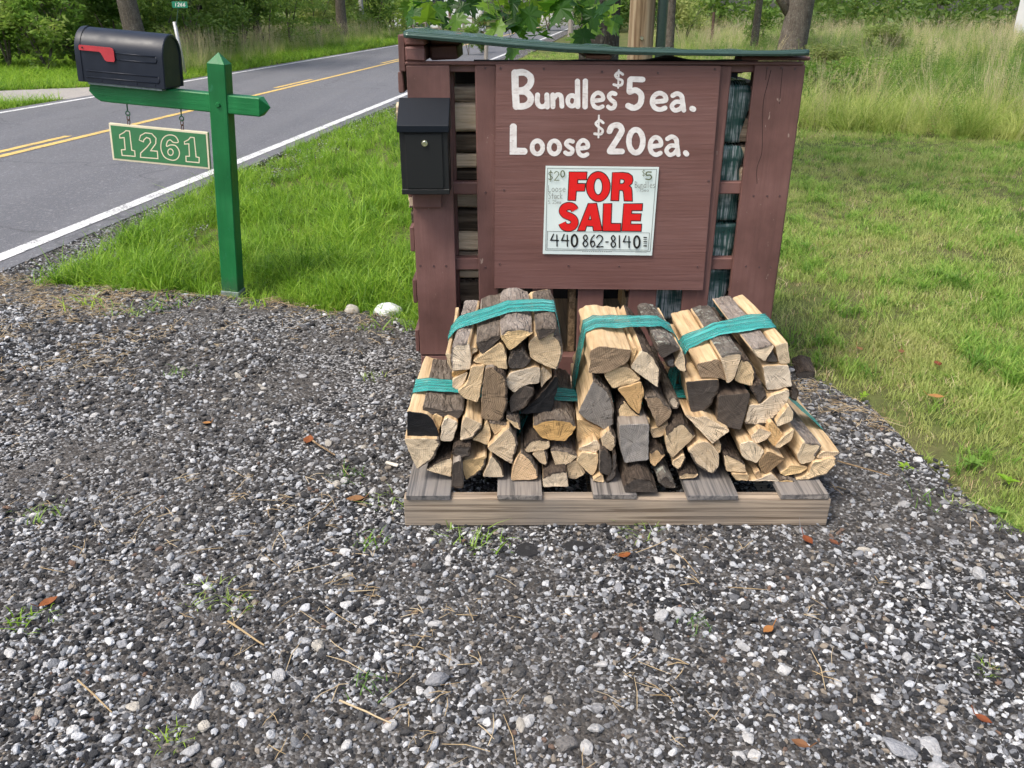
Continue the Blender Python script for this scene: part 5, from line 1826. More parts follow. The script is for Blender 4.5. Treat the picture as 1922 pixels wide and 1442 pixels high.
# each log: zoom frame, end outline, end colour, side colour, bark side, bark kind, start offset
BUNDLES = [
 ('low', 2.105, 'firewood bundle at the bottom left of the pallet, with a square black log end', [
  (Z5, [(200, 462), (260, 474), (400, 500), (492, 486), (482, 525), (450, 562), (350, 537), (203, 508)], 'd', 'd', 't', 'g', .02),
  (Z5, [(95, 500), (255, 522), (322, 660), (300, 692), (90, 690)], 'k', 'f', '', 'g', .0),
  (Z5, [(70, 694), (313, 697), (330, 740), (270, 850), (165, 915), (115, 815)], 'w', 'f', 'r', 'g', -.015),
  (Z5, [(265, 552), (290, 520), (350, 546), (315, 636), (290, 610)], 'f', 'f', '', 'g', .015),
  (Z5, [(345, 562), (385, 546), (450, 577), (447, 620), (411, 718), (325, 711)], 'w', 'f', '', 'g', .0),
  (Z5, [(225, 917), (290, 862), (398, 828), (415, 862), (404, 970), (320, 947)], 'w', 'f', 't', 'd', -.01),
  (Z5, [(415, 752), (470, 742), (550, 752), (540, 820), (470, 838), (415, 812)], 'd', 'd', 'all', 'd', -.02),
  (Z5, [(415, 870), (470, 852), (490, 960), (490, 1072), (450, 1085), (408, 1066)], 'd', 'g', 'b', 'd', -.05),
  (Z5, [(475, 592), (505, 535), (560, 562), (626, 592), (620, 622), (550, 697), (470, 712)], 'f', 'f', 'br', 'g', -.005),
  (Z5, [(552, 704), (625, 642), (660, 570), (685, 625), (686, 690), (666, 742)], 'f', 'f', '', 'g', .01),
  (Z5, [(485, 852), (658, 822), (640, 900), (590, 952), (512, 994), (490, 930)], 'f', 'f', 'br', 'g', -.01),
  (Z5, [(628, 968), (698, 806), (740, 850), (775, 906), (780, 970)], 'w', 'f', 'tr', 'd', -.01),
  (Z5, [(660, 767), (815, 612), (860, 672), (880, 742), (866, 800), (836, 878), (740, 822)], 'f', 'f', 'r', 'g', -.012),
  (Z5, [(670, 577), (760, 582), (812, 602), (716, 675)], 'f', 'f', 't', 'g', .01),
  (Z5, [(792, 548), (892, 572), (900, 634), (864, 620)], 'f', 'd', 'tr', 'g', .005),
 ]),
 ('low', 2.105, 'firewood bundle at the bottom centre of the pallet, with a square grey log end', [
  (Z5, [(985, 607), (1060, 562), (1170, 551), (1260, 571), (1300, 611), (1222, 717), (1100, 705), (1040, 682)], 'o', 'f', 't', 'g', .0),
  (Z5, [(925, 757), (950, 720), (1010, 692), (1108, 717), (1110, 760), (1030, 786), (940, 796)], 'f', 'f', 'tl', 'd', .0),
  (Z5, [(835, 996), (840, 892), (905, 782), (1003, 870), (1030, 960), (1010, 986)], 'o', 'f', 'tr', 'g', -.015),
  (Z5, [(980, 802), (1060, 767), (1095, 802), (1090, 886), (1040, 871)], 'f', 'f', 'r', 'g', .0),
  (Z5, [(1110, 772), (1200, 772), (1310, 822), (1250, 870), (1156, 905), (1136, 851)], 'f', 'f', 't', 'g', -.005),
  (Z5, [(1060, 972), (1130, 932), (1225, 926), (1240, 1055), (1150, 1080), (1060, 1071)], 'w', 'f', 't', 'd', -.045),
  (Z5, [(1225, 882), (1298, 852), (1368, 942), (1300, 986), (1240, 998)], 'f', 'f', '', 'g', .0),
  (Z5, [(1292, 852), (1330, 792), (1453, 802), (1450, 900), (1412, 964), (1372, 930)], 'f', 'f', '', 'g', -.005),
  (Z5, [(1308, 767), (1440, 702), (1473, 760), (1440, 800), (1366, 808)], 'f', 'f', '', 'g', .0),
  (Z6, [(250, 868), (305, 822), (335, 860), (335, 905), (312, 945), (262, 915)], 'f', 'f', 'tr', 'g', .0),
  (Z6, [(250, 930), (280, 930), (312, 990), (315, 1042), (290, 1076), (245, 1060)], 'd', 'g', 't', 'd', -.02),
  (Z6, [(318, 950), (338, 955), (336, 1085), (300, 1112), (276, 1110), (292, 1078), (318, 1040)], 'd', 'd', 'all', 'd', -.02),
  (Z6, [(205, 1098), (262, 1070), (275, 1114), (240, 1118)], 'f', 'f', '', 'g', -.02),
  (Z6, [(352, 800), (515, 794), (510, 990), (385, 1008), (356, 930)], 'g', 'g', '', 'g', -.012),
  (Z6, [(378, 1138), (410, 1095), (470, 1080), (530, 1105), (560, 1152), (558, 1196), (470, 1205), (382, 1172)], 'd', 'd', 't', 'd', -.075),
  (Z6, [(560, 1110), (600, 1062), (653, 1120), (655, 1188), (592, 1184)], 'd', 'd', 'all', 'l', -.05),
  (Z6, [(517, 945), (560, 925), (603, 965), (542, 1030), (520, 1002)], 'o', 'f', 't', 'd', -.01),
 ]),
 ('low', 2.105, 'firewood bundle at the bottom right of the pallet, spilling over the right edge', [
  (Z6, [(600, 862), (655, 802), (702, 787), (768, 860), (640, 980), (610, 940)], 'f', 'f', 't', 'd', .0),
  (Z6, [(638, 1000), (700, 957), (715, 990), (680, 1042), (642, 1022)], 'f', 'f', 'br', 'd', .0),
  (Z6, [(680, 1072), (720, 1052), (785, 1067), (762, 1092), (682, 1093)], 'f', 'd', 't', 'd', -.01),
  (Z6, [(722, 942), (780, 892), (838, 892), (895, 962), (890, 1030), (856, 1070), (772, 1022)], 'f', 'f', 'b', 'g', -.008),
  (Z6, [(702, 742), (770, 762), (820, 752), (900, 802), (953, 832), (856, 905), (790, 832)], 'f', 'f', '', 'g', .0),
  (Z6, [(866, 912), (904, 902), (905, 950), (881, 955)], 'f', 'f', '', 'g', .01),
  (Z6, [(920, 958), (1000, 980), (1030, 1010), (1045, 1060), (930, 1050)], 'f', 'd', 't', 'd', -.005),
  (Z6, [(1003, 902), (1070, 882), (1140, 942), (1096, 1010), (1016, 980)], 'w', 'f', '', 'g', -.005),
  (Z6, [(1063, 862), (1110, 817), (1180, 842), (1150, 882), (1082, 908)], 'f', 'f', '', 'g', .005),
  (Z6, [(1113, 987), (1160, 942), (1250, 982), (1150, 1070), (1112, 1040)], 'b', 'f', '', 'g', -.005),
  (Z6, [(958, 1067), (1055, 1067), (1050, 1110), (1020, 1160), (982, 1140)], 'f', 'f', '', 'g', -.01),
  (Z6, [(1040, 1172), (1080, 1132), (1178, 1062), (1215, 1110), (1215, 1190), (1082, 1186)], 'w', 'f', '', 'g', -.012),
  (Z6, [(1083, 1062), (1110, 1042), (1130, 1110), (1096, 1090)], 'o', 'f', '', 'g', -.01),
  (Z6, [(1212, 1112), (1250, 1087), (1298, 1132), (1280, 1165), (1226, 1168)], 'f', 'd', 't', 'g', -.015),
  (Z6, [(1222, 1062), (1290, 1012), (1378, 1032), (1340, 1062), (1242, 1076)], 'f', 'f', '', 'g', .0),
  (Z6, [(1302, 1102), (1370, 1082), (1402, 1002), (1525, 977), (1530, 1010), (1480, 1070), (1352, 1127)], 'f', 'f', 'br', 'g', -.008),
  (Z6, [(1310, 962), (1350, 892), (1448, 907), (1400, 1000), (1332, 1015)], 'w', 'f', 'tr', 'p', .0),
  (Z6, [(1420, 982), (1450, 942), (1550, 947), (1500, 986)], 'f', 'f', '', 'g', .0),
  (Z6, [(1157, 792), (1182, 782), (1240, 852), (1192, 920), (1157, 882)], 'o', 'f', '', 'g', .01),
  (Z6, [(1200, 782), (1270, 692), (1298, 742), (1288, 782), (1212, 810)], 'w', 'f', '', 'g', .01),
  (Z6, [(1192, 922), (1240, 862), (1300, 822), (1290, 882), (1222, 928)], 'f', 'f', '', 'g', .005),
 ]),
 ('top', 2.145, 'firewood bundle on top at the left, with a black wedge at its lower right', [
  (Z4, [(486, 1040), (520, 1015), (630, 1010), (655, 1110), (645, 1235), (485, 1240), (480, 1150)], 'w', 'f', 'tl', 'p', .0),
  (Z4, [(432, 1095), (470, 1098), (490, 1245), (465, 1210)], 'w', 'f', '', 'g', .01),
  (Z4, [(685, 1002), (760, 972), (885, 932), (902, 967), (752, 1110), (716, 1076)], 'd', 'g', 't', 'g', .0),
  (Z4, [(893, 947), (960, 892), (1070, 881), (1182, 917), (976, 1080)], 'f', 'f', 't', 'p', -.01),
  (Z4, [(1190, 892), (1280, 872), (1385, 882), (1350, 922), (1222, 990)], 'd', 'd', 'all', 'g', -.01),
  (Z4, [(1132, 1012), (1200, 942), (1350, 922), (1410, 992), (1430, 1100), (1382, 1230), (1330, 1230), (1150, 1140)], 'f', 'f', 'r', 'g', .0),
  (Z4, [(660, 1167), (760, 1092), (900, 1002), (940, 1062), (960, 1235), (850, 1216)], 'f', 'f', '', 'g', .0),
  (Z4, [(965, 1152), (1000, 1092), (1090, 1062), (1155, 1160), (1100, 1222), (976, 1230)], 'd', 'g', 't', 'g', .0),
  (Z4, [(632, 1042), (700, 1052), (700, 1080), (650, 1114)], 'w', 'f', '', 'g', .02),
  (Z4, [(486, 1247), (560, 1243), (628, 1238), (540, 1300), (488, 1300)], 'o', 'f', '', 'g', .01),
  (Z4, [(490, 1312), (560, 1282), (625, 1252), (602, 1340), (532, 1410), (490, 1385)], 'w', 'f', '', 'g', .005),
  (Z5, [(450, 362), (520, 302), (550, 182), (643, 176), (625, 302), (597, 440), (502, 411)], 'f', 'f', '', 'g', -.01),
  (Z5, [(620, 392), (650, 192), (702, 182), (780, 232), (808, 322), (800, 482), (762, 574), (690, 566), (620, 551)], 'b', 'g', 'r', 'd', -.02),
  (Z5, [(790, 277), (830, 222), (1000, 182), (1040, 192), (1035, 300), (940, 311), (852, 368), (806, 331)], 'w', 'f', '', 'g', .0),
  (Z5, [(1042, 212), (1056, 177), (1130, 252), (1072, 300), (1046, 338)], 'f', 'f', '', 'g', .01),
  (Z5, [(815, 432), (870, 345), (920, 312), (1000, 342), (985, 402), (930, 472), (832, 520)], 'd', 'd', 'r', 'd', .0),
  (Z5, [(890, 517), (1010, 422), (1150, 252), (1176, 282), (1116, 520)], 'k', 'd', '', 'd', .01),
 ]),
 ('top', 2.145, 'firewood bundle on top in the middle, with a wide brown squared log on its crown', [
  (Z6, [(190, 402), (250, 372), (420, 395), (405, 460), (280, 525), (185, 521), (196, 470)], 'b', 'f', '', 'g', -.01),
  (Z6, [(412, 450), (428, 392), (446, 380), (442, 420), (420, 470)], 'f', 'f', '', 'g', .01),
  (Z6, [(412, 490), (480, 387), (550, 432), (580, 512), (565, 600), (482, 542)], 'w', 'f', 'tr', 'd', .0),
  (Z6, [(267, 532), (320, 492), (400, 487), (473, 556), (400, 580), (320, 605)], 'f', 'f', '', 'g', .0),
  (Z6, [(130, 732), (215, 557), (300, 622), (325, 702), (320, 790), (285, 830), (170, 771)], 'g', 'f', 'tr', 'g', -.015),
  (Z6, [(345, 607), (470, 567), (490, 622), (460, 745), (410, 702)], 'o', 'f', '', 'g', -.005),
  (Z6, [(335, 792), (346, 702), (380, 668), (412, 712), (458, 752), (515, 762), (520, 795), (420, 796)], 'f', 'd', 'l', 'd', .0),
  (Z6, [(490, 652), (560, 637), (640, 722), (620, 772), (560, 815), (530, 742)], 'b', 'g', 't', 'g', -.01),
  (Z6, [(520, 822), (560, 818), (620, 792), (615, 842), (560, 872), (530, 870)], 'f', 'f', '', 'g', .0),
  (Z6, [(560, 366), (620, 350), (688, 385), (640, 410), (590, 440), (560, 412)], 'd', 'd', 't', 'l', .0),
  (Z6, [(650, 470), (690, 392), (718, 442), (715, 520), (670, 500)], 'w', 'f', 'r', 'd', .01),
  (Z6, [(612, 672), (630, 650), (660, 647), (680, 682), (670, 714), (640, 715)], 'w', 'd', 'all', 'g', .01),
  (Z6, [(600, 452), (650, 432), (660, 470), (645, 492), (610, 484)], 'g', 'd', 'all', 'd', .02),
  (Z6, [(125, 767), (165, 777), (288, 834), (240, 882), (130, 920), (120, 862)], 'f', 'f', '', 'g', .0),
 ]),
 ('top', 2.145, 'firewood bundle on top at the right, with a lichen-barked log sticking up at its back', [
  (Z6, [(770, 472), (890, 442), (912, 470), (935, 562), (890, 546), (790, 546)], 'b', 'f', '', 'g', .0),
  (Z6, [(895, 432), (960, 407), (1018, 407), (1000, 482), (970, 560), (937, 578), (920, 502)], 'f', 'f', 't', 'l', -.01),
  (Z6, [(975, 560), (1010, 452), (1050, 442), (1095, 502), (1080, 590), (1010, 576)], 'f', 'd', 'tr', 'd', .0),
  (Z6, [(1065, 602), (1120, 562), (1155, 640), (1110, 690)], 'd', 'd', 'all', 'd', -.01),
  (Z6, [(1065, 392), (1185, 362), (1190, 382), (1140, 460), (1102, 432)], 'w', 'f', 't', 'p', .0),
  (Z6, [(1145, 460), (1180, 397), (1215, 460)], 'd', 'd', '', 'd', .005),
  (Z6, [(1130, 482), (1270, 477), (1290, 590), (1180, 615), (1150, 610)], 'w', 'f', '', 'g', .0),
  (Z6, [(1195, 372), (1265, 352), (1280, 470), (1218, 472)], 'w', 'f', '', 'g', .005),
  (Z6, [(1030, 795), (1060, 690), (1110, 694), (1170, 645), (1270, 607), (1275, 642), (1240, 722), (1170, 790), (1090, 805)], 'w', 'f', 'b', 'g', -.01),
  (Z6, [(715, 567), (890, 552), (895, 602), (850, 692), (780, 750), (745, 740), (725, 662)], 'd', 'f', 'br', 'd', -.005),
  (Z6, [(890, 642), (1060, 627), (1060, 662), (1010, 830), (880, 801), (886, 722)], 'd', 'd', '', 'd', -.015),
  (Z6, [(1288, 572), (1330, 622), (1312, 675), (1278, 660)], 'd', 'd', 'all', 'd', .0),
  (Z6, [(1150, 622), (1185, 618), (1180, 648), (1160, 645)], 'w', 'f', '', 'g', .01),
 ]),
]
for bi, (lev, Y0, label, logs) in enumerate(BUNDLES):
    allp, polys = [], []
    for zf, poly, e, sd, bk, bkd, off in logs:
        yy = Y0 + off
        pts = [W(zf[1] + x / zf[0], zf[2] + y / zf[0], Y=yy) for x, y in poly]
        pts = [(p.x, max(p.z, DT + 0.001)) for p in pts]
        polys.append(pts); allp += pts
    cx = sum(p[0] for p in allp) / len(allp)
    zlo = min(p[1] for p in allp)
    root = thing('firewood_bundle', label, 'firewood bundle', (cx, Y0 + 0.19, zlo), group='wrapped firewood bundles on the pallet')
    for (zf, poly, e, sd, bk, bkd, off), pts in zip(logs, polys):
        ln = rnd.uniform(0.36, 0.41) if bi != 5 else rnd.uniform(0.40, 0.47)
        mx = sum(p[0] for p in pts) / len(pts); mz = sum(p[1] for p in pts) / len(pts)
        zc = (min(p[1] for p in allp) + max(p[1] for p in allp)) / 2
        dr = (rnd.uniform(-.008, .008) + (cx - mx) * 0.06, rnd.uniform(-.006, .006) + (zc - mz) * 0.05)
        make_log(pts, Y0 + off, ln, e, sd, bk, bkd, root, drift=dr)
    core = [p for pts in polys for p in pts]
    film_wrap([(cx + (x - cx) * 0.975, zc + (z - zc) * 0.995) for x, z in core], Y0 + 0.115, Y0 + 0.225 if lev == 'top' else Y0 + 0.21, root, M['film'], slant=(-0.04, 0.02, 0.05, 0.0, -0.12, 0.06)[bi])

# ------------------------------------------------------------------ wood stored inside the stand
YI = YS + 0.068
def stack_log(py0, py1, x0, x1, end, side, seed, y0=YI, depth=0.13, label=None, bk='', grp='split logs stacked inside the left of the stand'):
    r = random.Random(seed)
    z1 = Z_at(py0, y0); z0 = Z_at(py1, y0)
    h = z1 - z0
    poly = [(y0 + r.uniform(0, .012), z0 + h * .15), (y0 + r.uniform(.0, .01), z1 - h * .12), (y0 + .03, z1), (y0 + depth * .8, z1 - h * .1), (y0 + depth, z0 + h * .4), (y0 + depth * .6, z0 + .002), (y0 + .02, z0)]
    o = make_log(poly, x0, x1 - x0, end, side, bk, 'd', None, 'x', name='split_log', local_split=SPLITX)
    return props(o, label, 'log', grp)
LX0, LX1 = SX0 + 0.020, 0.055
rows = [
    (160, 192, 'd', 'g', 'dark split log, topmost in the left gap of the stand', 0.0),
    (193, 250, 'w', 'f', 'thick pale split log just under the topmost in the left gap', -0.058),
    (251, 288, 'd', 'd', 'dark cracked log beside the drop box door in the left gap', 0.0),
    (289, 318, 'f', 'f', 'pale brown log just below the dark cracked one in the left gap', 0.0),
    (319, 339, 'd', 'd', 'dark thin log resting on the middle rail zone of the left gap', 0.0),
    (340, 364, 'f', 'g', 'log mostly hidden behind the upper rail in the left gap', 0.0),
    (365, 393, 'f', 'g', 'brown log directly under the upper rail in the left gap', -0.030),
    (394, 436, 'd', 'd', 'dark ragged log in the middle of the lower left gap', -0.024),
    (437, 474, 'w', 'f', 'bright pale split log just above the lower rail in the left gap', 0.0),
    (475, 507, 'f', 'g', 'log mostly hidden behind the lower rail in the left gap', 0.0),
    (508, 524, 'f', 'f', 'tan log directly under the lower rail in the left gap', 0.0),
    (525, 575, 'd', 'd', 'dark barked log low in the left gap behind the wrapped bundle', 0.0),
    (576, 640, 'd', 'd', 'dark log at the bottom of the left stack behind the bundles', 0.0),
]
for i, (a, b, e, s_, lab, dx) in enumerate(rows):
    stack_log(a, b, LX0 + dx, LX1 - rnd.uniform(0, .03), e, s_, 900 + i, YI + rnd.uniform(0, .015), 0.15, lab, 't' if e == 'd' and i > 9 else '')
def inner_bundle(py0, py1, x0, x1, label, seed, wx0, wx1):
    r = random.Random(seed)
    z1, z0 = Z_at(py0, YI), Z_at(py1, YI)
    y0, y1 = YI + 0.01, YI + 0.24
    root = thing('stored_bundle', label, 'firewood bundle', ((x0 + x1) / 2, (y0 + y1) / 2, z0), group='wrapped bundles stored inside the stand')
    ym, zm = (y0 + y1) / 2, z0 + (z1 - z0) * .5
    allp = []
    for (a, b, c, d) in ((y0, ym, zm, z1), (ym, y1, zm, z1), (y0, ym, z0, zm), (ym, y1, z0, zm)):
        poly = [(a + .004, c + .004), (b - .004, c + .003), (b - .003, d - .012), ((a + b) / 2, d - .001), (a + .003, d - .014)]
        make_log(poly, x0, x1 - x0, r.choice('fwo'), r.choice('fgg'), r.choice(('t', '')), 'g', root, 'x', local_split=SPLITX)
        allp += poly
    film_wrap(allp, wx0, wx1, root, M['film_dark'], 'x', 0.006)
xw0, xw1 = X_at(1352, 250, YI), X_at(1405, 250, YI)
for i, (a, b, lab) in enumerate(((156, 268, 'film-wrapped firewood bundle at the top of the right gap in the stand'),
                                 (270, 346, 'film-wrapped bundle second from the top in the right gap of the stand'),
                                 (348, 415, 'film-wrapped bundle third from the top in the right gap of the stand'),
                                 (417, 500, 'film-wrapped bundle with bright film just above the lowest rail of the right gap'),
                                 (502, 600, 'film-wrapped bundle low in the stand, behind the boards under the sign panel'))):
    inner_bundle(a, b, 0.44, 0.885, lab, 60 + i, 0.52, 0.83)

# ------------------------------------------------------------------ loose things on the ground
def rock(name, px, py, rx, ry, rz, mat, label, seed):
    g = G(px, py)
    bm = bmesh.new()
    bmesh.ops.create_icosphere(bm, subdivisions=3, radius=1)
    for v in bm.verts:
        d = 1 + 0.16 * noise.noise(v.co * 1.3 + Vector((seed, 0, 0))) + 0.05 * noise.noise(v.co * 4 + Vector((seed, 3, 0)))
        v.co = Vector((v.co.x * rx * d, v.co.y * ry * d, v.co.z * rz * d))
    me = bpy.data.meshes.new(name); bm.to_mesh(me); bm.free()
    me.polygons.foreach_set('use_smooth', [True] * len(me.polygons))
    me.materials.append(mat)
    o = link(name, me); o.location = (g[0], g[1], rz * 0.12)
    return props(o, label, 'rock')
rock('painted_rock', 728, 588, 0.072, 0.05, 0.046, simple('white_painted_rock', (0.72, 0.74, 0.74), 0.6, var=0.06, bumps=0.3), 'large white painted rock at the grass edge beside the stand', 4.0)
rock('rock', 661, 586, 0.040, 0.032, 0.036, simple('tan_rock', (0.42, 0.39, 0.34), 0.8, var=0.2, bumps=0.5), 'small tan rock left of the white painted rock', 9.0)
rock('rock', 690, 590, 0.026, 0.020, 0.018, simple('black_rock', (0.03, 0.03, 0.032), 0.8, var=0.3, bumps=0.5), 'little black rock between the white and tan rocks', 13.0)
g = G(1500, 706)
o = make_log([(g[0] - .02, 0.0), (g[0] + .05, 0.004), (g[0] + .055, .03), (g[0] + .01, .045), (g[0] - .025, .025)], g[1] - .03, 0.16, 'd', 'd', 'all', 'd', None, drift=(.03, 0), name='bark_chunk')
props(o, 'dark chunk of bark lying at the lawn edge right of the bundles', 'bark chunk')

def leaf_flat(name, px, py, size, label, ang):
    g = G(px, py)
    pts = [(0, -1), (.45, -.55), (.62, 0), (.42, .5), (0, 1.05), (-.42, .5), (-.6, 0), (-.42, -.55)]
    mb = MB(); ca, sa = math.cos(ang), math.sin(ang)
    vs = [(x * ca - y * sa, x * sa + y * ca, 0.25 * abs(x) + .12 * y * y) for x, y in pts] + [(0, 0, -0.03)]
    vs = [(x * size, y * size, z * size) for x, y, z in vs]
    mb.add(vs, [(i, (i + 1) % 8, 8) for i in range(8)])
    mb.tube([(-sa * -1 * size, ca * -1 * size, .1 * size), (-sa * -1.6 * size, ca * -1.6 * size, .02)], 0.0012, 5)
    o = mb.build(name, M['dead_leaf'], None, local=True)
    m = o.modifiers.new('thickness', 'SOLIDIFY'); m.thickness = 0.0006
    o.location = (g[0], g[1], ground_h(*g) + 0.012)
    props(o, label, 'leaf', 'fallen leaves')
for i, (px, py, s_, lab) in enumerate((
    (580, 834, .030, 'red-brown curled leaf on the gravel beside a stick'), (668, 947, .028, 'tan dry leaf on the gravel left of the pallet'),
    (1514, 1024, .022, 'orange leaf on the gravel just below the right pallet corner'), (1171, 1053, .020, 'yellow-orange leaf on the gravel in front of the pallet'),
    (1563, 1028, .016, 'tan leaf beyond the right pallet corner on the gravel'), (1440, 1193, .018, 'small tan leaf on the gravel in the right foreground'),
    (1842, 1360, .017, 'yellow leaf on the gravel near the lower right corner'), (93, 1140, .024, 'brown leaf on the gravel at the far left'),
    (1500, 1408, .018, 'orange-brown leaf at the bottom right edge of the gravel'), (1690, 668, .022, 'brown leaf on the lawn level with the bundle tops'),
    (1755, 752, .030, 'larger brown leaf on the lawn right of the gravel edge'), (1758, 690, .026, 'dark brown leaf higher on the lawn near a bare patch'),
    (390, 803, .016, 'little orange leaf fragment on the gravel in the left middle'), (1612, 662, .022, 'orange leaf in the grass close to the stand'))):
    leaf_flat('fallen_leaf', px, py, s_, lab, i * 1.7)

def stick(name, p0, p1, r, mat, label, cat):
    a, b = G(*p0), G(*p1)
    mb = MB(); n = 7; pts = []
    for k in range(n):
        t = k / (n - 1)
        x, y = a[0] + (b[0] - a[0]) * t, a[1] + (b[1] - a[1]) * t
        pts.append((x + .004 * noise.noise(Vector((t * 3, px_seed(p0), 0))), y, ground_h(x, y) + 0.014 + r))
    mb.tube(pts, [r * (1 - .4 * k / n) for k in range(n)], 7, rough=.2)
    props(mb.build(name, mat), label, cat)
def px_seed(p): return p[0] * 0.13
stick('stick', (588, 838), (630, 866), 0.0035, M['bare_board'], 'thin brown stick on the gravel touching a red-brown leaf', 'stick')
stick('stick', (1570, 878), (1668, 906), 0.003, M['bare_board'], 'thin twig on the gravel right of the pallet', 'stick')
stick('stick', (640, 1328), (735, 1372), 0.0025, M['straw'], 'long pale straw stem in the foreground gravel', 'stick')
stick('stick', (430, 1180), (498, 1225), 0.003, M['straw'], 'pale straw stem in the left foreground gravel', 'stick')
stick('stick', (150, 1290), (212, 1350), 0.0022, M['straw'], 'pale curved straw near the lower left corner', 'stick')
g = G(736, 880); mb = MB(); mb.box((-.022, -.006, 0), (.022, .006, .006), .001, 0, .001)
o = mb.build('wood_chip', simple('wood_chip', (0.62, 0.58, 0.50), 0.8, var=.15)); o.location = (g[0], g[1], ground_h(*g) + .010); o.rotation_euler = (.1, .1, -.35)
props(o, 'pale splinter of wood on the gravel just left of the pallet', 'wood chip')

# small weeds coming up through the gravel
weed_me = []
for i in range(4):
    m = tuft(700 + i, 26, 0.015, 0.055, 0.05, 0.0022, 1.2)
    o = m.build('weed', M['verge'] if i % 2 else M['weed']); weed_me.append(o.data); bpy.data.objects.remove(o)
for i, (px, py, s_, lab) in enumerate((
    (340, 702, 1.0, 'bright weed tuft alone on the gravel below the mailbox post'), (150, 580, 1.6, 'weed patch at the front tip of the verge on the left'),
    (215, 590, 1.1, 'weed tuft right of the patch at the verge tip'), (318, 575, 1.5, 'tall weed in the gravel left of the post foot'), (275, 590, 1.3, 'weed clump between the verge tip and the post'),
    (475, 575, 1.2, 'weed tuft right of the post foot'), (750, 612, 1.8, 'weed clump below the white rock against the stand'), (690, 618, .7, 'low dark weed below the tan rock'),
    (700, 712, .7, 'tiny weed on the gravel halfway down the stand left edge'), (690, 1020, .7, 'small weed left of the pallet front corner'), (870, 1010, 1.0, 'weed under the left end of the pallet front'),
    (920, 1030, .8, 'weed in the gravel below the pallet, beside the black patch'), (690, 1298, .7, 'small weed in the middle of the foreground gravel'), (70, 1160, .9, 'weed at the left picture edge among brown leaves'),
    (395, 1122, .8, 'thin weed in the left foreground gravel'), (448, 1142, .6, 'thin weed just right of another in the left foreground'), (1303, 1180, .6, 'single green sprout in the gravel in front of the pallet'),
    (340, 1392, .6, 'small sprout at the bottom of the picture on the left'), (1200, 1000, .8, 'weed poking out under the middle of the pallet front'), (1850, 1262, .4, 'tiny sprout in the right foreground gravel'),
    (80, 965, 1.0, 'spreading grass weed at the left edge of the gravel'), (660, 905, .8, 'faint weed left of the pale splinter'), (735, 950, .8, 'weed close to the pallet left side'))):
    g = G(px, py)
    o = link('weed_tuft', weed_me[i % 4]); o.location = (g[0], g[1], ground_h(*g) + .004); o.rotation_euler = (0, 0, i * 1.3); o.scale = (s_ * 1.5, s_ * 1.5, s_ * 1.35)
    props(o, lab, 'weed', 'weeds in the gravel')
# broad-leaved weeds where lawn meets gravel
for i, (px, py, s_, lab) in enumerate(((1700, 882, 1.0, 'broad-leaved weed at the lawn edge nearest the pallet'), (1822, 872, 1.3, 'dandelion-like weed at the right lawn edge'), (1890, 905, 1.2, 'leafy weed at the right picture edge of the lawn'), (1870, 965, 1.1, 'low leafy weed where lawn meets gravel at the right'), (1620, 745, .8, 'small broad weed at the lawn edge by the bundles'))):
    g = G(px, py); r = random.Random(40 + i); mb = MB()
    for k in range(14):
        a = k * 2.4 + r.uniform(-.3, .3); L = r.uniform(.02, .042) * s_; up = r.uniform(.25, 1.0)
        d = Vector((math.cos(a), math.sin(a), up)).normalized(); sd = Vector((-d.y, d.x, 0)).normalized() * L * .2
        tip_ = d * L + Vector((0, 0, -L * .25))
        mb.add([(0, 0, 0), tuple(d * L * .5 + sd), tuple(tip_), tuple(d * L * .5 - sd)], [(0, 1, 2), (0, 2, 3)])
    o = mb.build('broad_weed', M['weed'] if i % 2 else M['verge'], local=True); o.location = (g[0], g[1], .004)
    props(o, lab, 'weed', 'broad-leaved weeds at the lawn edge')

# ------------------------------------------------------------------ trees, shrubs and far things
def leaf_cloud(seed, lobes, n, size, name, mat):
    """many small leaves spread through uneven lobes (x, y, z, rx, ry, rz)"""
    r = np.random.default_rng(seed)
    vol = np.array([l[3] * l[4] * l[5] for l in lobes]); pick = r.choice(len(lobes), n, p=vol / vol.sum())
    Lb = np.array(lobes)[pick]
    d = r.normal(size=(n, 3)); d /= np.linalg.norm(d, axis=1)[:, None]
    rad = r.random(n) ** 0.42
    C = Lb[:, :3] + d * rad[:, None] * Lb[:, 3:]
    # thin it so that gaps open between clumps
    k = np.array([noise.noise(Vector(c) * 1.6 + Vector((seed, 0, 0))) for c in C])
    C = C[k > -0.16]; n = len(C)
    C[:, 2] = np.maximum(C[:, 2], 0.03)
    a = r.normal(size=(n, 3)); a[:, 2] *= 0.6; a /= np.linalg.norm(a, axis=1)[:, None]
    b = np.cross(a, r.normal(size=(n, 3))); b /= np.linalg.norm(b, axis=1)[:, None]
    s = size * r.uniform(.6, 1.3, n)[:, None]
    V = np.empty((n, 4, 3))
    V[:, 0] = C - a * s; V[:, 1] = C + b * s * .42; V[:, 2] = C + a * s; V[:, 3] = C - b * s * .42
    me = bpy.data.meshes.new(name)
    me.from_pydata(V.reshape(-1, 3).tolist(), [], np.arange(n * 4).reshape(n, 4).tolist())
    me.materials.append(mat)
    return me

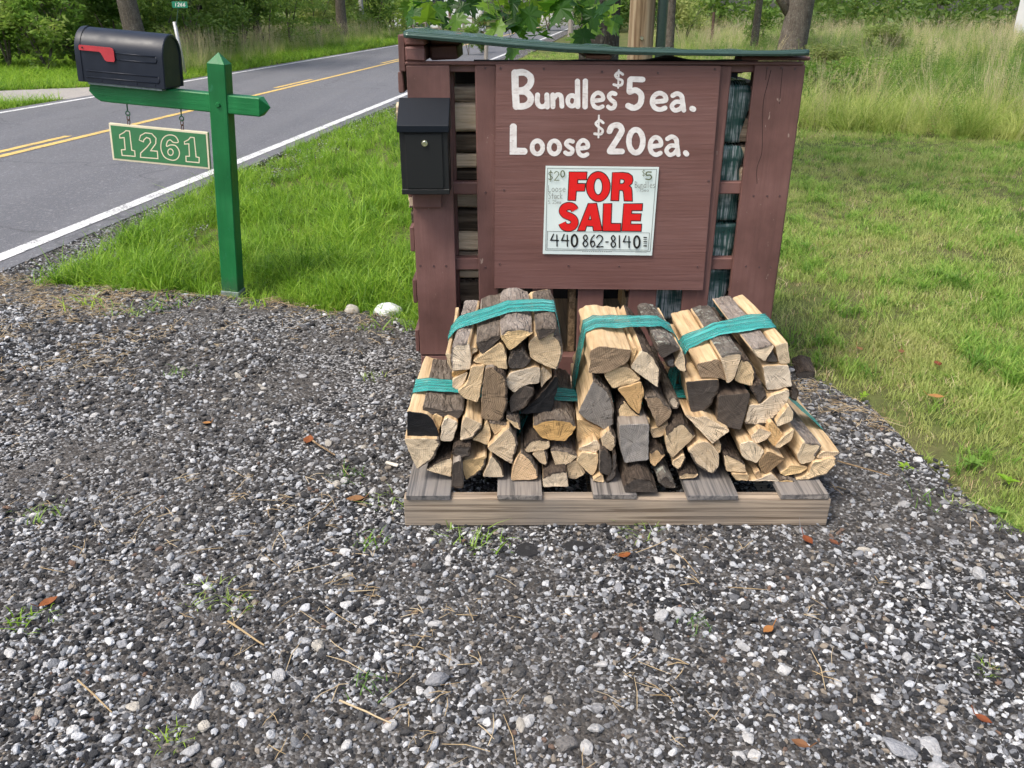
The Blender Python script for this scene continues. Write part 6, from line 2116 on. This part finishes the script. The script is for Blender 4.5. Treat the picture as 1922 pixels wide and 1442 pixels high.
def lobes(seed, n, w, h, z0=0.0):
    r = random.Random(seed); out = []
    for k in range(n):
        t = r.random(); z = z0 + h * (0.12 + .8 * t); q = w * (1 - .55 * abs(t - .35))
        a = r.uniform(0, 6.28); d = q * r.uniform(.1, .75)
        out.append((d * math.cos(a), d * math.sin(a), z, w * r.uniform(.25, .42), w * r.uniform(.25, .42), h * r.uniform(.13, .24)))
    return out
SH = [leaf_cloud(1 + i, lobes(60 + i, 16, 1.3, 1.9), 3800, 0.065, 'foliage', M['leaf_mid']) for i in range(4)]
CR = [leaf_cloud(11 + i, lobes(80 + i, 22, 2.6, 4.6, 0), 5200, 0.13, 'crown', M['leaf_mid']) for i in range(3)]
DROOP = leaf_cloud(31, [(0, 0, 1.5, 1.5, 1.2, .20), (.3, -.2, 1.1, 1.3, 1.2, .18), (-.4, 0, .72, 1.2, 1.1, .16), (.2, 0, 1.9, 1.2, 1.2, .22), (-.2, 0, 2.4, 1.4, 1.2, .25), (0.6, -.3, .4, .8, .7, .2)], 6000, .05, 'foliage', M['leaf_mid'])

def set_mat(o, m):
    o.material_slots[0].link = 'OBJECT'
    o.material_slots[0].material = m

def shrub(px, py, label, mat='leaf_mid', s=1.0, k=0, sz=1.0, me=None, Y=None, name='shrub', dx=0.0):
    g = G(px, py) if Y is None else (W(px, 15, Y=Y).x, Y)
    t = thing(name, label, 'shrub', (g[0] + dx, g[1], -0.02), (0, 0, k * 1.9), 'shrubs along the wood edge')
    f = link('foliage', me or SH[k % 4], t); f.scale = (s, s, s * sz); set_mat(f, M[mat])
    r = random.Random(k); mb = MB()
    for j in range(4):
        a = r.uniform(0, 6.28)
        mb.tube([(0, 0, 0), (.25 * math.cos(a) * s, .25 * math.sin(a) * s, .7 * s * sz), (.6 * math.cos(a) * s, .6 * math.sin(a) * s, 1.4 * s * sz)], [.025 * s, .018 * s, .006 * s], 5)
    mb.build('stem', M['trunk'], t, local=True)
    return t

def tree(px, Y, dia, label, lean=(0, 0), limb=None, mat='trunk', crown='leaf_dark', h=7.0, k=0, cs=1.0, name='tree', cz=3.2, with_crown=True):
    x = W(px, 30, Y=Y).x
    t = thing(name, label, 'tree', (x, Y, -0.05), group='trees')
    mb = MB(); r = dia / 2; pts, rad = [], []
    for j in range(12):
        u = j / 11; z = h * u
        pts.append((lean[0] * z + .05 * noise.noise(Vector((k * 5.1, z * .5, 0))) * u, lean[1] * z + .05 * noise.noise(Vector((k * 5.1, z * .5, 9))), z))
        rad.append(r * (1.35 if j == 0 else 1.08 if j == 1 else 1.0) * (1 - .55 * u))
    mb.tube(pts, rad, 14, rough=.14)
    mb.build('trunk', M[mat], t, smooth=True, local=True)
    ls = limb or [((.9, .2), 2.4, 1.6), ((-.8, .3), 2.9, 1.5), ((.2, -.8), 3.4, 1.3)]
    for (dx, dy), z0, L in ls:
        mb = MB(); b = Vector((lean[0] * z0, lean[1] * z0, z0))
        mb.tube([b, b + Vector((dx * L * .5, dy * L * .5, L * .35)), b + Vector((dx * L, dy * L, L * .9))], [r * .45, r * .3, r * .1], 8, rough=.1)
        mb.build('limb', M[mat], t, smooth=True, local=True)
    if with_crown:
        f = link('crown', CR[k % 3], t); f.location = (lean[0] * h * .8, lean[1] * h * .8, cz); f.scale = (cs, cs, cs); f.rotation_euler = (0, 0, k); set_mat(f, M[crown])
    return t

# woods across the road, on the left
tree(150, 24, .34, 'slim leaning tree behind the black mailbox at the left', (-.16, 0), k=1, cs=1.2)
tree(252, 21.5, .50, 'stout trunk standing behind the black mailbox', (-.07, 0), k=2, cs=1.3)
tree(120, 29, .40, 'dark trunk deep in the wood left of the mailbox', (.02, 0), k=3, mat='trunk_dark', cs=1.2)
tree(377, 28, .22, 'thin dark trunk right of the green number sign', (0, 0), k=4, mat='trunk_dark', cs=1.0)
tree(215, 33, .38, 'trunk deep in the wood between the two mailbox trees', (0, 0), k=5, mat='trunk_dark', cs=1.2)
tree(640, 40, .48, 'trunk at the roadside wood left of the pale utility pole', (.01, 0), k=6, cs=1.4)
tree(693, 52, .50, 'dark trunk just behind the pale utility pole', (0, 0), k=7, mat='trunk_dark', cs=1.5)
tree(480, 33, .30, 'trunk hidden behind the drooping roadside branches', (0, 0), k=8, mat='trunk_dark', cs=1.2)
tree(30, 27, .30, 'trunk in the shade at the left picture edge', (.03, 0), k=9, mat='trunk_dark', cs=1.2)
shrub(20, 130, 'big leafy shrub at the left edge across the road', 'leaf_mid', 1.3, 0)
shrub(90, 132, 'shrub left of the mailbox at the edge of the far lawn', 'leaf_mid', 1.1, 1)
shrub(150, 126, 'shrub directly behind the mailbox door end', 'leaf_dark', 1.15, 2)
shrub(-60, 128, 'shrub just off the left picture edge', 'leaf_mid', 1.2, 3)
shrub(225, 120, 'dark shrub behind the mailbox roof', 'leaf_dark', 1.2, 5)
shrub(300, 118, 'shrub behind the grey sign post', 'leaf_mid', 1.2, 6)
shrub(362, 112, 'dark shrub between the sign post and the green post', 'leaf_dark', 1.3, 7)
shrub(415, 106, 'shrub behind the point of the green post', 'leaf_dark', 1.25, 8)
shrub(455, 98, 'shrub right of the green post across the road', 'leaf_dark', 1.3, 9)
shrub(505, 96, 'tree-like bush drooping to the grass right of the green post', 'leaf_mid', 1.45, 10, 1.0, DROOP, name='drooping_bush')
shrub(545, 90, 'second drooping bush nearer the pole', 'leaf_mid', 1.3, 11, 1.0, DROOP, name='drooping_bush')
shrub(595, 82, 'pale shrub left of the roadside trunk', 'leaf_pale', 1.3, 12)
shrub(640, 76, 'pale shrub at the foot of the roadside trunk', 'leaf_pale', 1.4, 13)
shrub(705, 70, 'green shrub right of the pale utility pole', 'leaf_dark', 1.6, 14)
shrub(740, 64, 'shrub left of the stand roof in the distance', 'leaf_mid', 1.9, 15)
shrub(775, 58, 'far shrub beside the white house', 'leaf_dark', 2.0, 16)
shrub(60, 106, 'dark shrub in the second row behind the left edge', 'leaf_dark', 1.7, 17)
shrub(180, 100, 'dark shrub in the second row behind the mailbox', 'leaf_dark', 1.8, 18)
shrub(330, 92, 'dark shrub in the second row behind the sign post', 'leaf_dark', 1.8, 19)
shrub(560, 72, 'dark shrub in the second row behind the drooping bushes', 'leaf_dark', 2.0, 20)

def mass(name, label, boxes, n, size, mat, seed):
    r = np.random.default_rng(seed); Cs = []
    tot = sum((b[1] - b[0]) * (b[3] - b[2]) for b in boxes)
    for b in boxes:
        m = int(n * (b[1] - b[0]) * (b[3] - b[2]) / tot)
        C = np.stack([r.uniform(b[0], b[1], m), r.uniform(b[2], b[3], m), b[4] + (b[5] - b[4]) * r.random(m) ** 1.1], 1); Cs.append(C)
    C = np.concatenate(Cs)
    k = np.array([noise.noise(Vector((c[0] * .45, c[1] * .45, c[2] * .6))) + .5 * noise.noise(Vector((c[0] * 1.3, c[1] * 1.3, c[2] * 1.3))) for c in C])
    C = C[k > -0.12]; n = len(C)
    a = r.normal(size=(n, 3)); a[:, 2] *= .6; a /= np.linalg.norm(a, axis=1)[:, None]
    b = np.cross(a, r.normal(size=(n, 3))); b /= np.linalg.norm(b, axis=1)[:, None]
    s = size * r.uniform(.6, 1.3, n)[:, None]
    V = np.stack([C - a * s, C + b * s * .45, C + a * s, C - b * s * .45], 1)
    me = bpy.data.meshes.new(name)
    me.from_pydata(V.reshape(-1, 3).tolist(), [], np.arange(n * 4).reshape(n, 4).tolist())
    me.materials.append(mat)
    return props(link(name, me), label, 'woods', None, 'stuff')
mass('far_woods', 'dense leafy woods closing the view across the road', [(-40, -9.5, 27, 40, 0, 6.5), (-40, -8.0, 40, 62, 0, 8), (-30, -9, 62, 90, 0, 10)], 90000, .16, M['leaf_dark'], 5)
mass('meadow_woods', 'dense leafy woods closing the view beyond the meadow', [(9, 60, 46, 66, 0, 9), (4.5, 12, 58, 84, 0, 9)], 60000, .20, M['leaf_dark'], 6)
mass('roadside_thicket', 'distant thicket where the road disappears', [(4, 20, 90, 120, 0, 12), (-20, -2.5, 96, 130, 0, 14), (-3, 6, 128, 150, 0, 16)], 40000, .34, M['leaf_mid'], 8)

# right side beyond the stand
tree(1488, 17, .52, 'big grey furrowed tree leaning at the meadow edge', (.09, 0), [((-.55, .1), 1.15, 1.8), ((.7, .2), 2.2, 1.6)], k=10, cs=1.3, cz=3.4)
tree(1258, 22, .26, 'slim grey trunk right of the utility pole', (0, 0), k=11, cs=1.0)
tree(1420, 24, .20, 'thin vine-covered trunk left of the big grey tree', (.02, 0), k=12, cs=1.0)
tree(1105, 60, .60, 'far pale trunk left of the maple', (0, 0), k=13, cs=1.8)
shrub(1280, 92, 'bright yellow-green shrub right of the utility pole', 'leaf_pale', 1.0, 21)
shrub(1420, 100, 'leafy climber at the foot of the thin trunk', 'leaf_mid', .75, 22)
shrub(1490, 110, 'grey-green weeds around the foot of the big grey tree', 'leaf_pale', .62, 23)
shrub(1535, 205, 'dark green bushy weeds at the meadow edge beside the stand roof', 'leaf_mid', .62, 24, .62)
shrub(1600, 198, 'green bushy weeds in the meadow edge right of the stand corner', 'leaf_mid', .60, 40, .66)
shrub(1560, 165, 'greyish bushy weeds in the meadow behind the stand corner', 'leaf_pale', .70, 41, .60)
shrub(1650, 128, 'leafy vine mound in the meadow', 'leaf_pale', .70, 25, .8)
shrub(1340, 62, 'green shrub behind the fence post beyond the meadow', 'leaf_mid', 2.0, 26)
shrub(1560, 50, 'dark shrub behind the big grey tree', 'leaf_dark', 2.6, 27)
shrub(1760, 50, 'dark shrub at the top of the meadow', 'leaf_dark', 2.8, 28)
shrub(1900, 52, 'dark shrub at the far right top of the meadow', 'leaf_dark', 2.6, 29)
shrub(1660, 46, 'pale drooping shrub at the meadow top', 'leaf_pale', 2.2, 30)
shrub(1190, 60, 'shrub behind the maple trunk', 'leaf_dark', 2.2, 31)
shrub(1030, 58, 'far shrub beside the pale garage', 'leaf_mid', 2.0, 32)
shrub(880, 104, 'small conifer-like bush at the roadside under the roof sheet', 'leaf_mid', .38, 33, 1.3)
shrub(905, 100, 'second small bush at the foot of the roadside post', 'leaf_dark', .38, 34, 1.6)

# maple whose branch hangs over the stand
mt = tree(1127, 6.6, .31, 'dark maple tree behind the stand with leaves hanging over its roof', (.005, 0), [((.3, .8), 3.0, 2.0), ((-.9, .3), 3.3, 2.0)], mat='trunk_dark', crown='leaf_mid', k=2, cs=.9, name='maple_tree', cz=3.6, h=6.0)
mtl = Vector(mt.location)
def maple_leaf_mesh(seed):
    r = random.Random(seed)
    half = [(0, -.42), (.16, -.40), (.40, -.52), (.36, -.30), (.62, -.22), (.50, -.06), (.86, .22), (.62, .22), (.58, .36), (.34, .22), (.30, .42), (.36, .70), (.20, .64), (0, 1.0)]
    pts = half + [(-x, y) for x, y in half[-2:0:-1]]
    mb = MB()
    vs = [(x * r.uniform(.93, 1.07), y * r.uniform(.95, 1.05), .22 * abs(x) - .18 * y * y + .05 * math.sin(5 * x + seed)) for x, y in pts]
    n = len(vs); vs.append((0, 0, 0))
    mb.add(vs, [(i, (i + 1) % n, n) for i in range(n)])
    mb.tube([(0, -.42, -.03), (.03, -.8, .04), (0, -1.15, .16)], .016, 4)
    o = mb.build('leaf', M['maple'], local=True); me = o.data; bpy.data.objects.remove(o); return me
ML_ = [maple_leaf_mesh(i) for i in range(5)]
LV = [(90, 40), (150, 60), (205, 70), (235, 115), (150, 125), (60, 95), (330, 95), (380, 50), (440, 30), (345, 135), (120, 15), (250, 30), (300, 20), (600, 40), (640, 90), (560, 110), (620, 180), (680, 175), (700, 130),
      (740, 150), (760, 65), (830, 105), (800, 150), (870, 60), (905, 30), (760, 215), (800, 190), (860, 190), (900, 232), (660, 20), (720, 20), (560, 50), (960, 20), (1040, 55), (1000, 20), (1140, 20), (1200, 45), (1230, 170),
      (1250, 110), (1300, 80), (1290, 190), (1330, 40), (1380, 60), (1390, 175), (1400, 120), (1330, 130), (1150, 258), (1195, 245), (1240, 200), (1100, 15), (1270, 30), (1170, 75), (500, 15), (190, 25), (720, 335), (20, 50), (470, 5)]
br = MB()
hub = Vector((0.25, 4.7, 1.86))
tw_end = []
leaf_sites = []
for (zx, zy) in LV:
    px, py = 760 + zx / 3.559, zy / 3.559
    Y = rnd.uniform(4.0, 4.9)
    if zy > 230: Y = rnd.uniform(3.95, 4.3)
    leaf_sites.append(W(px, py, Y=Y))
for k in range(70):      # the rest of the branch, above and behind
    leaf_sites.append(Vector((rnd.uniform(-.75, .85), rnd.uniform(4.0, 5.6), rnd.uniform(1.55, 2.15))))
for xk, yk in ((-.45, 4.4), (-.15, 4.3), (.1, 4.35), (.5, 4.5), (.7, 4.6)):
    pts = [Vector((.62, 6.55, 2.15)), hub + Vector((.2, .5, .05)), hub + Vector(((xk - .25) * .5, -.1, .0)), Vector((xk, yk, 1.62))]
    br.tube(pts, [.030, .018, .009, .004], 6)
    tw_end.append(pts[-1]); tw_end.append(pts[2])
for p in leaf_sites:
    q = min(tw_end, key=lambda e: (e - p).length)
    d = (p - q)
    br.tube([q, q + d * .5 + Vector((0, 0, .02)), p + Vector((0, 0, .03))], [.0028, .002, .0012], 4, cap=False)
branch = br.build('hanging_branch', M['trunk_dark'], mt)
for i, p in enumerate(leaf_sites):
    o = link('leaf', ML_[i % 5], branch)
    o.location = p - mtl
    s = rnd.uniform(.068, .100)
    o.scale = (s, s, s)
    o.rotation_euler = (R(rnd.uniform(150, 250) if rnd.random() < .6 else rnd.uniform(200, 290)), R(rnd.uniform(-35, 35)), R(rnd.uniform(-60, 60)))

# utility pole with conduit behind the stand
def upole(px, Y, dia, label, mat, conduit=False, h=9.0, lean=0.0):
    x = W(px, 50, Y=Y).x
    t = thing('utility_pole', label, 'utility pole', (x, Y, -.05), group='utility poles')
    mb = MB(); mb.tube([(lean * z, 0, z) for z in np.linspace(0, h, 10)], [dia / 2 * (1 - .02 * z) for z in np.linspace(0, h, 10)], 16, rough=.03)
    mb.build('shaft', mat, t, smooth=True, local=True)
    if conduit:
        mb = MB(); mb.tube([(dia / 2 + .075, -.02, z) for z in (0, 3, 6)], .055, 12)
        mb.build('conduit', simple('grey_green_conduit', (0.085, 0.125, 0.125), .4), t, smooth=True, local=True)
        mb = MB(); mb.tube([(-.01, -dia / 2 - .001, 1.13), (-.01, -dia / 2 - .012, 1.13)], [.022, .018], 12)
        mb.build('metal_tag', M['chrome'], t, local=True)
    return t
def pole_wood():
    t = NT('pole_wood')
    g = t.noise(t.coord('Object', (16, 16, .55)), 1.0, 5, .6, .5)
    b = t.noise(t.coord('Object', (5, 5, .35)), 1.0, 3, .5, .6)
    c = t.ramp(g, [(.32, (.09, .055, .03)), (.5, (.27, .19, .115)), (.72, (.42, .33, .22))])
    c = t.mix(t.ramp(b, [(.52, 0.0), (.6, .85)]), c, (.095, .042, .02))
    t.bsdf(c, .85, t.bump(g, .6, .02), spec=.2)
    return t.mat
upole(1204, 9.9, .285, 'brown wooden utility pole with grey conduit behind the stand', pole_wood(), True)
upole(681, 46, .24, 'pale grey utility pole across the road near the wood', simple('pale_pole', (.40, .38, .36), .8, var=.1, scale=6), lean=-.012)
upole(905, 68, .26, 'far pale utility pole above the red mailbox', simple('far_pole', (.42, .41, .40), .8, scale=6))
upole(845, 62, .2, 'thin brown far pole in front of the white house', simple('brown_pole', (.15, .09, .06), .8, scale=6))

# fence posts
def fpost(px, py, dia, h, label, mat):
    g = G(px, py); mb = MB()
    mb.tube([(g[0], g[1], -.05), (g[0] + .02, g[1], h * .5), (g[0] + .01, g[1], h)], [dia / 2, dia / 2, dia * .45], 8, rough=.1)
    props(mb.build('fence_post', mat), label, 'fence post', 'fence posts')
fpost(1333, 95, .11, 1.25, 'rusty brown fence post in the meadow right of the slim trunk', simple('rusty_post', (.085, .05, .035), .8, var=.3))
gp = simple('grey_fence_post', (.30, .27, .23), .85, var=.2)
fpost(1070, 74, .26, 1.15, 'grey fence post beside the far road, left of the maple', gp)
fpost(912, 112, .12, .75, 'short grey roadside post seen under the roof sheet', gp)

# house number marker across the road
ns = thing('number_marker', 'grey post with small green plate reading 1266 across the road', 'sign', (*G(348, 141), 0.0))
b0 = Vector((*G(348, 141), 0)); tp = W(327, 41, Y=b0.y)
mb = MB(); mb.tube([b0, tp], [.040, .038], 10)
mb.build('post', simple('galvanised_post', (.42, .42, .41), .5, .3), ns, smooth=True)
st = W(336, 14, Y=b0.y - .0)
mb = MB(); mb.tube([tp - Vector((0, 0, .2)), Vector((st.x, b0.y, st.z + .06))], .012, 6)
mb.build('stake', simple('dark_stake', (.02, .06, .03), .6), ns)
c0, c1 = W(324, 15, Y=b0.y - .02), W(351, 3, Y=b0.y - .02)
mb = MB(); mb.box((c0.x, b0.y - .022, c0.z), (c1.x, b0.y - .016, c1.z), .001)
pl = mb.build('plate', simple('plate_green', (.01, .20, .11), .4), ns)
mb = MB(); LIFT[0] = .0008
def qm(x, y, l):
    p = W(x, y, Y=b0.y - .022); return Vector((p.x, b0.y - .0225 - l, p.z))
for k, ch in enumerate('1266'):
    for pts, cl in GL[ch]:
        stroke(mb, [(328 + k * 5.4 + a * 3.4, 5.6 + b * 6.4) for a, b in pts], 1.1, qm, cl, len(pts) > 3)
mb.build('number_1266', M['white_paint'], pl)

# red and white mailbox down the road
YM = 33.0
c = W(905, 52, Y=YM)
rm_ = thing('roadside_mailbox', 'red and white mailbox on a red post beside the far road', 'mailbox', (c.x, YM, 0))
mb = MB(); mb.box((c.x - .05, YM - .05, 0), (c.x + .05, YM + .05, c.z - .12), .006)
mb.build('post', simple('red_post', (.38, .02, .02), .6), rm_)
mb = MB(); sec = [(-.09, -.12), (-.09, .02)] + [(-.09 * math.cos(math.pi * k / 8), .02 + .10 * math.sin(math.pi * k / 8)) for k in range(1, 8)] + [(.09, .02), (.09, -.12)]
vs = [(c.x - .15, YM + y, c.z + z) for y, z in sec] + [(c.x + .13, YM + y, c.z + z) for y, z in sec]; k = len(sec)
mb.add(vs, [tuple(range(k)), tuple(range(2 * k - 1, k - 1, -1))] + [(i, (i + 1) % k, k + (i + 1) % k, k + i) for i in range(k)])
mb.build('body', simple('white_box', (.62, .65, .70), .45), rm_)
mb = MB(); mb.box((c.x - .12, YM - .12, c.z + .125), (c.x + .17, YM + .12, c.z + .19), .006)
mb.build('red_cap', simple('red_cap', (.42, .02, .02), .5), rm_)

# split-rail fence in front of the white house
ff = thing('rail_fence', 'grey split-rail fence in front of the far white house', 'fence', (W(840, 55, Y=48).x, 48, 0))
fm = simple('fence_grey', (.30, .26, .22), .85, var=.2)
xs = [W(p, 55, Y=48).x for p in (776, 800, 824, 848, 870, 888)]
for x in xs:
    mb = MB(); mb.box((x - .06, 47.95, -.02), (x + .06, 48.05, 1.0), .01); mb.build('post', fm, ff)
for a, b in zip(xs[:-1], xs[1:]):
    for z in (.38, .64, .9):
        mb = MB(); mb.tube([(a, 48, z + rnd.uniform(-.03, .03)), (b, 48, z + rnd.uniform(-.03, .03))], .045, 6); mb.build('rail', fm, ff)

# far houses
def house(cx, Y, w, d, hw, label, windows, door=None, wall=(.78, .79, .80), roofc=(.13, .13, .14), name='house', rz=0.0):
    t = thing(name, label, 'house', (cx, Y, 0), (0, 0, rz), 'far houses')
    mb = MB(); mb.box((-w / 2, -d / 2, -.05), (w / 2, d / 2, hw), .01)
    gb = [(-w / 2, -d / 2, hw), (-w / 2, d / 2, hw), (-w / 2, 0, hw + d * .38), (w / 2, -d / 2, hw), (w / 2, d / 2, hw), (w / 2, 0, hw + d * .38)]
    mb.add(gb, [(0, 1, 2), (3, 5, 4)])
    mb.build('wall', simple('siding', wall, .7, var=.04, scale=4), t, local=True)
    for sgn in (-1, 1):
        mb = MB(); o_ = .35; zt = hw + d * .38 + .05
        ze = hw - o_ * .76
        mb.add([(-w / 2 - o_, 0, zt), (w / 2 + o_, 0, zt), (w / 2 + o_, sgn * (d / 2 + o_), ze), (-w / 2 - o_, sgn * (d / 2 + o_), ze),
                (-w / 2 - o_, 0, zt + .12), (w / 2 + o_, 0, zt + .12), (w / 2 + o_, sgn * (d / 2 + o_), ze + .12), (-w / 2 - o_, sgn * (d / 2 + o_), ze + .12)],
               [(0, 1, 2, 3), (4, 7, 6, 5), (0, 4, 5, 1), (1, 5, 6, 2), (2, 6, 7, 3), (3, 7, 4, 0)])
        mb.build('roof', simple('shingles', roofc, .9, var=.2, scale=9), t, local=True)
    for (x, z, ww, hh) in windows:
        mb = MB(); mb.box((x - ww / 2 - .08, -d / 2 - .05, z - .08), (x + ww / 2 + .08, -d / 2 - .003, z + hh + .08), .005)
        f = mb.build('window', simple('window_trim', (.75, .75, .74), .6), t, local=True)
        mb = MB(); mb.box((x - ww / 2, -d / 2 - .062, z), (x + ww / 2, -d / 2 - .052, z + hh), .002)
        mb.build('pane', simple('far_glass', (.03, .045, .06), .1), f, local=True)
    if door:
        x, ww, hh, dc = door
        mb = MB(); mb.box((x - ww / 2, -d / 2 - .06, 0), (x + ww / 2, -d / 2 - .003, hh), .006)
        mb.build('door', simple('far_door', dc, .6), t, local=True)
    return t
house(W(822, 30, Y=74).x, 74, 7.2, 6.0, 3.4, 'white house in the distance left of the road', [(-2.2, .9, .9, 1.3), (.3, 1.1, .9, 1.3), (2.3, 1.1, .9, 1.3)], (-.9, 1.0, 2.05, (.06, .10, .09)), name='white_house')
house(W(1028, 30, Y=82).x, 82, 4.4, 5.0, 2.5, 'pale garage in the distance right of the road', [(-1.3, 1.2, .7, .8)], (.7, 2.4, 2.1, (.6, .6, .58)), wall=(.74, .72, .68), name='garage')
house(W(1913, 10, Y=44).x + 4.31, 44.97, 6.5, 6.0, 3.0, 'white-trimmed house at the far right beyond the meadow', [(-2.3, 1.15, .8, 1.2), (1.0, 1.1, 1.0, 1.3)], (2.4, 1.0, 2.05, (.2, .1, .08)), wall=(.62, .62, .61), name='white_house', rz=R(-30))
